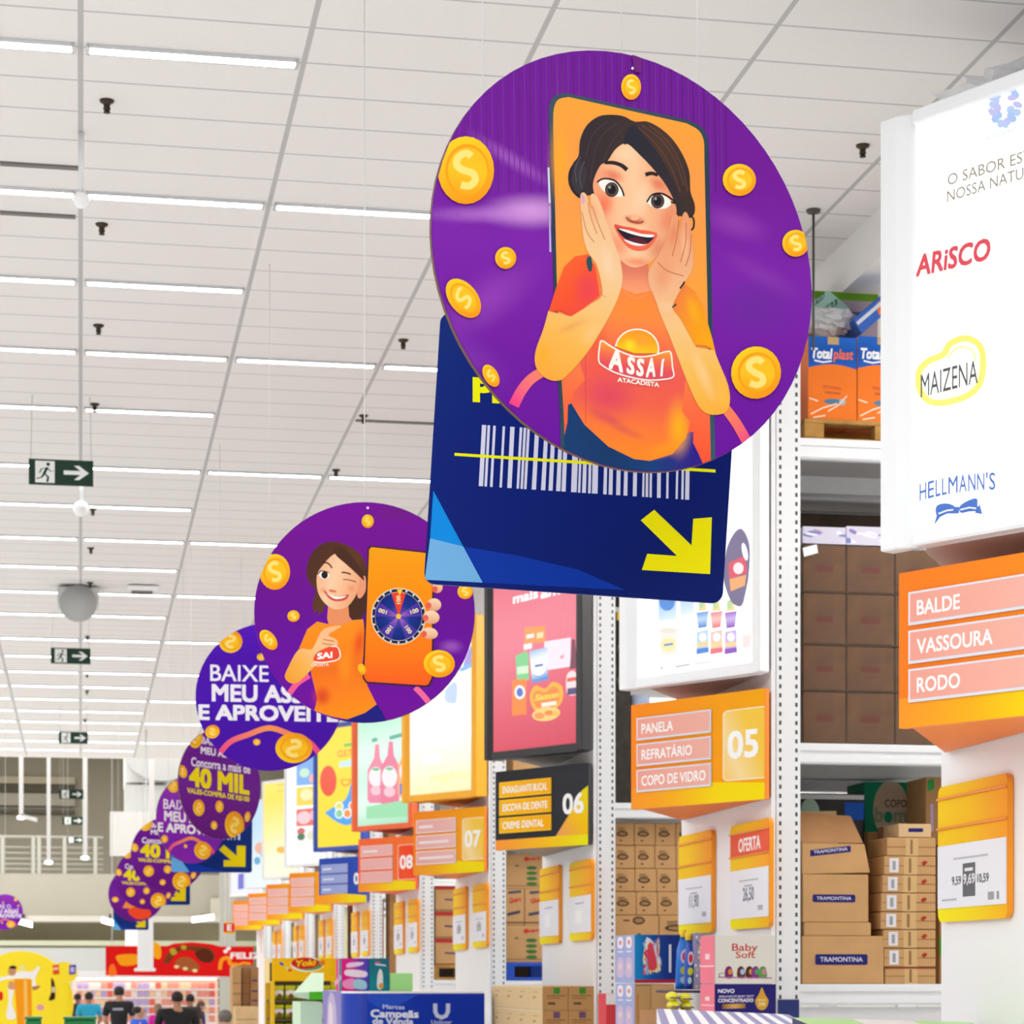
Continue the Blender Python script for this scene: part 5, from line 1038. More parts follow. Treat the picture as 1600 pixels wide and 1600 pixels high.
# --- aisle 05, top level: pallet, blue and orange cartons, loose film, green sheet
Yt = ROWY[1] + .1; zp0, zp1 = BEAMZ[2], aty(1300, 655, Yt).z
px0, px1 = aty(1257, 660, Yt).x, aty(1257, 660, Yt).x + 1.15
pallet(px0, px1, Yt, Yt + .9, zp0 + .001, zp1, WOOD, 'wooden pallet under the blue and orange cartons on the top shelf')
def totalp(C):
    full1(C, '#f07a28'); C.poly([(0, .62)] + [(k / 10, .62 + .05 * math.sin(math.pi * k / 10)) for k in range(1, 10)] + [(1, .62), (1, 1), (0, 1)], C.grad((0, .6), (0, 1), ['#2062c0', '#1a54ac', '#2468c8'], 5))
    C.text('Total', (.06, .74), (.5, .74), .115, '#f4f6fa', .05, .15); C.text('plast', (.51, .74), (.93, .74), .115, '#f2703a', .03, .15); C.stroke([(.12, .71), (.3, .69), (.48, .71)], .02, '#f4f6fa')
    C.poly([(.4, .91), (.63, .91), (.63, 1), (.4, 1)], '#c8a878'); C.stroke([(.3, .4), (.68, .38)], .04, '#d8682a'); C.stroke([(.34, .33), (.66, .32)], .03, '#c86030'); C.ellipse(.52, .22, .2, .035, '#5a7c98'); C.ellipse(.7, .22, .07, .04, '#a8b4bc')
    for a in ([(.05, .06), (.3, .14), (.6, .2)], [(.1, .02), (.35, .05)], [(.4, .1), (.62, .18), (.8, .3)], [(.02, .25), (.2, .22)]): C.stroke(a, .018, '#f6d8c0')
BO = M('orange_carton', '#ea7628', .6)
for k, (a, b_) in enumerate(((1263, 1338.5), (1340, 1417))):
    d = onshelf(a, b_, 528, 652, Yt + .02, .5, zp1); carton(d, BO, '%s blue and orange carton standing on the wooden pallet' % ('left' if k == 0 else 'right, partly hidden'), 'blue and orange cartons on the top shelf', prints=totalp, bev=.008)
a = aty(1346, 524, Yt + .05)
q = MB(); q.obox((a.x, Yt + .05, a.z + .01), (.30, 0, .26), (0, .4, 0), (-.06, 0, .10)); o = q.build('cardboard_box', M('blue_carton', '#1f5cba', .6), base=a, bev=.006); tag(o, 'tilted blue and orange carton lying on top of the upright ones', 'box')
C = Canvas((a.x + .0, Yt + .049, a.z + .01), (.30, 0, .26), (-.26, 0, .30)); C.poly and C.raw([(.18, .02), (.36, .02), (.36, .09), (.22, .09)], '#ee7a34'); C.raw([(.02, .06), (.3, .06), (.3, .085), (.02, .085)], '#d8dce6'); C.build('printed_front', o)
# crumpled loose film
def crumple(name, c, r_, label, seed, mat, cat='plastic film'):
    q = MB(); q.ball((0, 0, 0), 1.0, 22); rnd = random.Random(seed); vs_ = []
    for v in q.v:
        f = 1 + .22 * math.sin(7 * v.x + seed) * math.sin(9 * v.z + 2 * seed) + .18 * rnd.uniform(-1, 1); vs_.append(V((c[0] + v.x * r_[0] * f, c[1] + v.y * r_[1] * f, c[2] + v.z * r_[2] * f)))
    q.v = vs_; q.sm = [False] * len(q.sm); o = q.build(name, mat, base=(c[0], c[1], c[2] - r_[2])); return tag(o, label, cat)
FILM2 = M('crumpled_film', '#eceff4', .15, alpha=.5)
p = aty(1300, 500, Yt + .2); crumple('loose_film', (p.x - .0, Yt + .22, aty(1300, 527, Yt).z + .165), (.19, .13, .085), 'crumpled clear film heaped on the left blue and orange carton', 2, FILM2)
p = aty(1580, 118, 11.6); crumple('loose_film', (p.x + .25, 12.0, p.z), (.42, .3, .2), 'crumpled clear plastic sticking out above the big white light box', 5, FILM2)
p = aty(1300, 478, Yt + .47)
q = MB(); pts = [aty(x, y, Yt + .47) for x, y in ((1262, 478), (1294, 453), (1328, 482), (1306, 558), (1275, 558))]; q.prism(pts, (0, .004, 0)); o = q.build('green_sheet', M('mint_paper', '#a6d8c4', .6), base=p); tag(o, 'mint green paper sheet with handwriting leaning behind the film', 'paper sheet')
C = Canvas(pts[0] + V((0, -.003, 0)), (1, 0, 0), (0, 0, 1)); C.text('AGO', (1274, 478), (1288, 465), 8, '#3a4a4a', .01); C.text('0523', (1284, 492), (1308, 476), 9, '#2a3a3a', .015); C.build('handwriting', o)
d = front(1262, 1372, 459, 522, Yt + .56, .34); carton(d, M('mauve_pack', '#a89aa8', .6), 'grey mauve pack with a green top edge at the back of the top shelf', cat='pack', name='wrapped_pack', prints=lambda C: (C.poly([(0, .82), (1, .82), (1, 1), (0, 1)], '#6aa024'), C.stroke([(.45, .45), (.8, .5)], .16, '#6a6a94')))
d2 = list(d); d2[5] = d[4] - .002; d2[4] = BEAMZ[2]; d2[4] = zp1 + .002; d2[2] = Yt + .57; d2[3] = Yt + .88; carton(d2, CARD2, 'brown carton under the grey mauve pack at the back of the top shelf')
# --- aisle 06, lower level: small oval print cartons
Yb = ROWY[2] + .12; ZB = BEAMZ[0]
def oval(C):
    C.ellipse(.42, .5, .28, .13, '#5a4632'); C.ellipse(.42, .5, .2, .07, '#a88058'); C.stroke([(.2, .75), (.5, .76)], .05, '#8a6a48'); C.stroke([(.2, .66), (.62, .67)], .05, '#8a6a48'); C.stroke([(.3, .2), (.42, .2)], .06, '#5a4632')
xc = [[958.5, 991, 1024, 1056, 1090], [959, 992, 1023, 1056, 1090], [957, 992, 1026, 1057, 1090], [958, 994, 1027, 1060, 1092]]; yr = [1285, 1320.5, 1357, 1393, 1429.5]
tn = ['top', 'second', 'third', 'fourth']
for r_ in range(4):
    for c_ in range(4):
        d = onshelf(xc[r_][c_] + .3, xc[r_][c_ + 1] - .3, yr[r_] + .4, yr[r_ + 1] - .1, Yb, .3, aty(1000, yr[r_ + 1], Yb).z)
        carton(d, CARD, 'small brown carton with a dark oval print, %s tier, %s from left' % (tn[r_], ['first', 'second', 'third', 'fourth'][c_]), 'small oval print cartons under sign 06', prints=oval, bev=.006)
carton(onshelf(960, 1029, 1430, 1470, Yb, .3, aty(1000, 1470, Yb).z), CARD, 'wide brown carton at the foot of the oval print cartons', prints=lambda C: (C.ellipse(.55, .8, .14, .16, '#5a4632'), C.ellipse(.55, .8, .1, .09, '#a88058'), C.stroke([(.2, .8), (.35, .8)], .07, '#7a5c3e'), C.stroke([(.52, .25), (.6, .25)], .08, '#5a4632')))
carton(onshelf(1030, 1092, 1430, 1470, Yb, .3, aty(1000, 1470, Yb).z), CARD, 'brown carton right of the wide one at the foot of the oval cartons', prints=oval)
carton(onshelf(958, 1092, 1470, 1535, Yb + .01, .3, ZB), CARD2, 'dark brown carton base below the oval print cartons')
# aisle 06 middle level: dark load, grey roll
d = onshelf(962, 986, 1080, 1262, ROWY[2] + .15, .5, BEAMZ[1] + .001); DK = M('dark_wrapped_load', '#2e2820', .5, noise=.5, scale=14)
carton(d, DK, 'dark film wrapped load on the middle shelf beside the 05 sign', cat='wrapped load', name='wrapped_load')
p = aty(992, 1090, ROWY[2] + .1); p.x += .075
o = MB().lathe((p.x, ROWY[2] + .2, BEAMZ[1] + .002), [(0, 0), (.09, 0), (.09, aty(992, 1085, ROWY[2] + .1).z - BEAMZ[1]), (0, aty(992, 1085, ROWY[2] + .1).z - BEAMZ[1])], 18).build('plastic_roll', M('grey_roll', '#9aa4b8', .25, noise=.2, scale=6), base=(p.x, ROWY[2] + .2, BEAMZ[1] + .002)); tag(o, 'grey plastic wrapped roll standing left of the 05 sign', 'roll')
def starw(C):
    full1(C, '#2a241c'); rnd = random.Random(4)
    for k in range(14):
        x, y = rnd.random(), rnd.random()
        for j in range(4): a = rnd.uniform(0, 6.28); C.stroke([(x, y), (x + .18 * math.cos(a), y + .06 * math.sin(a))], .01, '#8a8478')
    C.poly([(.1, .72), (.8, .7), (.8, .78), (.1, .8)], '#d8b020'); C.poly([(0, .8), (1, .8), (1, .85), (0, .85)], '#c8c4c0')
zt2 = aty(970, 925, ROWY[2] + .15).z
carton([d[0], d[1], d[2] + .02, d[3], d[5] + .001, zt2], DK, 'tall dark wrapped load with a yellow patch left of the white light box', cat='wrapped load', name='wrapped_load', prints=starw)
# --- aisle 07, lower level: red logo cartons on a blue pallet
Yc = ROWY[3] + .14; zc = BEAMZ[0]
def quero(kind):
    def p(C):
        if kind == 0:
            C.text('Quero', (.42, .8), (.8, .84), .1, '#d8402e', .04, .1); C.ellipse(.47, .85, .05, .05, '#d8402e')
            for k in range(4): C.ellipse(.6, .6 - k * .15, .13, .055, '#4a7a3c', 0, 10)
            C.stroke([(.22, .66), (.3, .66)], .03, '#4a3c2c'); C.poly([(0, .08), (1, .08), (1, .1), (0, .1)], '#8a6a48')
        else:
            C.text('Quero', (.25, .62), (.85, .68), .12, '#d8402e', .04, .1); C.stroke([(.2, .9), (.85, .94)], .07, '#5a5a68'); C.stroke([(.15, .3), (.8, .38)], .08, '#4a4a62'); C.poly([(0, .06), (1, .06), (1, .1), (0, .1)], '#7a5c3e')
    return p
zz1 = lambda y: aty(800, y, Yc).z
carton(onshelf(789, 858, 1446, 1504, Yc, .6, zz1(1504)), CARD, 'large brown carton with green ovals directly on the blue pallet', prints=quero(0))
carton(onshelf(788, 819, 1389, 1445.5, Yc, .5, zz1(1446)), CARD, 'narrow brown carton with red word, left one of the middle pair', prints=quero(1))
carton(onshelf(820, 858, 1389, 1445.5, Yc, .5, zz1(1446)), CARD, 'narrow brown carton with red word, right one of the middle pair', prints=quero(1))
carton(onshelf(790, 858, 1334, 1388.5, Yc, .6, zz1(1389)), CARD, 'topmost brown carton with red word and green ovals above the pair', prints=quero(0))
a = aty(785, 1504, Yc); pallet(a.x, a.x + 1.1, Yc - .02, Yc + .9, BEAMZ[0] + .001, zz1(1504), BLUEP, 'blue plastic pallet on the lower shelf under sign 07')
# --- aisle 08: red topped cartons on a wooden pallet
Yd = ROWY[4] + .14
def redtop(C): C.poly([(0, .86), (1, .86), (1, 1), (0, 1)], '#c23a3a'); C.stroke([(.35, .48), (1, .44)], .06, '#4a4668'); C.poly([(0, .04), (1, .04), (1, .08), (0, .08)], '#8a6248')
for k, (t0, t1) in enumerate(((1384, 1422), (1425, 1464), (1467, 1506))):
    carton(onshelf(680, 722, t0, t1 + 2.5, Yd, .5, aty(690, t1 + 2.7, Yd).z), CARD, '%s brown carton with red top band left of the 07 price holders' % ['upper', 'middle', 'lower'][k], 'red banded cartons', prints=redtop)
a = aty(670, 1508, Yd); pallet(a.x, a.x + 1.1, Yd - .02, Yd + .9, BEAMZ[0] + .001, aty(690, 1508.5, Yd).z, WOOD, 'wooden pallet under the red banded cartons')
# --- farther aisles: one stack per visible gap
for n, c_, lab in ((5, CARD2, 'brown'), (6, M('wine_red_carton', '#7a2a20', .7), 'dark red'), (7, M('cream_carton', '#d8d2a8', .7), 'cream'), (8, M('brown_carton_far', '#8a6a50', .8), 'dull brown')):
    Yn = ROWY[n] + .14; zlev = BEAMZ[0]
    for k in range(4):
        h = [.42, .36, .4, .3][k]
        carton([XP + .32, XP + .95, Yn, Yn + .5, zlev, zlev + h], c_, '%s %s carton in the stack under the %s aisle sign' % (['bottom', 'second', 'third', 'top'][k], lab, {5: 'blue', 6: 'first orange', 7: 'second orange', 8: 'third orange'}[n]), 'cartons on the far racks', prints=(lambda C: C.stroke([(.2, .5), (.7, .5)], .08, '#5a4436')) if k % 2 else None); zlev += h + .002
# upper levels behind the light boxes: plain loads so the racks are not empty
for n in range(0, 6):
    for lv, zt_ in ((1, 1.55), (2, .85)):
        if n == 1 or (n == 2 and lv == 1): continue
        Yn = ROWY[n] + .16
        carton([XP + .3, XP + 1.4, Yn, Yn + .8, BEAMZ[lv] + .001, BEAMZ[lv] + zt_], [CARD2, CARD, M('grey_wrapped_load', '#8d8a86', .4, noise=.25, scale=9)][(n + lv) % 3], 'wrapped pallet load on the %s shelf behind the %s light box' % (['', 'middle', 'top'][lv], ['large white logo', 'laundry bottle', 'red grocery', 'yellow framed', 'pink bottle', 'blue framed'][n]), cat='pallet load', name='wrapped_load')
carton([XP + 1.0, XP + 1.9, ROWY[0] + .3, ROWY[0] + 1.1, BEAMZ[0] + .001, BEAMZ[0] + 1.2], CARD2, 'brown pallet load behind the end board with three price columns', cat='pallet load', name='wrapped_load')
for n, w_ in ((2, 'black 06 sign'), (3, '07 sign'), (4, 'red 08 sign')):  # dark loads added so no light leaks through from behind the rack
    carton([XP + .3, XP + 1.6, ROWY[n] + 1.4, ROWY[n] + 2.25, BEAMZ[0] + .001, BEAMZ[0] + 1.3], M('added_dark_load', '#4a3a2e', .8, noise=.3, scale=4), 'added dark light-blocking load at the back of the lower shelf by the %s' % w_, cat='pallet load', name='wrapped_load')
# thin ceiling rod right of the big disc
p = aty(1271, 328, 15.0); sc_ = (CEIL - CZ) / ray(1271, 328).z; p = CAM + ray(1271, 328) * sc_
t = thing('ceiling_rod', p, 'thin dark rod hanging from the ceiling right of the largest disc', 'rod'); MB().tube([p, (p.x, p.y, p.z - .95)], .009, 8).build('rod', M('dark_rod', '#4a4845', .5), t); MB().lathe(p, [(0, 0), (.05, 0), (.045, -.02), (0, -.03)], 12).build('rose', M('dark_rod', '#4a4845', .5), t)
# ---------------------------------------------------------------- promotional displays at the rack ends
def dm_px(x0, x1, y0, y1, Y, dep, z0=None):
    d = front(x0, x1, y0, y1, Y, dep)
    if z0 is not None: d[4] = z0
    return d
# baby softener cartons
def baby(C):
    full1(C, '#e4e0d6'); C.text('Baby', (.28, .68), (.70, .68), .145, '#c8382c', .012); C.text('Soft', (.34, .53), (.66, .53), .13, '#c8382c', .012)
    for x, c1, c2 in ((.22, '#7a2a6a', '#e08a4a'), (.42, '#6a3a24', '#9ac4e8'), (.56, '#5a2a1e', '#c88a5a'), (.66, '#8a3a8a', '#4aa05a'), (.78, '#5aa04a', '#e07aa0')): C.blob([(x - .05, .12), (x + .07, .12), (x + .06, .3), (x + .01, .36), (x - .05, .3)], c1, 3); C.ellipse(x + .03, .24, .035, .06, c2)
    C.stroke([(.06, .13), (.94, .11)], .025, '#b06aa0'); C.stroke([(.07, .12), (.07, .2), (.18, .22), (.18, .12)], .015, '#5a4a44')
def pinkside(C): full1(C, '#f47f92'); C.stroke([(.5, .5), (.5, .62)], .3, '#fbd8dc'); C.stroke([(.05, .36), (.95, .36)], .03, '#fbd8dc')
def novo(C):
    full1(C, '#2a2470'); C.text('NOVO', (.05, .74), (.32, .74), .11, '#f0ecf8', .03); C.text('AMACIANTE BABY SOFT', (.06, .6), (.64, .61), .06, '#e8e2f4', .01); C.text('CONCENTRADO', (.05, .46), (.63, .47), .1, '#f0ecf8', .035)
    C.poly([(.12, .26), (.5, .28), (.5, .42), (.12, .4)], C.grad((.12, 0), (.5, 0), ['#8a5a2a', '#e0b060', '#9a6a34'], 5)); C.blob([(.77, .9), (.82, .7), (.88, .5), (.84, .28), (.77, .22), (.7, .28), (.66, .5), (.72, .7)], '#d8a43a'); C.text('RENDE', (.70, .5), (.84, .5), .05, '#f4e8b0', .01); C.text('25X', (.72, .36), (.83, .36), .09, '#f8ecc0', .02)
    C.ellipse(.5, .1, .04, .05, '#d8c040')
db = dm_px(1117, 1212, 1461, 1536.5, 14.75, .36); carton(db, M('cream_carton_near', '#e4e0d6', .5), 'cream carton with red lettering and small bottle pictures, on the navy carton', prints=baby, side=pinkside)
dn = dm_px(1117, 1212, 1537, 1590, 14.75, .36); carton(dn, M('navy_carton', '#2a2470', .5), 'navy carton with a golden drop under the cream lettered carton', prints=novo, side=pinkside)
carton([dn[0], dn[1], dn[2], dn[3], 0, dn[4] - .002], M('cream_carton_near', '#e4e0d6', .5), 'plain cream carton base below the navy carton with the drop')
# blue product carton and what it stands on
def bluep(C):
    full1(C, C.grad((0, 0), (1, 0), ['#1a96dc', '#1a5ab4', '#1a3a8c', '#20307c'], 8)); C.poly([(0, 0), (1, 0), (1, .07), (0, .07)], '#b8243a'); rnd = random.Random(11)
    for k in range(46): C.blob([(x + rnd.uniform(.15, .5), y + rnd.uniform(.16, .9)) for x, y in ((0, 0), (.05, .01), (.06, .06), (.01, .07))], rnd.choice(['#f2f0f4', '#e04a5a', '#f4e8a0', '#d8d8f0', '#e88ab0', '#f0f4f8', '#d83a6a', '#8ac0e0']), 3)
    C.stroke([(.74, .22), (.74, .8)], .05, '#dfe8f4')
def lav(C):
    full1(C, '#a4acd8')
    for x in (.25, .7): C.blob([(x - .12, .75), (x + .12, .75), (x + .12, .95), (x - .12, .95)], '#f0e8ee', 3); C.ellipse(x, .85, .07, .05, '#e08a8a'); C.stroke([(x - .14, .66), (x + .14, .66)], .03, '#dfe2f2'); C.blob([(x - .16, .15), (x + .16, .15), (x + .14, .5), (x - .14, .5)], '#d0b8d4', 3); C.ellipse(x, .35, .08, .07, '#e4d0d8')
dp = dm_px(992, 1066, 1460, 1536, 16.7, .62); carton(dp, M('blue_product_carton', '#1a5ab4', .5), 'blue carton with a cluster of pictured packs and lavender side, left of the pouches', prints=bluep, side=lav)
def kraft(C): full1(C, '#caa06a'); C.stroke([(.2, .2), (.2, .8)], .08, '#c8784a'); C.stroke([(.05, .97), (.95, .97)], .03, '#a07c50')
zb_ = aty(1000, 1537, 16.7).z
carton([dp[0], dp[0] + .115, 16.7, 17.32, zb_ - .36, zb_ - .002], M('kraft', '#caa06a', .8), 'narrow kraft carton with red print under the left of the blue product carton', prints=kraft, side=lav)
carton([dp[0] + .118, dp[0] + .30, 16.7, 17.32, zb_ - .36, zb_ - .002], M('kraft', '#caa06a', .8), 'kraft carton without print under the right of the blue product carton')
carton([dp[0], dp[1], 16.7, 17.32, 0, zb_ - .364], CARD2, 'brown carton base standing under the kraft cartons')
q = dm_px(947, 964, 1552, 1610, 18.6, .3); carton([q[0], q[1], q[2], q[3], 0, q[5]], M('red_pack', '#d8323c', .5), 'red pack with a white top beside the blue upright label', cat='pack', name='red_pack', prints=lambda C: C.poly([(0, .95), (1, .95), (1, 1), (0, 1)], '#f6f6f8'))
# pouches
def pouch(x, y0, y1, w_, Y, label, cols, group, base_z=None, lean=0.0):
    a, b = aty(x, y1, Y), aty(x, y0, Y); h = b.z - a.z; q = MB(); n = 12; rows = []
    for j in range(9):
        t = j / 8; z = a.z + h * t; th = .045 * math.sin(math.pi * min(1, .15 + t * .85)) + .004; ww = w_ * (.92 + .08 * math.sin(math.pi * t)) * (1 if t < .75 else 1 - .35 * (t - .75) / .25)
        rows.append([(a.x + lean * t + ww * math.cos(2 * math.pi * k / n), Y + th * math.sin(2 * math.pi * k / n), z) for k in range(n)])
    vs_ = [p for r_ in rows for p in r_]; q.add(vs_, [(j * n + k, j * n + (k + 1) % n, (j + 1) * n + (k + 1) % n, (j + 1) * n + k) for j in range(8) for k in range(n)] + [tuple(range(n))[::-1], tuple(range(8 * n, 9 * n))], 0, True)
    o = q.build('detergent_pouch', M('pouch_' + cols[0], cols[0], .3), base=(a.x, Y, a.z)); tag(o, label, 'pouch', group)
    MB().lathe((a.x + lean - w_ * .2, Y, b.z - .005), [(0, 0), (.024, 0), (.022, .05), (0, .05)], 12).build('cap', M('cap_yellow', '#f2c81a', .4), o)
    C = Canvas((a.x - w_ * .8, Y - .05, a.z), (1, 0, 0), (0, 0, 1)); C.f = lambda p, r_: (p * 1.6 * w_ + lean * r_, r_ * h)
    C.ellipse(.5, .62, .42, .14, '#f0e4f0'); C.ellipse(.5, .62, .3, .09, cols[1]); C.ellipse(.5, .36, .4, .08, '#d6e03a'); C.ellipse(.45, .18, .3, .07, '#c0e4f0'); C.build('printed_front', o); return o
gz = 'blue detergent pouches beside the pink side carton'
pouch(1066, 1463, 1546, .055, 15.9, 'blue detergent pouch with yellow cap next to the blue carton', ['#1e74d8', '#e04a5a'], gz, lean=.02)
pouch(1075, 1468, 1546, .03, 15.68, 'blue detergent pouch squeezed against the pink side carton', ['#2a50b8', '#d83a4a'], gz, lean=.01)
pz = aty(1066, 1546.5, 15.9).z
def mixp(C):
    full1(C, '#9a94b4'); rnd = random.Random(5)
    for k in range(16): C.ellipse(rnd.uniform(.1, .9), rnd.uniform(.05, .95), .14, .03, rnd.choice(['#d8c088', '#e8e4ee', '#c8a878', '#6a78b8']), 0, 8)
d = dm_px(1085.5, 1098, 1457, 1546, 15.6, .16); carton(d, M('mixed_pack', '#8a86b0', .5), 'slim dark blue pack with beige pictures between pouch and pink carton', cat='pack', name='slim_pack', prints=mixp)
carton([aty(1052, 1550, 15.6).x, d[1], 15.6, 16.1, pz - .02, pz - .003], M('display_tray', '#4a3a5a', .6), 'thin dark tray carrying the blue detergent pouches', cat='tray', name='display_tray')
YP = M('yellow_pack', '#e8e01a', .35)
for k, (x, y) in enumerate(((1050, 1557), (1070, 1559), (1052, 1571), (1072, 1572))):
    p = aty(x, y, 15.55); q = MB(); q.ball(p, (.042, .09, .034), 16); o = q.build('yellow_pack', YP, base=(p.x, p.y, p.z - .034)); tag(o, 'small plump yellow pack, %s of four under the blue pouches' % ['upper left', 'upper right', 'lower left', 'lower right'][k], 'pack', 'plump yellow packs')
    MB().obox((p.x - .035, p.y - .086, p.z - .012), (.07, 0, 0), (0, .002, 0), (0, 0, .008)).build('purple_stripe', M('purple_stripe', '#5a4a9a', .4), o)
zlo = aty(1052, 1571, 15.55).z - .036
carton([aty(1040, 1580, 15.4).x, aty(1088, 1580, 15.4).x, 15.42, 16.15, 0, zlo], CARD2, 'brown carton base holding the plump yellow packs')
# striped awning stand
t = thing('striped_stand', (3.7, 12.9, 0), 'promotional stand with blue and white striped sloping canopy at the lower right', 'display stand')
def stripes(q, A, B, Cc, D, n, m0, m1):
    A, B, Cc, D = V(A), V(B), V(Cc), V(D)
    for k in range(n):
        a, b = k / n, (k + 1) / n; q.add([A.lerp(B, a), A.lerp(B, b), D.lerp(Cc, b), D.lerp(Cc, a)], [(0, 1, 2, 3)], m0 if k % 2 else m1)
SW, SB = M('canopy_white', '#f2f2f6', .5), M('canopy_blue', '#8f90bc', .5)
bl, br_ = aty(1026, 1576, 13.5), aty(1232, 1585, 13.5); fl, fr = V((bl.x - .02, 12.5, bl.z - .14)), V((br_.x, 12.5, br_.z - .14))
q = MB(); stripes(q, fl + V((-.18, 0, 0)), fr, br_, bl, 19, 0, 1)
sd = V((0, 0, -.05)); q.add([fl + V((-.18, 0, 0)), fr, fr + sd, fl + V((-.18, 0, 0)) + sd], [(0, 1, 2, 3)], 0); q.add([fl + V((-.18, 0, 0)), bl, bl + sd * 3, fl + V((-.18, 0, 0)) + sd], [(0, 1, 2, 3)], 0); q.add([bl, br_, br_ + sd * 3, bl + sd * 3], [(0, 1, 2, 3)], 0); q.add([fr, br_, br_ + sd * 3, fr + sd], [(0, 1, 2, 3)], 0)
q.build('canopy', [SW, SB], t); MB().box(bl.x + .02, br_.x - .02, 12.6, 13.48, 0, bl.z - .16).build('stand_body', M('canopy_white', '#f2f2f6'), t)
t = thing('green_striped_stand', (3.9, 11.2, 0), 'promotional stand top with pale green and white stripes at the bottom edge', 'display stand')
bl, br_ = aty(1238, 1590, 11.6), aty(1536, 1597, 11.6); br_.x = min(br_.x, 4.57); dz = V((0, -.9, -.10)); q = MB(); stripes(q, bl + dz, br_ + dz, br_, bl, 3, 1, 0); q.add([bl, br_, br_ + sd, bl + sd], [(0, 1, 2, 3)], 1); q.add([bl, bl + dz, bl + dz + sd, bl + sd], [(0, 1, 2, 3)], 2)
q.build('stand_top', [M('mint_green', '#bdeca6', .5), SW, M('deep_violet', '#2a2458', .5)], t); MB().box(bl.x + .02, br_.x - .02, 10.75, 11.58, 0, bl.z - .17).build('stand_body', SW, t)
for n in (1, 2, 3): MB().box(XP + .19, XP + 1.6, ROWY[n] + .1, ROWY[n] + .12, 0, BEAMZ[0] - .16).build('lower_panel', M('white_board', '#f2f2f3'), RACKS[n])
# brown carton pile
Xa, Xb, Xc = aty(848, 1560, 20.0).x, aty(888, 1560, 20.0).x, aty(928, 1560, 20.0).x
zt_ = aty(850, 1541, 20.0).z; hh = aty(850, 1541, 20).z - aty(850, 1579, 20).z
def gr(k):
    def p(C): full1(C, '#b98c58'); C.poly([(.42, .68), (.68, .68), (.68, .95), (.42, .95)], '#3a8a34' if k else '#6a4a6a'); C.stroke([(.15, .6), (.9, .6)], .05, '#8a6238'); C.stroke([(.15, .5), (.7, .5)], .04, '#8a6238'); C.stroke([(.2, .28), (.5, .28)], .1, '#5a4630')
    return p
def pale(C): full1(C, '#e0c290'); C.stroke([(.3, .5), (.5, .55)], .1, '#b8905c'); C.stroke([(.3, .75), (.7, .75)], .04, '#c09a68'); C.poly([(0, .96), (1, .96), (1, 1), (0, 1)], '#f2e0b8')
for r_ in range(2):
    for c_, (a, b_) in enumerate(((Xa, Xb - .003), (Xb, Xc))):
        for k in range(4):
            carton([a + .001, b_, 20.0 + k * .64, 20.0 + k * .64 + .635, zt_ - (r_ + 1) * hh + .003, zt_ - r_ * hh], CARD3 if c_ == 0 else CARD, 'brown carton, %s tier %s column, %s from front, in pile below the 06 sign' % (['upper', 'lower'][r_], ['left', 'right'][c_], ['first', 'second', 'third', 'fourth'][k]), 'brown cartons piled at the rack end', prints=gr(r_ == 0) if k == 0 else None, side=pale if c_ == 0 else None)
carton([Xa, Xc, 20.0, 22.5, 0, zt_ - 2 * hh], CARD2, 'broad brown base under the carton pile below the 06 sign')
# blue promotional plinth
a, b_ = aty(541, 1549, 22.4), aty(757, 1549, 22.4); zt_ = a.z; X0, X1 = a.x, b_.x
t = thing('promotional_plinth', ((X0 + X1) / 2, 22.4, 0), 'large blue promotional plinth with white lettering in front of the racks', 'display plinth')
pts = [(X0 - .02, 24.4)] + [(X0 - .02 + .22 * (1 - math.cos(k * math.pi / 16)), 22.62 - .22 * math.sin(k * math.pi / 16)) for k in range(9)] + [(X1, 22.4), (X1, 24.4)]
MB().prism([V((x, y, 0)) for x, y in pts], (0, 0, zt_ - .02)).build('plinth_body', M('royal_blue', '#1238b0', .35), t); MB().prism([V((x, y, zt_ - .02)) for x, y in pts], (0, 0, .02)).build('top_board', M('white_board', '#f2f2f3'), t)
C = Canvas((X0 + .2, 22.398, 0), (1, 0, 0), (0, 0, 1)); W = X1 - X0 - .2; C.f = lambda p, r_: (p * W, r_ * zt_)
C.poly([(0, 0), (1, 0), (1, .98), (0, .98)], C.grad((0, 0), (1, 0), ['#1a44c0', '#0f34ac', '#1236b4'], 5)); C.blob([(.0, .98), (.15, .9), (.4, .97), (.4, .98)], '#2a54cc', 3)
g = '#ccd6f2'; C.f = C.px
C.text('Marcas', (598, 1576), (632, 1577), 6.5, g, .02); C.text('Campeãs', (579, 1589), (654, 1590), 11, '#e6ecfa', .045); C.text('de Venda', (582, 1600), (646, 1601), 9.5, '#dfe6f8', .04)
C.stroke([(680, 1568), (680, 1580), (683, 1587), (690, 1590), (697, 1587), (700, 1580), (700, 1568)], 6.5, g); C.text('Unilever', (674, 1600), (706, 1600), 6, g, .01)
C.build('printed_front', t)
C = Canvas((X0 - .021, 24.4, 0), (0, -1, 0), (0, 0, 1)); C.f = lambda p, r_: (p * 1.75, r_ * zt_); full1(C, '#8f86c8'); C.blob([(.2, .4), (.7, .35), (.75, .9), (.3, .95)], '#c4b4d8', 3); C.blob([(.35, .75), (.55, .72), (.55, .9), (.35, .92)], '#e8d8e4', 3); C.blob([(.3, .5), (.7, .5), (.6, .62), (.35, .64)], '#e6e2e0', 3); C.build('printed_side', t)
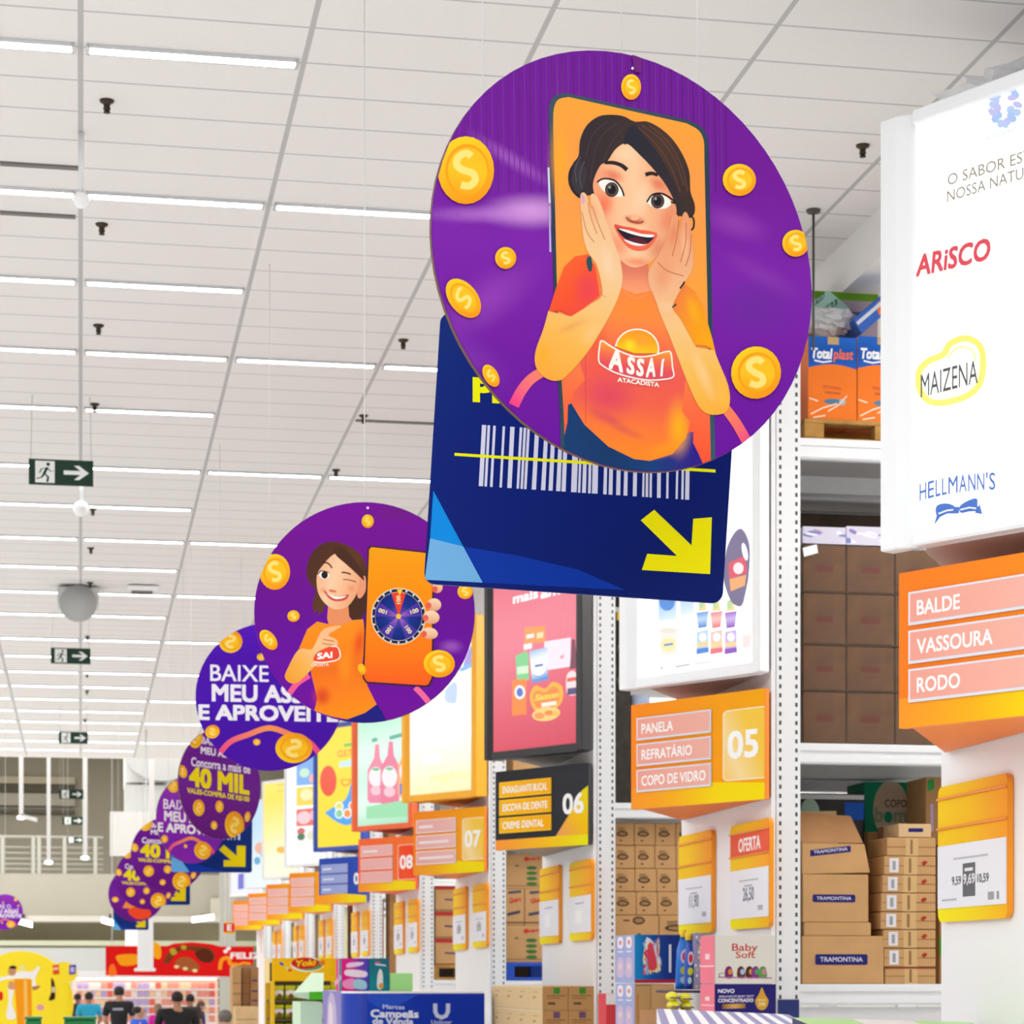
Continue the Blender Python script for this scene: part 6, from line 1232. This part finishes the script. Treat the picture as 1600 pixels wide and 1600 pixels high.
def pinkp(C):
    full1(C, C.grad((0, 0), (1, 0), ['#f4188a', '#e02aa0', '#7a44b8', '#4a4ac0'], 8))
    for p_, c in (([(.2, .72), (.7, .78), (.8, .88), (.25, .86)], '#f0d8f0'), ([(.15, .48), (.85, .42), (.9, .6), (.2, .66)], '#f6e8f6'), ([(.1, .1), (.5, .08), (.45, .38), (.05, .3)], '#f49ac8'), ([(.45, .1), (.9, .06), (.88, .3), (.5, .36)], '#a8d8e8')): C.blob(p_, c, 3)
def tealp(C): full1(C, C.grad((0, 0), (1, 1), ['#1a98a0', '#1c7c8c', '#2a6a80'], 6)); C.blob([(.4, .1), (.65, .08), (.68, .5), (.55, .68), (.42, .5)], '#e8ece8', 3); C.ellipse(.6, .16, .12, .09, '#e8a84a'); C.stroke([(.3, .82), (.85, .78)], .05, '#c8e4e8'); C.stroke([(.3, .88), (.55, .87)], .05, '#e05a6a')
def pinks(C): full1(C, '#e8208a'); C.poly([(.45, 0), (.55, 0), (.55, 1), (.45, 1)], '#c8c8d8'); C.poly([(.55, 0), (1, 0), (1, 1), (.55, 1)], '#1a7a8a'); C.ellipse(.25, .3, .15, .1, '#f4b8d8'); C.ellipse(.78, .4, .12, .1, '#a8e0e0')
Y_ = 22.75; d = dm_px(534, 576, 1497, 1548, Y_, .5, zt_); carton(d, M('pink_carton', '#e02a94', .5), 'pink to violet carton on the left of the blue plinth top', prints=pinkp, side=pinks)
d = dm_px(577, 608, 1497, 1548, Y_, .5, zt_); carton(d, M('teal_carton', '#1c7c8c', .5), 'teal carton with a pictured bottle on the blue plinth', prints=tealp)
d = dm_px(609, 645, 1520, 1548, Y_, .4, zt_); carton(d, M('pale_green_carton', '#a6e890', .5), 'pale green box at the right on the blue plinth')
# yellow snack rack
Yk = 27.0; a, b_ = aty(425, 1497, Yk), aty(530, 1497, Yk); X0, X1, ZT = a.x, b_.x, a.z
t = thing('snack_rack', ((X0 + X1) / 2, Yk, 0), 'yellow snack rack with a red oval header and rows of packets', 'display rack'); YR = M('rack_yellow', '#f2bc0c', .4)
zh = aty(425, 1533, Yk).z
MB().box(X0, X1, Yk, Yk + .04, zh, ZT).build('header', YR, t); 
for x in (X0 - .02, X1 - .02):
    for y in (Yk, Yk + .75): MB().box(x, x + .05, y, y + .05, 0, zh).build('post', YR, t)
MB().box(X0, X1, Yk + .76, Yk + .78, 0, ZT - .05).build('back_panel', M('rack_brown', '#4a3a1a', .6), t)
zs_ = [aty(425, y, Yk).z for y in (1563, 1592, 1622)]
for z in zs_ + [.2]: MB().box(X0, X1, Yk + .02, Yk + .76, z - .03, z).build('shelf', M('rack_brown', '#4a3a1a', .6), t)
MB().box(X0 - .03, X0 - .02, Yk + .05, Yk + .75, zh - .02, ZT).build('side_header', M('pale_amber', '#f4d890', .5), t)
C = Canvas((X0, Yk - .001, zh), (1, 0, 0), (0, 0, 1)); full_ = lambda c: C.raw([(0, 0), (X1 - X0, 0), (X1 - X0, ZT - zh), (0, ZT - zh)], c); full_('#fbbf0c')
C.ellipse(480, 1507, 26, 11.5, '#f4efe2'); C.ellipse(482, 1507, 23, 9.5, '#5a9a5a'); C.ellipse(477, 1505, 22, 9, '#d02a1a'); C.text('Yoki', (462, 1510), (494, 1508), 9, '#f8c01a', .05, .15)
C.ellipse(440, 1506, 4, 2.2, '#1a5ac0', 35); C.ellipse(449, 1513, 3, 1.8, '#c8d8b0', 30); C.ellipse(453, 1516, 3, 2.2, '#e0402a', 30); C.ellipse(504, 1504, 4, 5, '#f0801a'); C.build('printed_header', t)
def packet(x, z, Y, w_, h, label, grp, src=[None]):
    if src[0] is None:
        q = MB(); n = 10; rows = []
        for j in range(7):
            tt = j / 6; th = .035 * math.sin(math.pi * tt) + .003; rows.append([(x + w_ * math.cos(2 * math.pi * k / n), Y + th * math.sin(2 * math.pi * k / n), z + h * tt) for k in range(n)])
        q.add([p for r_ in rows for p in r_], [(j * n + k, j * n + (k + 1) % n, (j + 1) * n + (k + 1) % n, (j + 1) * n + k) for j in range(6) for k in range(n)] + [tuple(range(n))[::-1], tuple(range(6 * n, 7 * n))], 0, True)
        o = q.build('snack_packet', M('packet_lime', '#c8cc1c', .35), base=(x, Y, z)); C = Canvas((x - w_, Y - .04, z), (1, 0, 0), (0, 0, 1)); C.f = lambda a_, b2: (a_ * 2 * w_, b2 * h)
        C.blob([(.15, .35), (.85, .35), (.9, .6), (.6, .68), (.1, .62)], '#f2e4e0', 3); C.blob([(.3, .12), (.75, .12), (.7, .4), (.4, .42)], '#7a5a1e', 3); C.poly([(.05, .74), (.95, .74), (.95, .92), (.05, .92)], '#dcdc1e'); C.build('printed_front', o); src[0] = o
    else: o = copy_tree(src[0]); o.location = (x, Y, z)
    return tag(o, label, 'snack packet', grp)
for r_, z in enumerate(zs_):
    for k in range(6):
        packet(X0 + .085 + k * .134, z + .002, Yk + .1, .06, .17, 'lime green snack packet, %s row of the yellow rack, %s from left' % (['top', 'middle', 'bottom'][r_], ['first', 'second', 'third', 'fourth', 'fifth', 'sixth'][k]), 'lime snack packets')
# pale green hood in front of the snack rack
Yh = 25.2; P = lambda x, y, Y=Yh: aty(x, y, Y)
t = thing('green_hood_stand', (P(490, 1560).x, Yh, 0), 'stand with pale green sloping hood and bright green front, before the snack rack', 'display stand')
A, B_, E, D_ = P(459, 1555), P(483, 1560), P(503, 1560), P(503, 1549)
q = MB(); top0, top1 = P(487, 1520, Yh + 1.1), P(506, 1520, Yh + 1.1); A2 = P(459, 1551); q.add([A2, P(483, 1550), P(505, 1549), top1, top0], [(0, 1, 2, 3, 4)], 0); q.add([P(459, 1551), P(483, 1550), P(483, 1562), P(459, 1556)], [(0, 1, 2, 3)], 0)
q.add([A2, top0, top0 + V((0, 0, -.3)), A2 + V((0, 0, -.05))], [(0, 1, 2, 3)], 0); q.build('hood', M('hood_mint', '#d6f2d2', .5), t)
MB().box(P(483, 1560).x, P(504, 1560).x, Yh - .01, Yh + .01, P(483, 1562).z, P(483, 1549.5).z).build('front_board', M('bright_green', '#4cc814', .5), t); MB().box(P(470, 1560).x, P(504, 1560).x, Yh + .03, Yh + 1.0, 0, P(483, 1566).z).build('stand_body', M('hood_mint', '#d6f2d2'), t)
# far carton stacks
for k, (x0, x1, y0, y1, Y, mt, lab) in enumerate([(363, 377, 1511, 1569, 36, CARD, 'tall tan carton stack front left of the far snack rack'), (378.5, 391, 1511, 1569, 36.1, CARD2, 'darker carton stack in the middle, left of the snack rack'), (392, 404, 1511, 1569, 36, CARD2, 'carton stack with purple print next to the snack rack'), (368, 404, 1573, 1640, 33, CARD3, 'low pale carton bin in front of the far carton stacks')]):
    d = dm_px(x0, x1, y0, y1, Y, .6, 0 if y1 > 1600 else None)
    if y1 < 1600: d[4] = 0
    carton(d, mt, lab, prints=(lambda C: [C.stroke([(.1, z), (.9, z)], .012, '#5a4470') for z in (.75, .82, .9)] and None) if k == 2 else (lambda C: [C.stroke([(.05, z), (.95, z)], .006, '#8a6840') for z in (.72, .8, .88)] and None))
# ---------------------------------------------------------------- far hall: banner, chiller, yellow stand, people
Yr = 59.9; F = lambda x, y, Y=Yr: aty(x, y, Y)
t = thing('hanging_banner', (F(280, 1500).x, Yr, F(280, 1527).z), 'long red banner with pictured chocolate eggs and yellow ribbons over the chiller', 'banner')
out = [(165, 1478), (262, 1478), (272, 1474), (300, 1472), (330, 1475), (345, 1479), (396, 1479), (396, 1508), (361, 1509), (361, 1526), (165, 1524)]
MB().prism([F(x, y) for x, y in out], (0, .06, 0)).build('banner_board', M('banner_red', '#d81212', .45), t)
C = Canvas(F(165, 1524) + V((0, -.002, 0)), (1, 0, 0), (0, 0, 1)); C.poly(out, '#de1010')
Bz = lambda p: (180 + p[0] * .15, 1440 + p[1] * .15)
for pts, c in (([(10, 360), (100, 340), (240, 350), (235, 440), (80, 460), (30, 420)], '#f8a010'), ([(385, 220), (460, 240), (480, 330), (460, 390), (400, 360)], '#f8a814'), ([(-60, 470), (-20, 440), (10, 500), (10, 560), (-70, 560)], '#f8701a')): C.blob([Bz(p) for p in pts], c, 4)
for pts, c in (([(500, 420), (560, 320), (620, 270), (740, 250), (900, 260), (1000, 290), (1040, 380), (980, 430), (880, 400), (820, 310), (720, 300), (640, 330), (560, 430)], '#7a3a14'), ([(830, 330), (920, 280), (1010, 320), (1010, 410), (900, 420)], '#5a2410'), ([(620, 430), (700, 370), (800, 390), (880, 470), (830, 520), (700, 500)], '#a85a2a'), ([(570, 290), (620, 280), (640, 330), (590, 350)], '#b8a02a'), ([(690, 250), (740, 255), (730, 290), (690, 285)], '#b8a02a')): C.blob([Bz(p) for p in pts], c, 4)
for x, y in ((640, 470), (730, 490), (830, 510)): C.ellipse(*Bz((x, y)), 4, 2.6, '#f0d8a0')
C.stroke([Bz(p) for p in [(1090, 500), (1110, 400), (1180, 380), (1200, 440), (1270, 450)]], 6, '#f89a1a', smooth=4); C.stroke([Bz(p) for p in [(1270, 450), (1340, 430), (1410, 440)]], 4, '#f89a1a'); C.text('FELIZ', Bz((1200, 385)), Bz((1520, 385)), 9, '#f6f2f0', .05); C.ellipse(*Bz((1180, 280)), 3.6, 3, '#f6f2f0'); C.ellipse(*Bz((1150, 310)), 3.4, 3, '#f6f2f0')
C.clip = None; C.build('printed_front', t)
for x in (175, 352): MB().tube([F(x, 1480) + V((0, .03, 0)), V((F(x, 1480).x, Yr + .03, 12))], .012, 6).build('hanging_wire', WIRE, t)
# chiller
Yc_ = 63.2; a, b_ = F(114, 1530, Yc_), F(343, 1530, Yc_); t = thing('open_chiller', ((a.x + b_.x) / 2, Yc_, 0), 'brightly lit open chiller wall full of pink packets behind the shoppers', 'chiller')
MB().box(a.x, b_.x, Yc_ + .8, Yc_ + .9, 0, a.z + .1).build('back_panel', M('glowing_chiller_back', '#f4c4aa', .5, emit=.55), t); MB().box(a.x, b_.x, Yc_, Yc_ + .9, a.z + .02, a.z + .22).build('canopy', WHITE, t); MB().box(a.x + .1, b_.x - .1, Yc_ + .05, Yc_ + .12, a.z - .01, a.z + .02).build('lamp_strip', M('lit_chiller_lamp', '#fff6ee', .5, emit=6.0), t)  # back panel glows by itself, standing in for light on it
zs_ = [F(200, y, Yc_).z for y in (1545, 1558, 1571, 1584, 1597)]
for z in zs_ + [.3]: MB().box(a.x, b_.x, Yc_ + .1, Yc_ + .8, z - .04, z).build('shelf', WHITE, t); 
packs = {}
cols = [('pink', '#ee9a88'), ('salmon', '#e86a58'), ('cream', '#f0d0a8'), ('lilac', '#b8a8d8'), ('white', '#f4e6dc')]
for r_, z in enumerate(zs_):
    n = 23; rnd = random.Random(r_ + 20)
    for k in range(n):
        cn, ch = cols[rnd.choice([0, 0, 1, 2, 2, 3, 4])] if not 9 < k < 12 else cols[3]; x = a.x + .1 + k * (b_.x - a.x - .2) / n
        if cn not in packs:
            q = MB(); q.box(x, x + .145, Yc_ + .14, Yc_ + .3, z + .002, z + .155); q.box(x + .02, x + .125, Yc_ + .16, Yc_ + .28, z + .155, z + .163); o = q.build('chilled_packet', M('chilled_' + cn, ch, .4), base=(x, Yc_ + .14, z + .002), bev=.01); packs[cn] = o
        else: o = packs[cn].copy(); COL.objects.link(o); o.location = (x, Yc_ + .14, z + .002)
        tag(o, '%s packet on the %s chiller shelf behind the shoppers' % (cn, ['top', 'second', 'third', 'fourth', 'lowest'][r_]), 'packet', '%s packets on the %s chiller shelf' % (cn, ['top', 'second', 'third', 'fourth', 'lowest'][r_]))
# yellow round promotional stand at left
Yy = 46.0; G = lambda x, y, Y=Yy: aty(x, y, Y)
t = thing('round_promo_stand', (G(35, 1560).x, Yy, 0), 'big yellow round topped promotional stand with white figure print at lower left', 'display stand'); YM_ = M('promo_yellow', '#f6dc0a', .4)
c_ = G(33, 1568); rr = (G(115, 1560).x - G(33, 1560).x)
ring = [V((c_.x + rr * math.cos(math.radians(a_)), Yy, max(0.0, c_.z + rr * 1.02 * math.sin(math.radians(a_))))) for a_ in range(-50, 231, 7)]; ring = [V((ring[-1].x + .1, Yy, 0)), V((ring[0].x - .1, Yy, 0))] + ring
MB().prism(ring, (0, .5, 0)).build('round_board', YM_, t, bev=.01)
C = Canvas(V((c_.x, Yy - .003, 0)), (1, 0, 0), (0, 0, 1)); C.poly([(22, 1530), (49, 1530), (50, 1610), (28, 1610)], '#f59a12'); C.poly([(37, 1532), (42, 1532), (44, 1605), (38, 1605)], '#f7c060'); C.soft(40, 1500, 30, 10, '#f8e830', .5)
Wz = lambda p: (p[0] * .125, 1430 + p[1] * .125)
for pts, c in (([(-40, 790), (120, 750), (250, 700), (400, 700), (470, 640), (500, 660), (470, 720), (440, 800), (450, 880), (400, 880), (400, 800), (250, 790), (100, 800), (-40, 830)], '#f4f0ee'), ([(400, 900), (480, 880), (500, 900), (430, 940)], '#b87a5a'), ([(100, 690), (130, 650), (190, 650), (200, 700), (180, 750), (120, 750)], '#c8906a'), ([(110, 660), (150, 630), (205, 645), (190, 670)], '#2a2018'), ([(100, 860), (160, 840), (180, 900), (150, 1100), (200, 1280), (80, 1280), (110, 1050)], '#f2eeee'), ([(110, 840), (170, 830), (190, 920), (110, 920)], '#e09a6a'), ([(640, 790), (680, 840), (690, 980), (680, 1050), (610, 1060), (640, 960)], '#3a2018'), ([(650, 900), (680, 900), (685, 960), (650, 960)], '#d8c8c0'), ([(460, 1140), (500, 1110), (550, 1140), (540, 1180), (480, 1190)], '#e8a0b0'), ([(-10, 970), (30, 960), (35, 1050), (-10, 1060)], '#e02a1a'), ([(240, 640), (300, 620), (320, 680), (250, 690)], '#f2e488')): C.blob([Wz(p) for p in pts], c, 4)
C.build('printed_front', t)
t2_ = thing('small_promo_header', (G(100, 1520).x, Yy - .6, 0), 'small yellow round header with two little pack pictures, right of the big yellow stand', 'display stand')
ring = [aty(100 + 21 * math.cos(math.radians(a_)), 1520 + 17 * math.sin(math.radians(a_)), Yy - .6) for a_ in range(0, 360, 15)]; MB().prism(ring, (0, .04, 0)).build('header_board', YM_, t2_); x = G(98, 1520, Yy - .58).x; MB().box(x - .04, x + .04, Yy - .58, Yy - .54, 0, aty(98, 1530, Yy).z).build('stand_pole', YM_, t2_); MB().box(x - .25, x + .25, Yy - .8, Yy - .3, 0, .03).build('stand_base', YM_, t2_)
C = Canvas(V((x, Yy - .603, 0)), (1, 0, 0), (0, 0, 1)); C.poly([(82, 1508), (92, 1507), (93, 1522), (83, 1523)], '#e0501e'); C.poly([(83, 1512), (91, 1511), (91, 1515), (83, 1516)], '#f6c0a0'); C.poly([(108, 1508), (119, 1507), (118, 1522), (108, 1523)], '#5a48a8'); C.poly([(110, 1511), (116, 1511), (116, 1519), (110, 1519)], '#c0b0e0'); C.build('printed_front', t2_)
# green crates at the foot
for k, (x0, x1) in enumerate(((40, 64), (100, 150))):
    p0, p1 = aty(x0, 1593, 30), aty(x1, 1593, 30); q = MB().box(p0.x, p1.x, 30, 30.5, 0, p0.z); o = q.build('green_bin', M('bin_green', '#0f7a3c', .4), base=((p0.x + p1.x) / 2, 30, 0), bev=.02); tag(o, ['small dark green bin in front of the yellow round stand', 'wider green bin with pale rim in front of the cyan shirt'][k], 'bin'); MB().box(p0.x - .01, p1.x + .01, 29.99, 30.51, p0.z, p0.z + .03).build('rim', M('bin_rim', '#dff2e4' if k else '#0f7a3c', .4), o)

# people
def skin_obj(name, joints, edges, mat, parent, lv=2):
    off = wloc(parent); me = bpy.data.meshes.new(name); me.from_pydata([tuple(V(j[0]) - off) for j in joints], edges, []); o = bpy.data.objects.new(name, me); COL.objects.link(o); o.parent = parent; me.materials.append(mat)
    m = o.modifiers.new('skin', 'SKIN'); m.use_smooth_shade = True
    for i, j in enumerate(joints): me.skin_vertices[0].data[i].radius = (j[1], j[2] if len(j) > 2 else j[1])
    me.skin_vertices[0].data[0].use_root = True
    s_ = o.modifiers.new('subsurf', 'SUBSURF'); s_.levels = lv; s_.render_levels = lv; return o
def person(x, ytop, d, shirt, trousers, hair, skin_, label, face=180, bulk=1.0, longhair=False, arms=(0.25, 0.25), bald=False, back=None):
    p = atd(x, ytop, d); H = p.z; base = V((p.x, p.y, 0)); t = thing('person', base, label, 'person', 'shoppers in the far hall')
    k = H / 1.7; a = math.radians(face); fx, fy = math.sin(a), -math.cos(a); rx, ry = -fy, fx   # facing direction (0 = towards the camera), and its side
    def Pt(s_, f_, z): return (base.x + (rx * s_ + fx * f_) * k, base.y + (ry * s_ + fy * f_) * k, z * k)
    SK = M('skin_' + skin_, skin_, .55); b = bulk
    J = [(Pt(0, 0, .93), .12 * k, .085 * k), (Pt(0, 0, 1.12), .11 * k, .085 * k), (Pt(0, 0, 1.32), .135 * k, .085 * k), (Pt(0, 0, 1.41), .07 * k), (Pt(0, .01, 1.47), .05 * k), (Pt(0, .025, 1.55), .072 * k, .085 * k), (Pt(0, .02, 1.63), .066 * k, .08 * k)]
    E = [(0, 1), (1, 2), (2, 3), (3, 4), (4, 5), (5, 6)]
    for i, s_ in enumerate((-1, 1)):
        n = len(J); bend = arms[i]
        J += [(Pt(s_ * .19 * b, 0, 1.38), .058 * k), (Pt(s_ * .235 * b, -.01, 1.12), .044 * k), (Pt(s_ * .22 * b, bend * .6, .95 + bend * .35), .036 * k), (Pt(s_ * .20 * b, bend * .75 + .02, .87 + bend * .45), .034 * k, .02 * k)]; E += [(2, n), (n, n + 1), (n + 1, n + 2), (n + 2, n + 3)]
        for q in (-.022, -.007, .008, .022): m_ = len(J); J.append((Pt(s_ * .20 * b + q, bend * .8 + .04, .79 + bend * .48 + abs(q)), .0085 * k)); E.append((n + 3, m_))
        n = len(J); J += [(Pt(s_ * .095, 0, .84), .08 * k), (Pt(s_ * .10, .01, .48), .057 * k), (Pt(s_ * .10, 0, .08), .04 * k), (Pt(s_ * .10, .13, .03), .034 * k, .028 * k)]; E += [(0, n), (n, n + 1), (n + 1, n + 2), (n + 2, n + 3)]
    body = skin_obj('body', J, E, SK, t)
    SJ = [(Pt(0, 0, .90), .15 * k * b, .115 * k * b), (Pt(0, 0, 1.12), .14 * k * b, .115 * k * b), (Pt(0, 0, 1.32), .18 * k * b, .125 * k * b), (Pt(0, 0, 1.42), .085 * k, .08 * k)]; SE = [(0, 1), (1, 2), (2, 3)]
    for s_ in (-1, 1): n = len(SJ); SJ += [(Pt(s_ * .19 * b, 0, 1.38), .078 * k), (Pt(s_ * .23 * b, -.005, 1.16), .062 * k)]; SE += [(2, n), (n, n + 1)]
    skin_obj('shirt', SJ, SE, M('shirt_' + shirt, shirt, .8), t)
    TJ = [(Pt(0, 0, .93), .145 * k * b, .112 * k * b)]; TE = []
    for s_ in (-1, 1): n = len(TJ); TJ += [(Pt(s_ * .095, 0, .82), .098 * k * b), (Pt(s_ * .10, .01, .48), .07 * k), (Pt(s_ * .10, 0, .10), .058 * k)]; TE += [(0, n), (n, n + 1), (n + 1, n + 2)]
    skin_obj('trousers', TJ, TE, M('trousers_' + trousers, trousers, .8), t)
    q = MB(); c = V(Pt(0, .005, 1.615)); 
    if bald: q.ball(V(Pt(0, -.03, 1.58)), (.085 * k, .085 * k, .06 * k), 16)
    else:
        q.ball(c, (.092 * k, .092 * k, .09 * k), 18)
        if longhair: q.ball(V(Pt(0, -.045, 1.52)), (.085 * k, .06 * k, .13 * k), 16)
    q.build('hair', M('hair_' + hair, hair, .7), t)
    # face: eyes, nose, mouth, ears
    for s_ in (-1, 1):
        MB().ball(V(Pt(s_ * .032, .095, 1.575)), .011 * k, 8).build('eye', M('eye_dark', '#1c1614', .3), t); MB().ball(V(Pt(s_ * .082, .015, 1.56)), (.014 * k, .02 * k, .03 * k), 10).build('ear', SK, t)
    MB().ball(V(Pt(0, .112, 1.545)), (.014 * k, .016 * k, .022 * k), 10).build('nose', SK, t); MB().ball(V(Pt(0, .098, 1.505)), (.026 * k, .008 * k, .008 * k), 10).build('mouth', M('lip', '#9a4a42', .5), t)
    if back:
        C = Canvas(V(Pt(0, -.125 * b, 1.30)), (1, 0, 0), (0, 0, 1)); C.f = lambda u_, v_: (u_ * k, v_ * k); C.poly([(-.09, -.015), (.09, -.015), (.09, .025), (-.09, .025)], back); C.build('back_print', t)
    return t
BLKC = '#16161a'
person(139, 1550, 47, '#22a8dc', '#2a2e3a', '#1c1412', '#a8745a', 'person in a cyan T-shirt seen from behind, right of the yellow stand', 185, 1.05)
person(186, 1541, 41, BLKC, '#20222a', '#241814', '#c08a6c', 'person in a black T-shirt with a pale back print, seen from behind', 170, 1.05, back='#a8a8b4')
person(217, 1566, 33, '#1e5ad8', '#2c3040', '#2a201c', '#c89274', 'short balding person in a bright blue T-shirt turned to the side', 110, 1.0, bald=True)
person(277, 1549, 35, '#0e0e10', '#1c1e26', '#1a1210', '#b07c60', 'broad person in a black T-shirt, largest of the group, from behind', 178, 1.3)
person(314, 1564, 48, '#1c2a6c', '#2a2a34', '#4a3c38', '#c08a70', 'person with long hair and a navy top looking left', 80, .9, True)
person(297, 1553, 44, '#3a2c2a', '#22242c', '#17110f', '#9a6a50', 'dark haired person half hidden behind the broad black T-shirt', 160, .95)
person(352, 1578, 27, '#d8c4bc', '#3a3a44', '#6a625c', '#c8967c', 'person with grey hair and pale top near the pale carton bin', 200, 1.0)
person(121, 1552, 52, '#2a2226', '#24242c', '#181214', '#8a5c48', 'person in dark clothes left of the cyan T-shirt', 175, 1.0)
person(247, 1568, 44, '#d01e9a', '#2a2c36', '#8a6a50', '#c8967c', 'small person in a magenta top between blue and black T-shirts', 190, .85, True)
# ---------------------------------------------------------------- far hall overhead: duct, poles, floodlights
Yd_ = 66.0; D = lambda x, y, Y=Yd_: aty(x, y, Y)
t = thing('air_duct', (D(240, 1200).x, Yd_, D(240, 1330).z), 'large white ventilation duct with a round front and boxes, above the mezzanine', 'duct'); DW = M('duct_white', '#e2e2e0', .5); DG = M('duct_grey', '#c2c3c1', .5)
c0, c1_ = D(196, 1170), D(300, 1222)
MB().box(c0.x, c1_.x, Yd_ + .4, Yd_ + 3, c1_.z, c0.z).build('duct_box', DW, t); cc = D(252, 1170); R_ = cc.z - D(252, 1220).z
q = MB(); pts = [V((cc.x + R_ * 1.9 * math.cos(math.radians(a_)) * .62, Yd_, cc.z + R_ * math.sin(math.radians(a_)))) for a_ in range(180, 361, 10)]; q.prism(pts, (0, .4, 0)).build('round_front', DG, t)
MB().box(D(196, 0).x, D(262, 0).x, Yd_ + .2, Yd_ + 2.2, D(0, 1330).z, D(0, 1222).z).build('unit_body', DG, t); MB().box(D(172, 0).x, D(262, 0).x, Yd_ - .6, Yd_ + .2, D(0, 1335).z, D(0, 1268).z).build('lower_body', DW, t)
for x in (198, 300): MB().tube([V((D(x, 0).x, Yd_ + 1, c0.z)), V((D(x, 0).x, Yd_ + 1, 12.0))], .03, 6).build('hanger_rod', DG, t)
for k, (x, y1, w_, lab) in enumerate([(33, 1275, .055, 'white pole with a lamp box hanging at the far left'), (76, 1345, .05, 'longest white pole hanging before the balcony rail'), (133, 1338, .06, 'white pole beside the small exit signs'), (237, 1290, .07, 'white pole in front of the air duct')]):
    p = D(x, y1, 64.0); t = thing('hanging_pole', (p.x, 64.0, 12.0), lab, 'pole', 'white hanging poles'); MB().box(p.x - w_, p.x + w_, 63.9, 64.1, p.z, 12.0).build('pole', DW, t); MB().lathe((p.x, 64.0, p.z - .1), [(0, 0), (.10, .02), (.11, .08), (0, .14)], 14).build('end_lamp', M('lit_far_lamp', '#fffaf2', .4, emit=2.5), t)
    if k == 0: MB().obox((p.x, 63.9, p.z - .05), (.42, 0, -.10), (0, .15, 0), (0, 0, .1)).build('lamp_box', DW, t)
p = D(228, 1520, 50); 
t = thing('hanging_column', (p.x, 50, CEIL), 'white square column ending in a flared foot in front of the red banner', 'column'); zt3 = aty(228, 1400, 50).z; MB().box(p.x - .17, p.x + .15, 49.85, 50.15, p.z + .1, zt3).build('column_shaft', WHITE, t); MB().tube([V((p.x, 50, zt3)), V((p.x, 50, CEIL))], .02, 6).build('hanger_rod', WHITE, t); MB().box(p.x - .24, p.x + .2, 49.8, 50.2, p.z + .03, p.z + .1).build('column_foot', WHITE, t, bev=.02)
struct('trim_20', MB().box(D(196, 0, 74).x, D(217, 0, 74).x, 74, 74.4, 0, D(0, 1440, 74).z), M('pillar_white', '#f0eeec', .5))
struct('trim_21', MB().box(D(344, 0, 76).x, D(368, 0, 76).x, 76, 76.4, 0, 11), M('pillar_grey', '#a8a8a0', .6))
struct('trim_22', MB().box(D(329, 0, YM - .3).x, D(345, 0, YM - .3).x, YM - .3, YM - .1, D(0, 1432, YM).z, D(0, 1402, YM).z), M('parapet_panel', '#bdb9aa', .8))
for k, (x, w_) in enumerate(((36, .3), (173, .3), (317, .36))):
    p = D(x, 1436, 78.5); t = thing('floodlight', (p.x, 78.5, p.z), ['lit floodlight below the mezzanine at the left, beside the small disc', 'lit floodlight below the mezzanine next to the farthest disc', 'lit floodlight below the mezzanine over the red banner'][k], 'floodlight', 'lit floodlights under the mezzanine')
    MB().obox((p.x - w_, 78.4, p.z + .06), (2 * w_, 0, -.16 if k < 2 else .1), (0, .1, 0), (0, 0, -.18)).build('lamp_face', M('lit_flood', '#fff8e8', .4, emit=5.0), t); MB().box(p.x - .05, p.x + .05, 78.5, YM - .5, p.z + .06, p.z + .16).build('lamp_bracket', BLK, t)
p = D(358, 1450, 57.5); t = thing('red_hanging_sign', p, 'tiny red and yellow sign hanging left of the farthest aisle sign', 'sign'); w_ = .13; MB().box(p.x - w_, p.x + w_, 57.5, 57.54, p.z - .14, p.z + .14).build('sign_board', M('banner_red', '#d81212'), t)
C = Canvas((p.x - w_, 57.497, p.z - .14), (1, 0, 0), (0, 0, 1)); C.f = lambda a_, b2: (a_ * 2 * w_, b2 * .28); full1(C, '#e01a1a'); C.poly([(0, 0), (1, 0), (1, .15), (0, .15)], '#f8c81a'); C.poly([(0, .9), (1, .9), (1, 1), (0, 1)], '#f8c81a'); C.text('E', (.3, .28), (.75, .28), .5, '#ffffff', .05); C.build('printed_face', t); MB().tube([p + V((0, .02, .14)), V((p.x, 57.52, 12))], .012, 5).build('hanging_wire', WIRE, t)
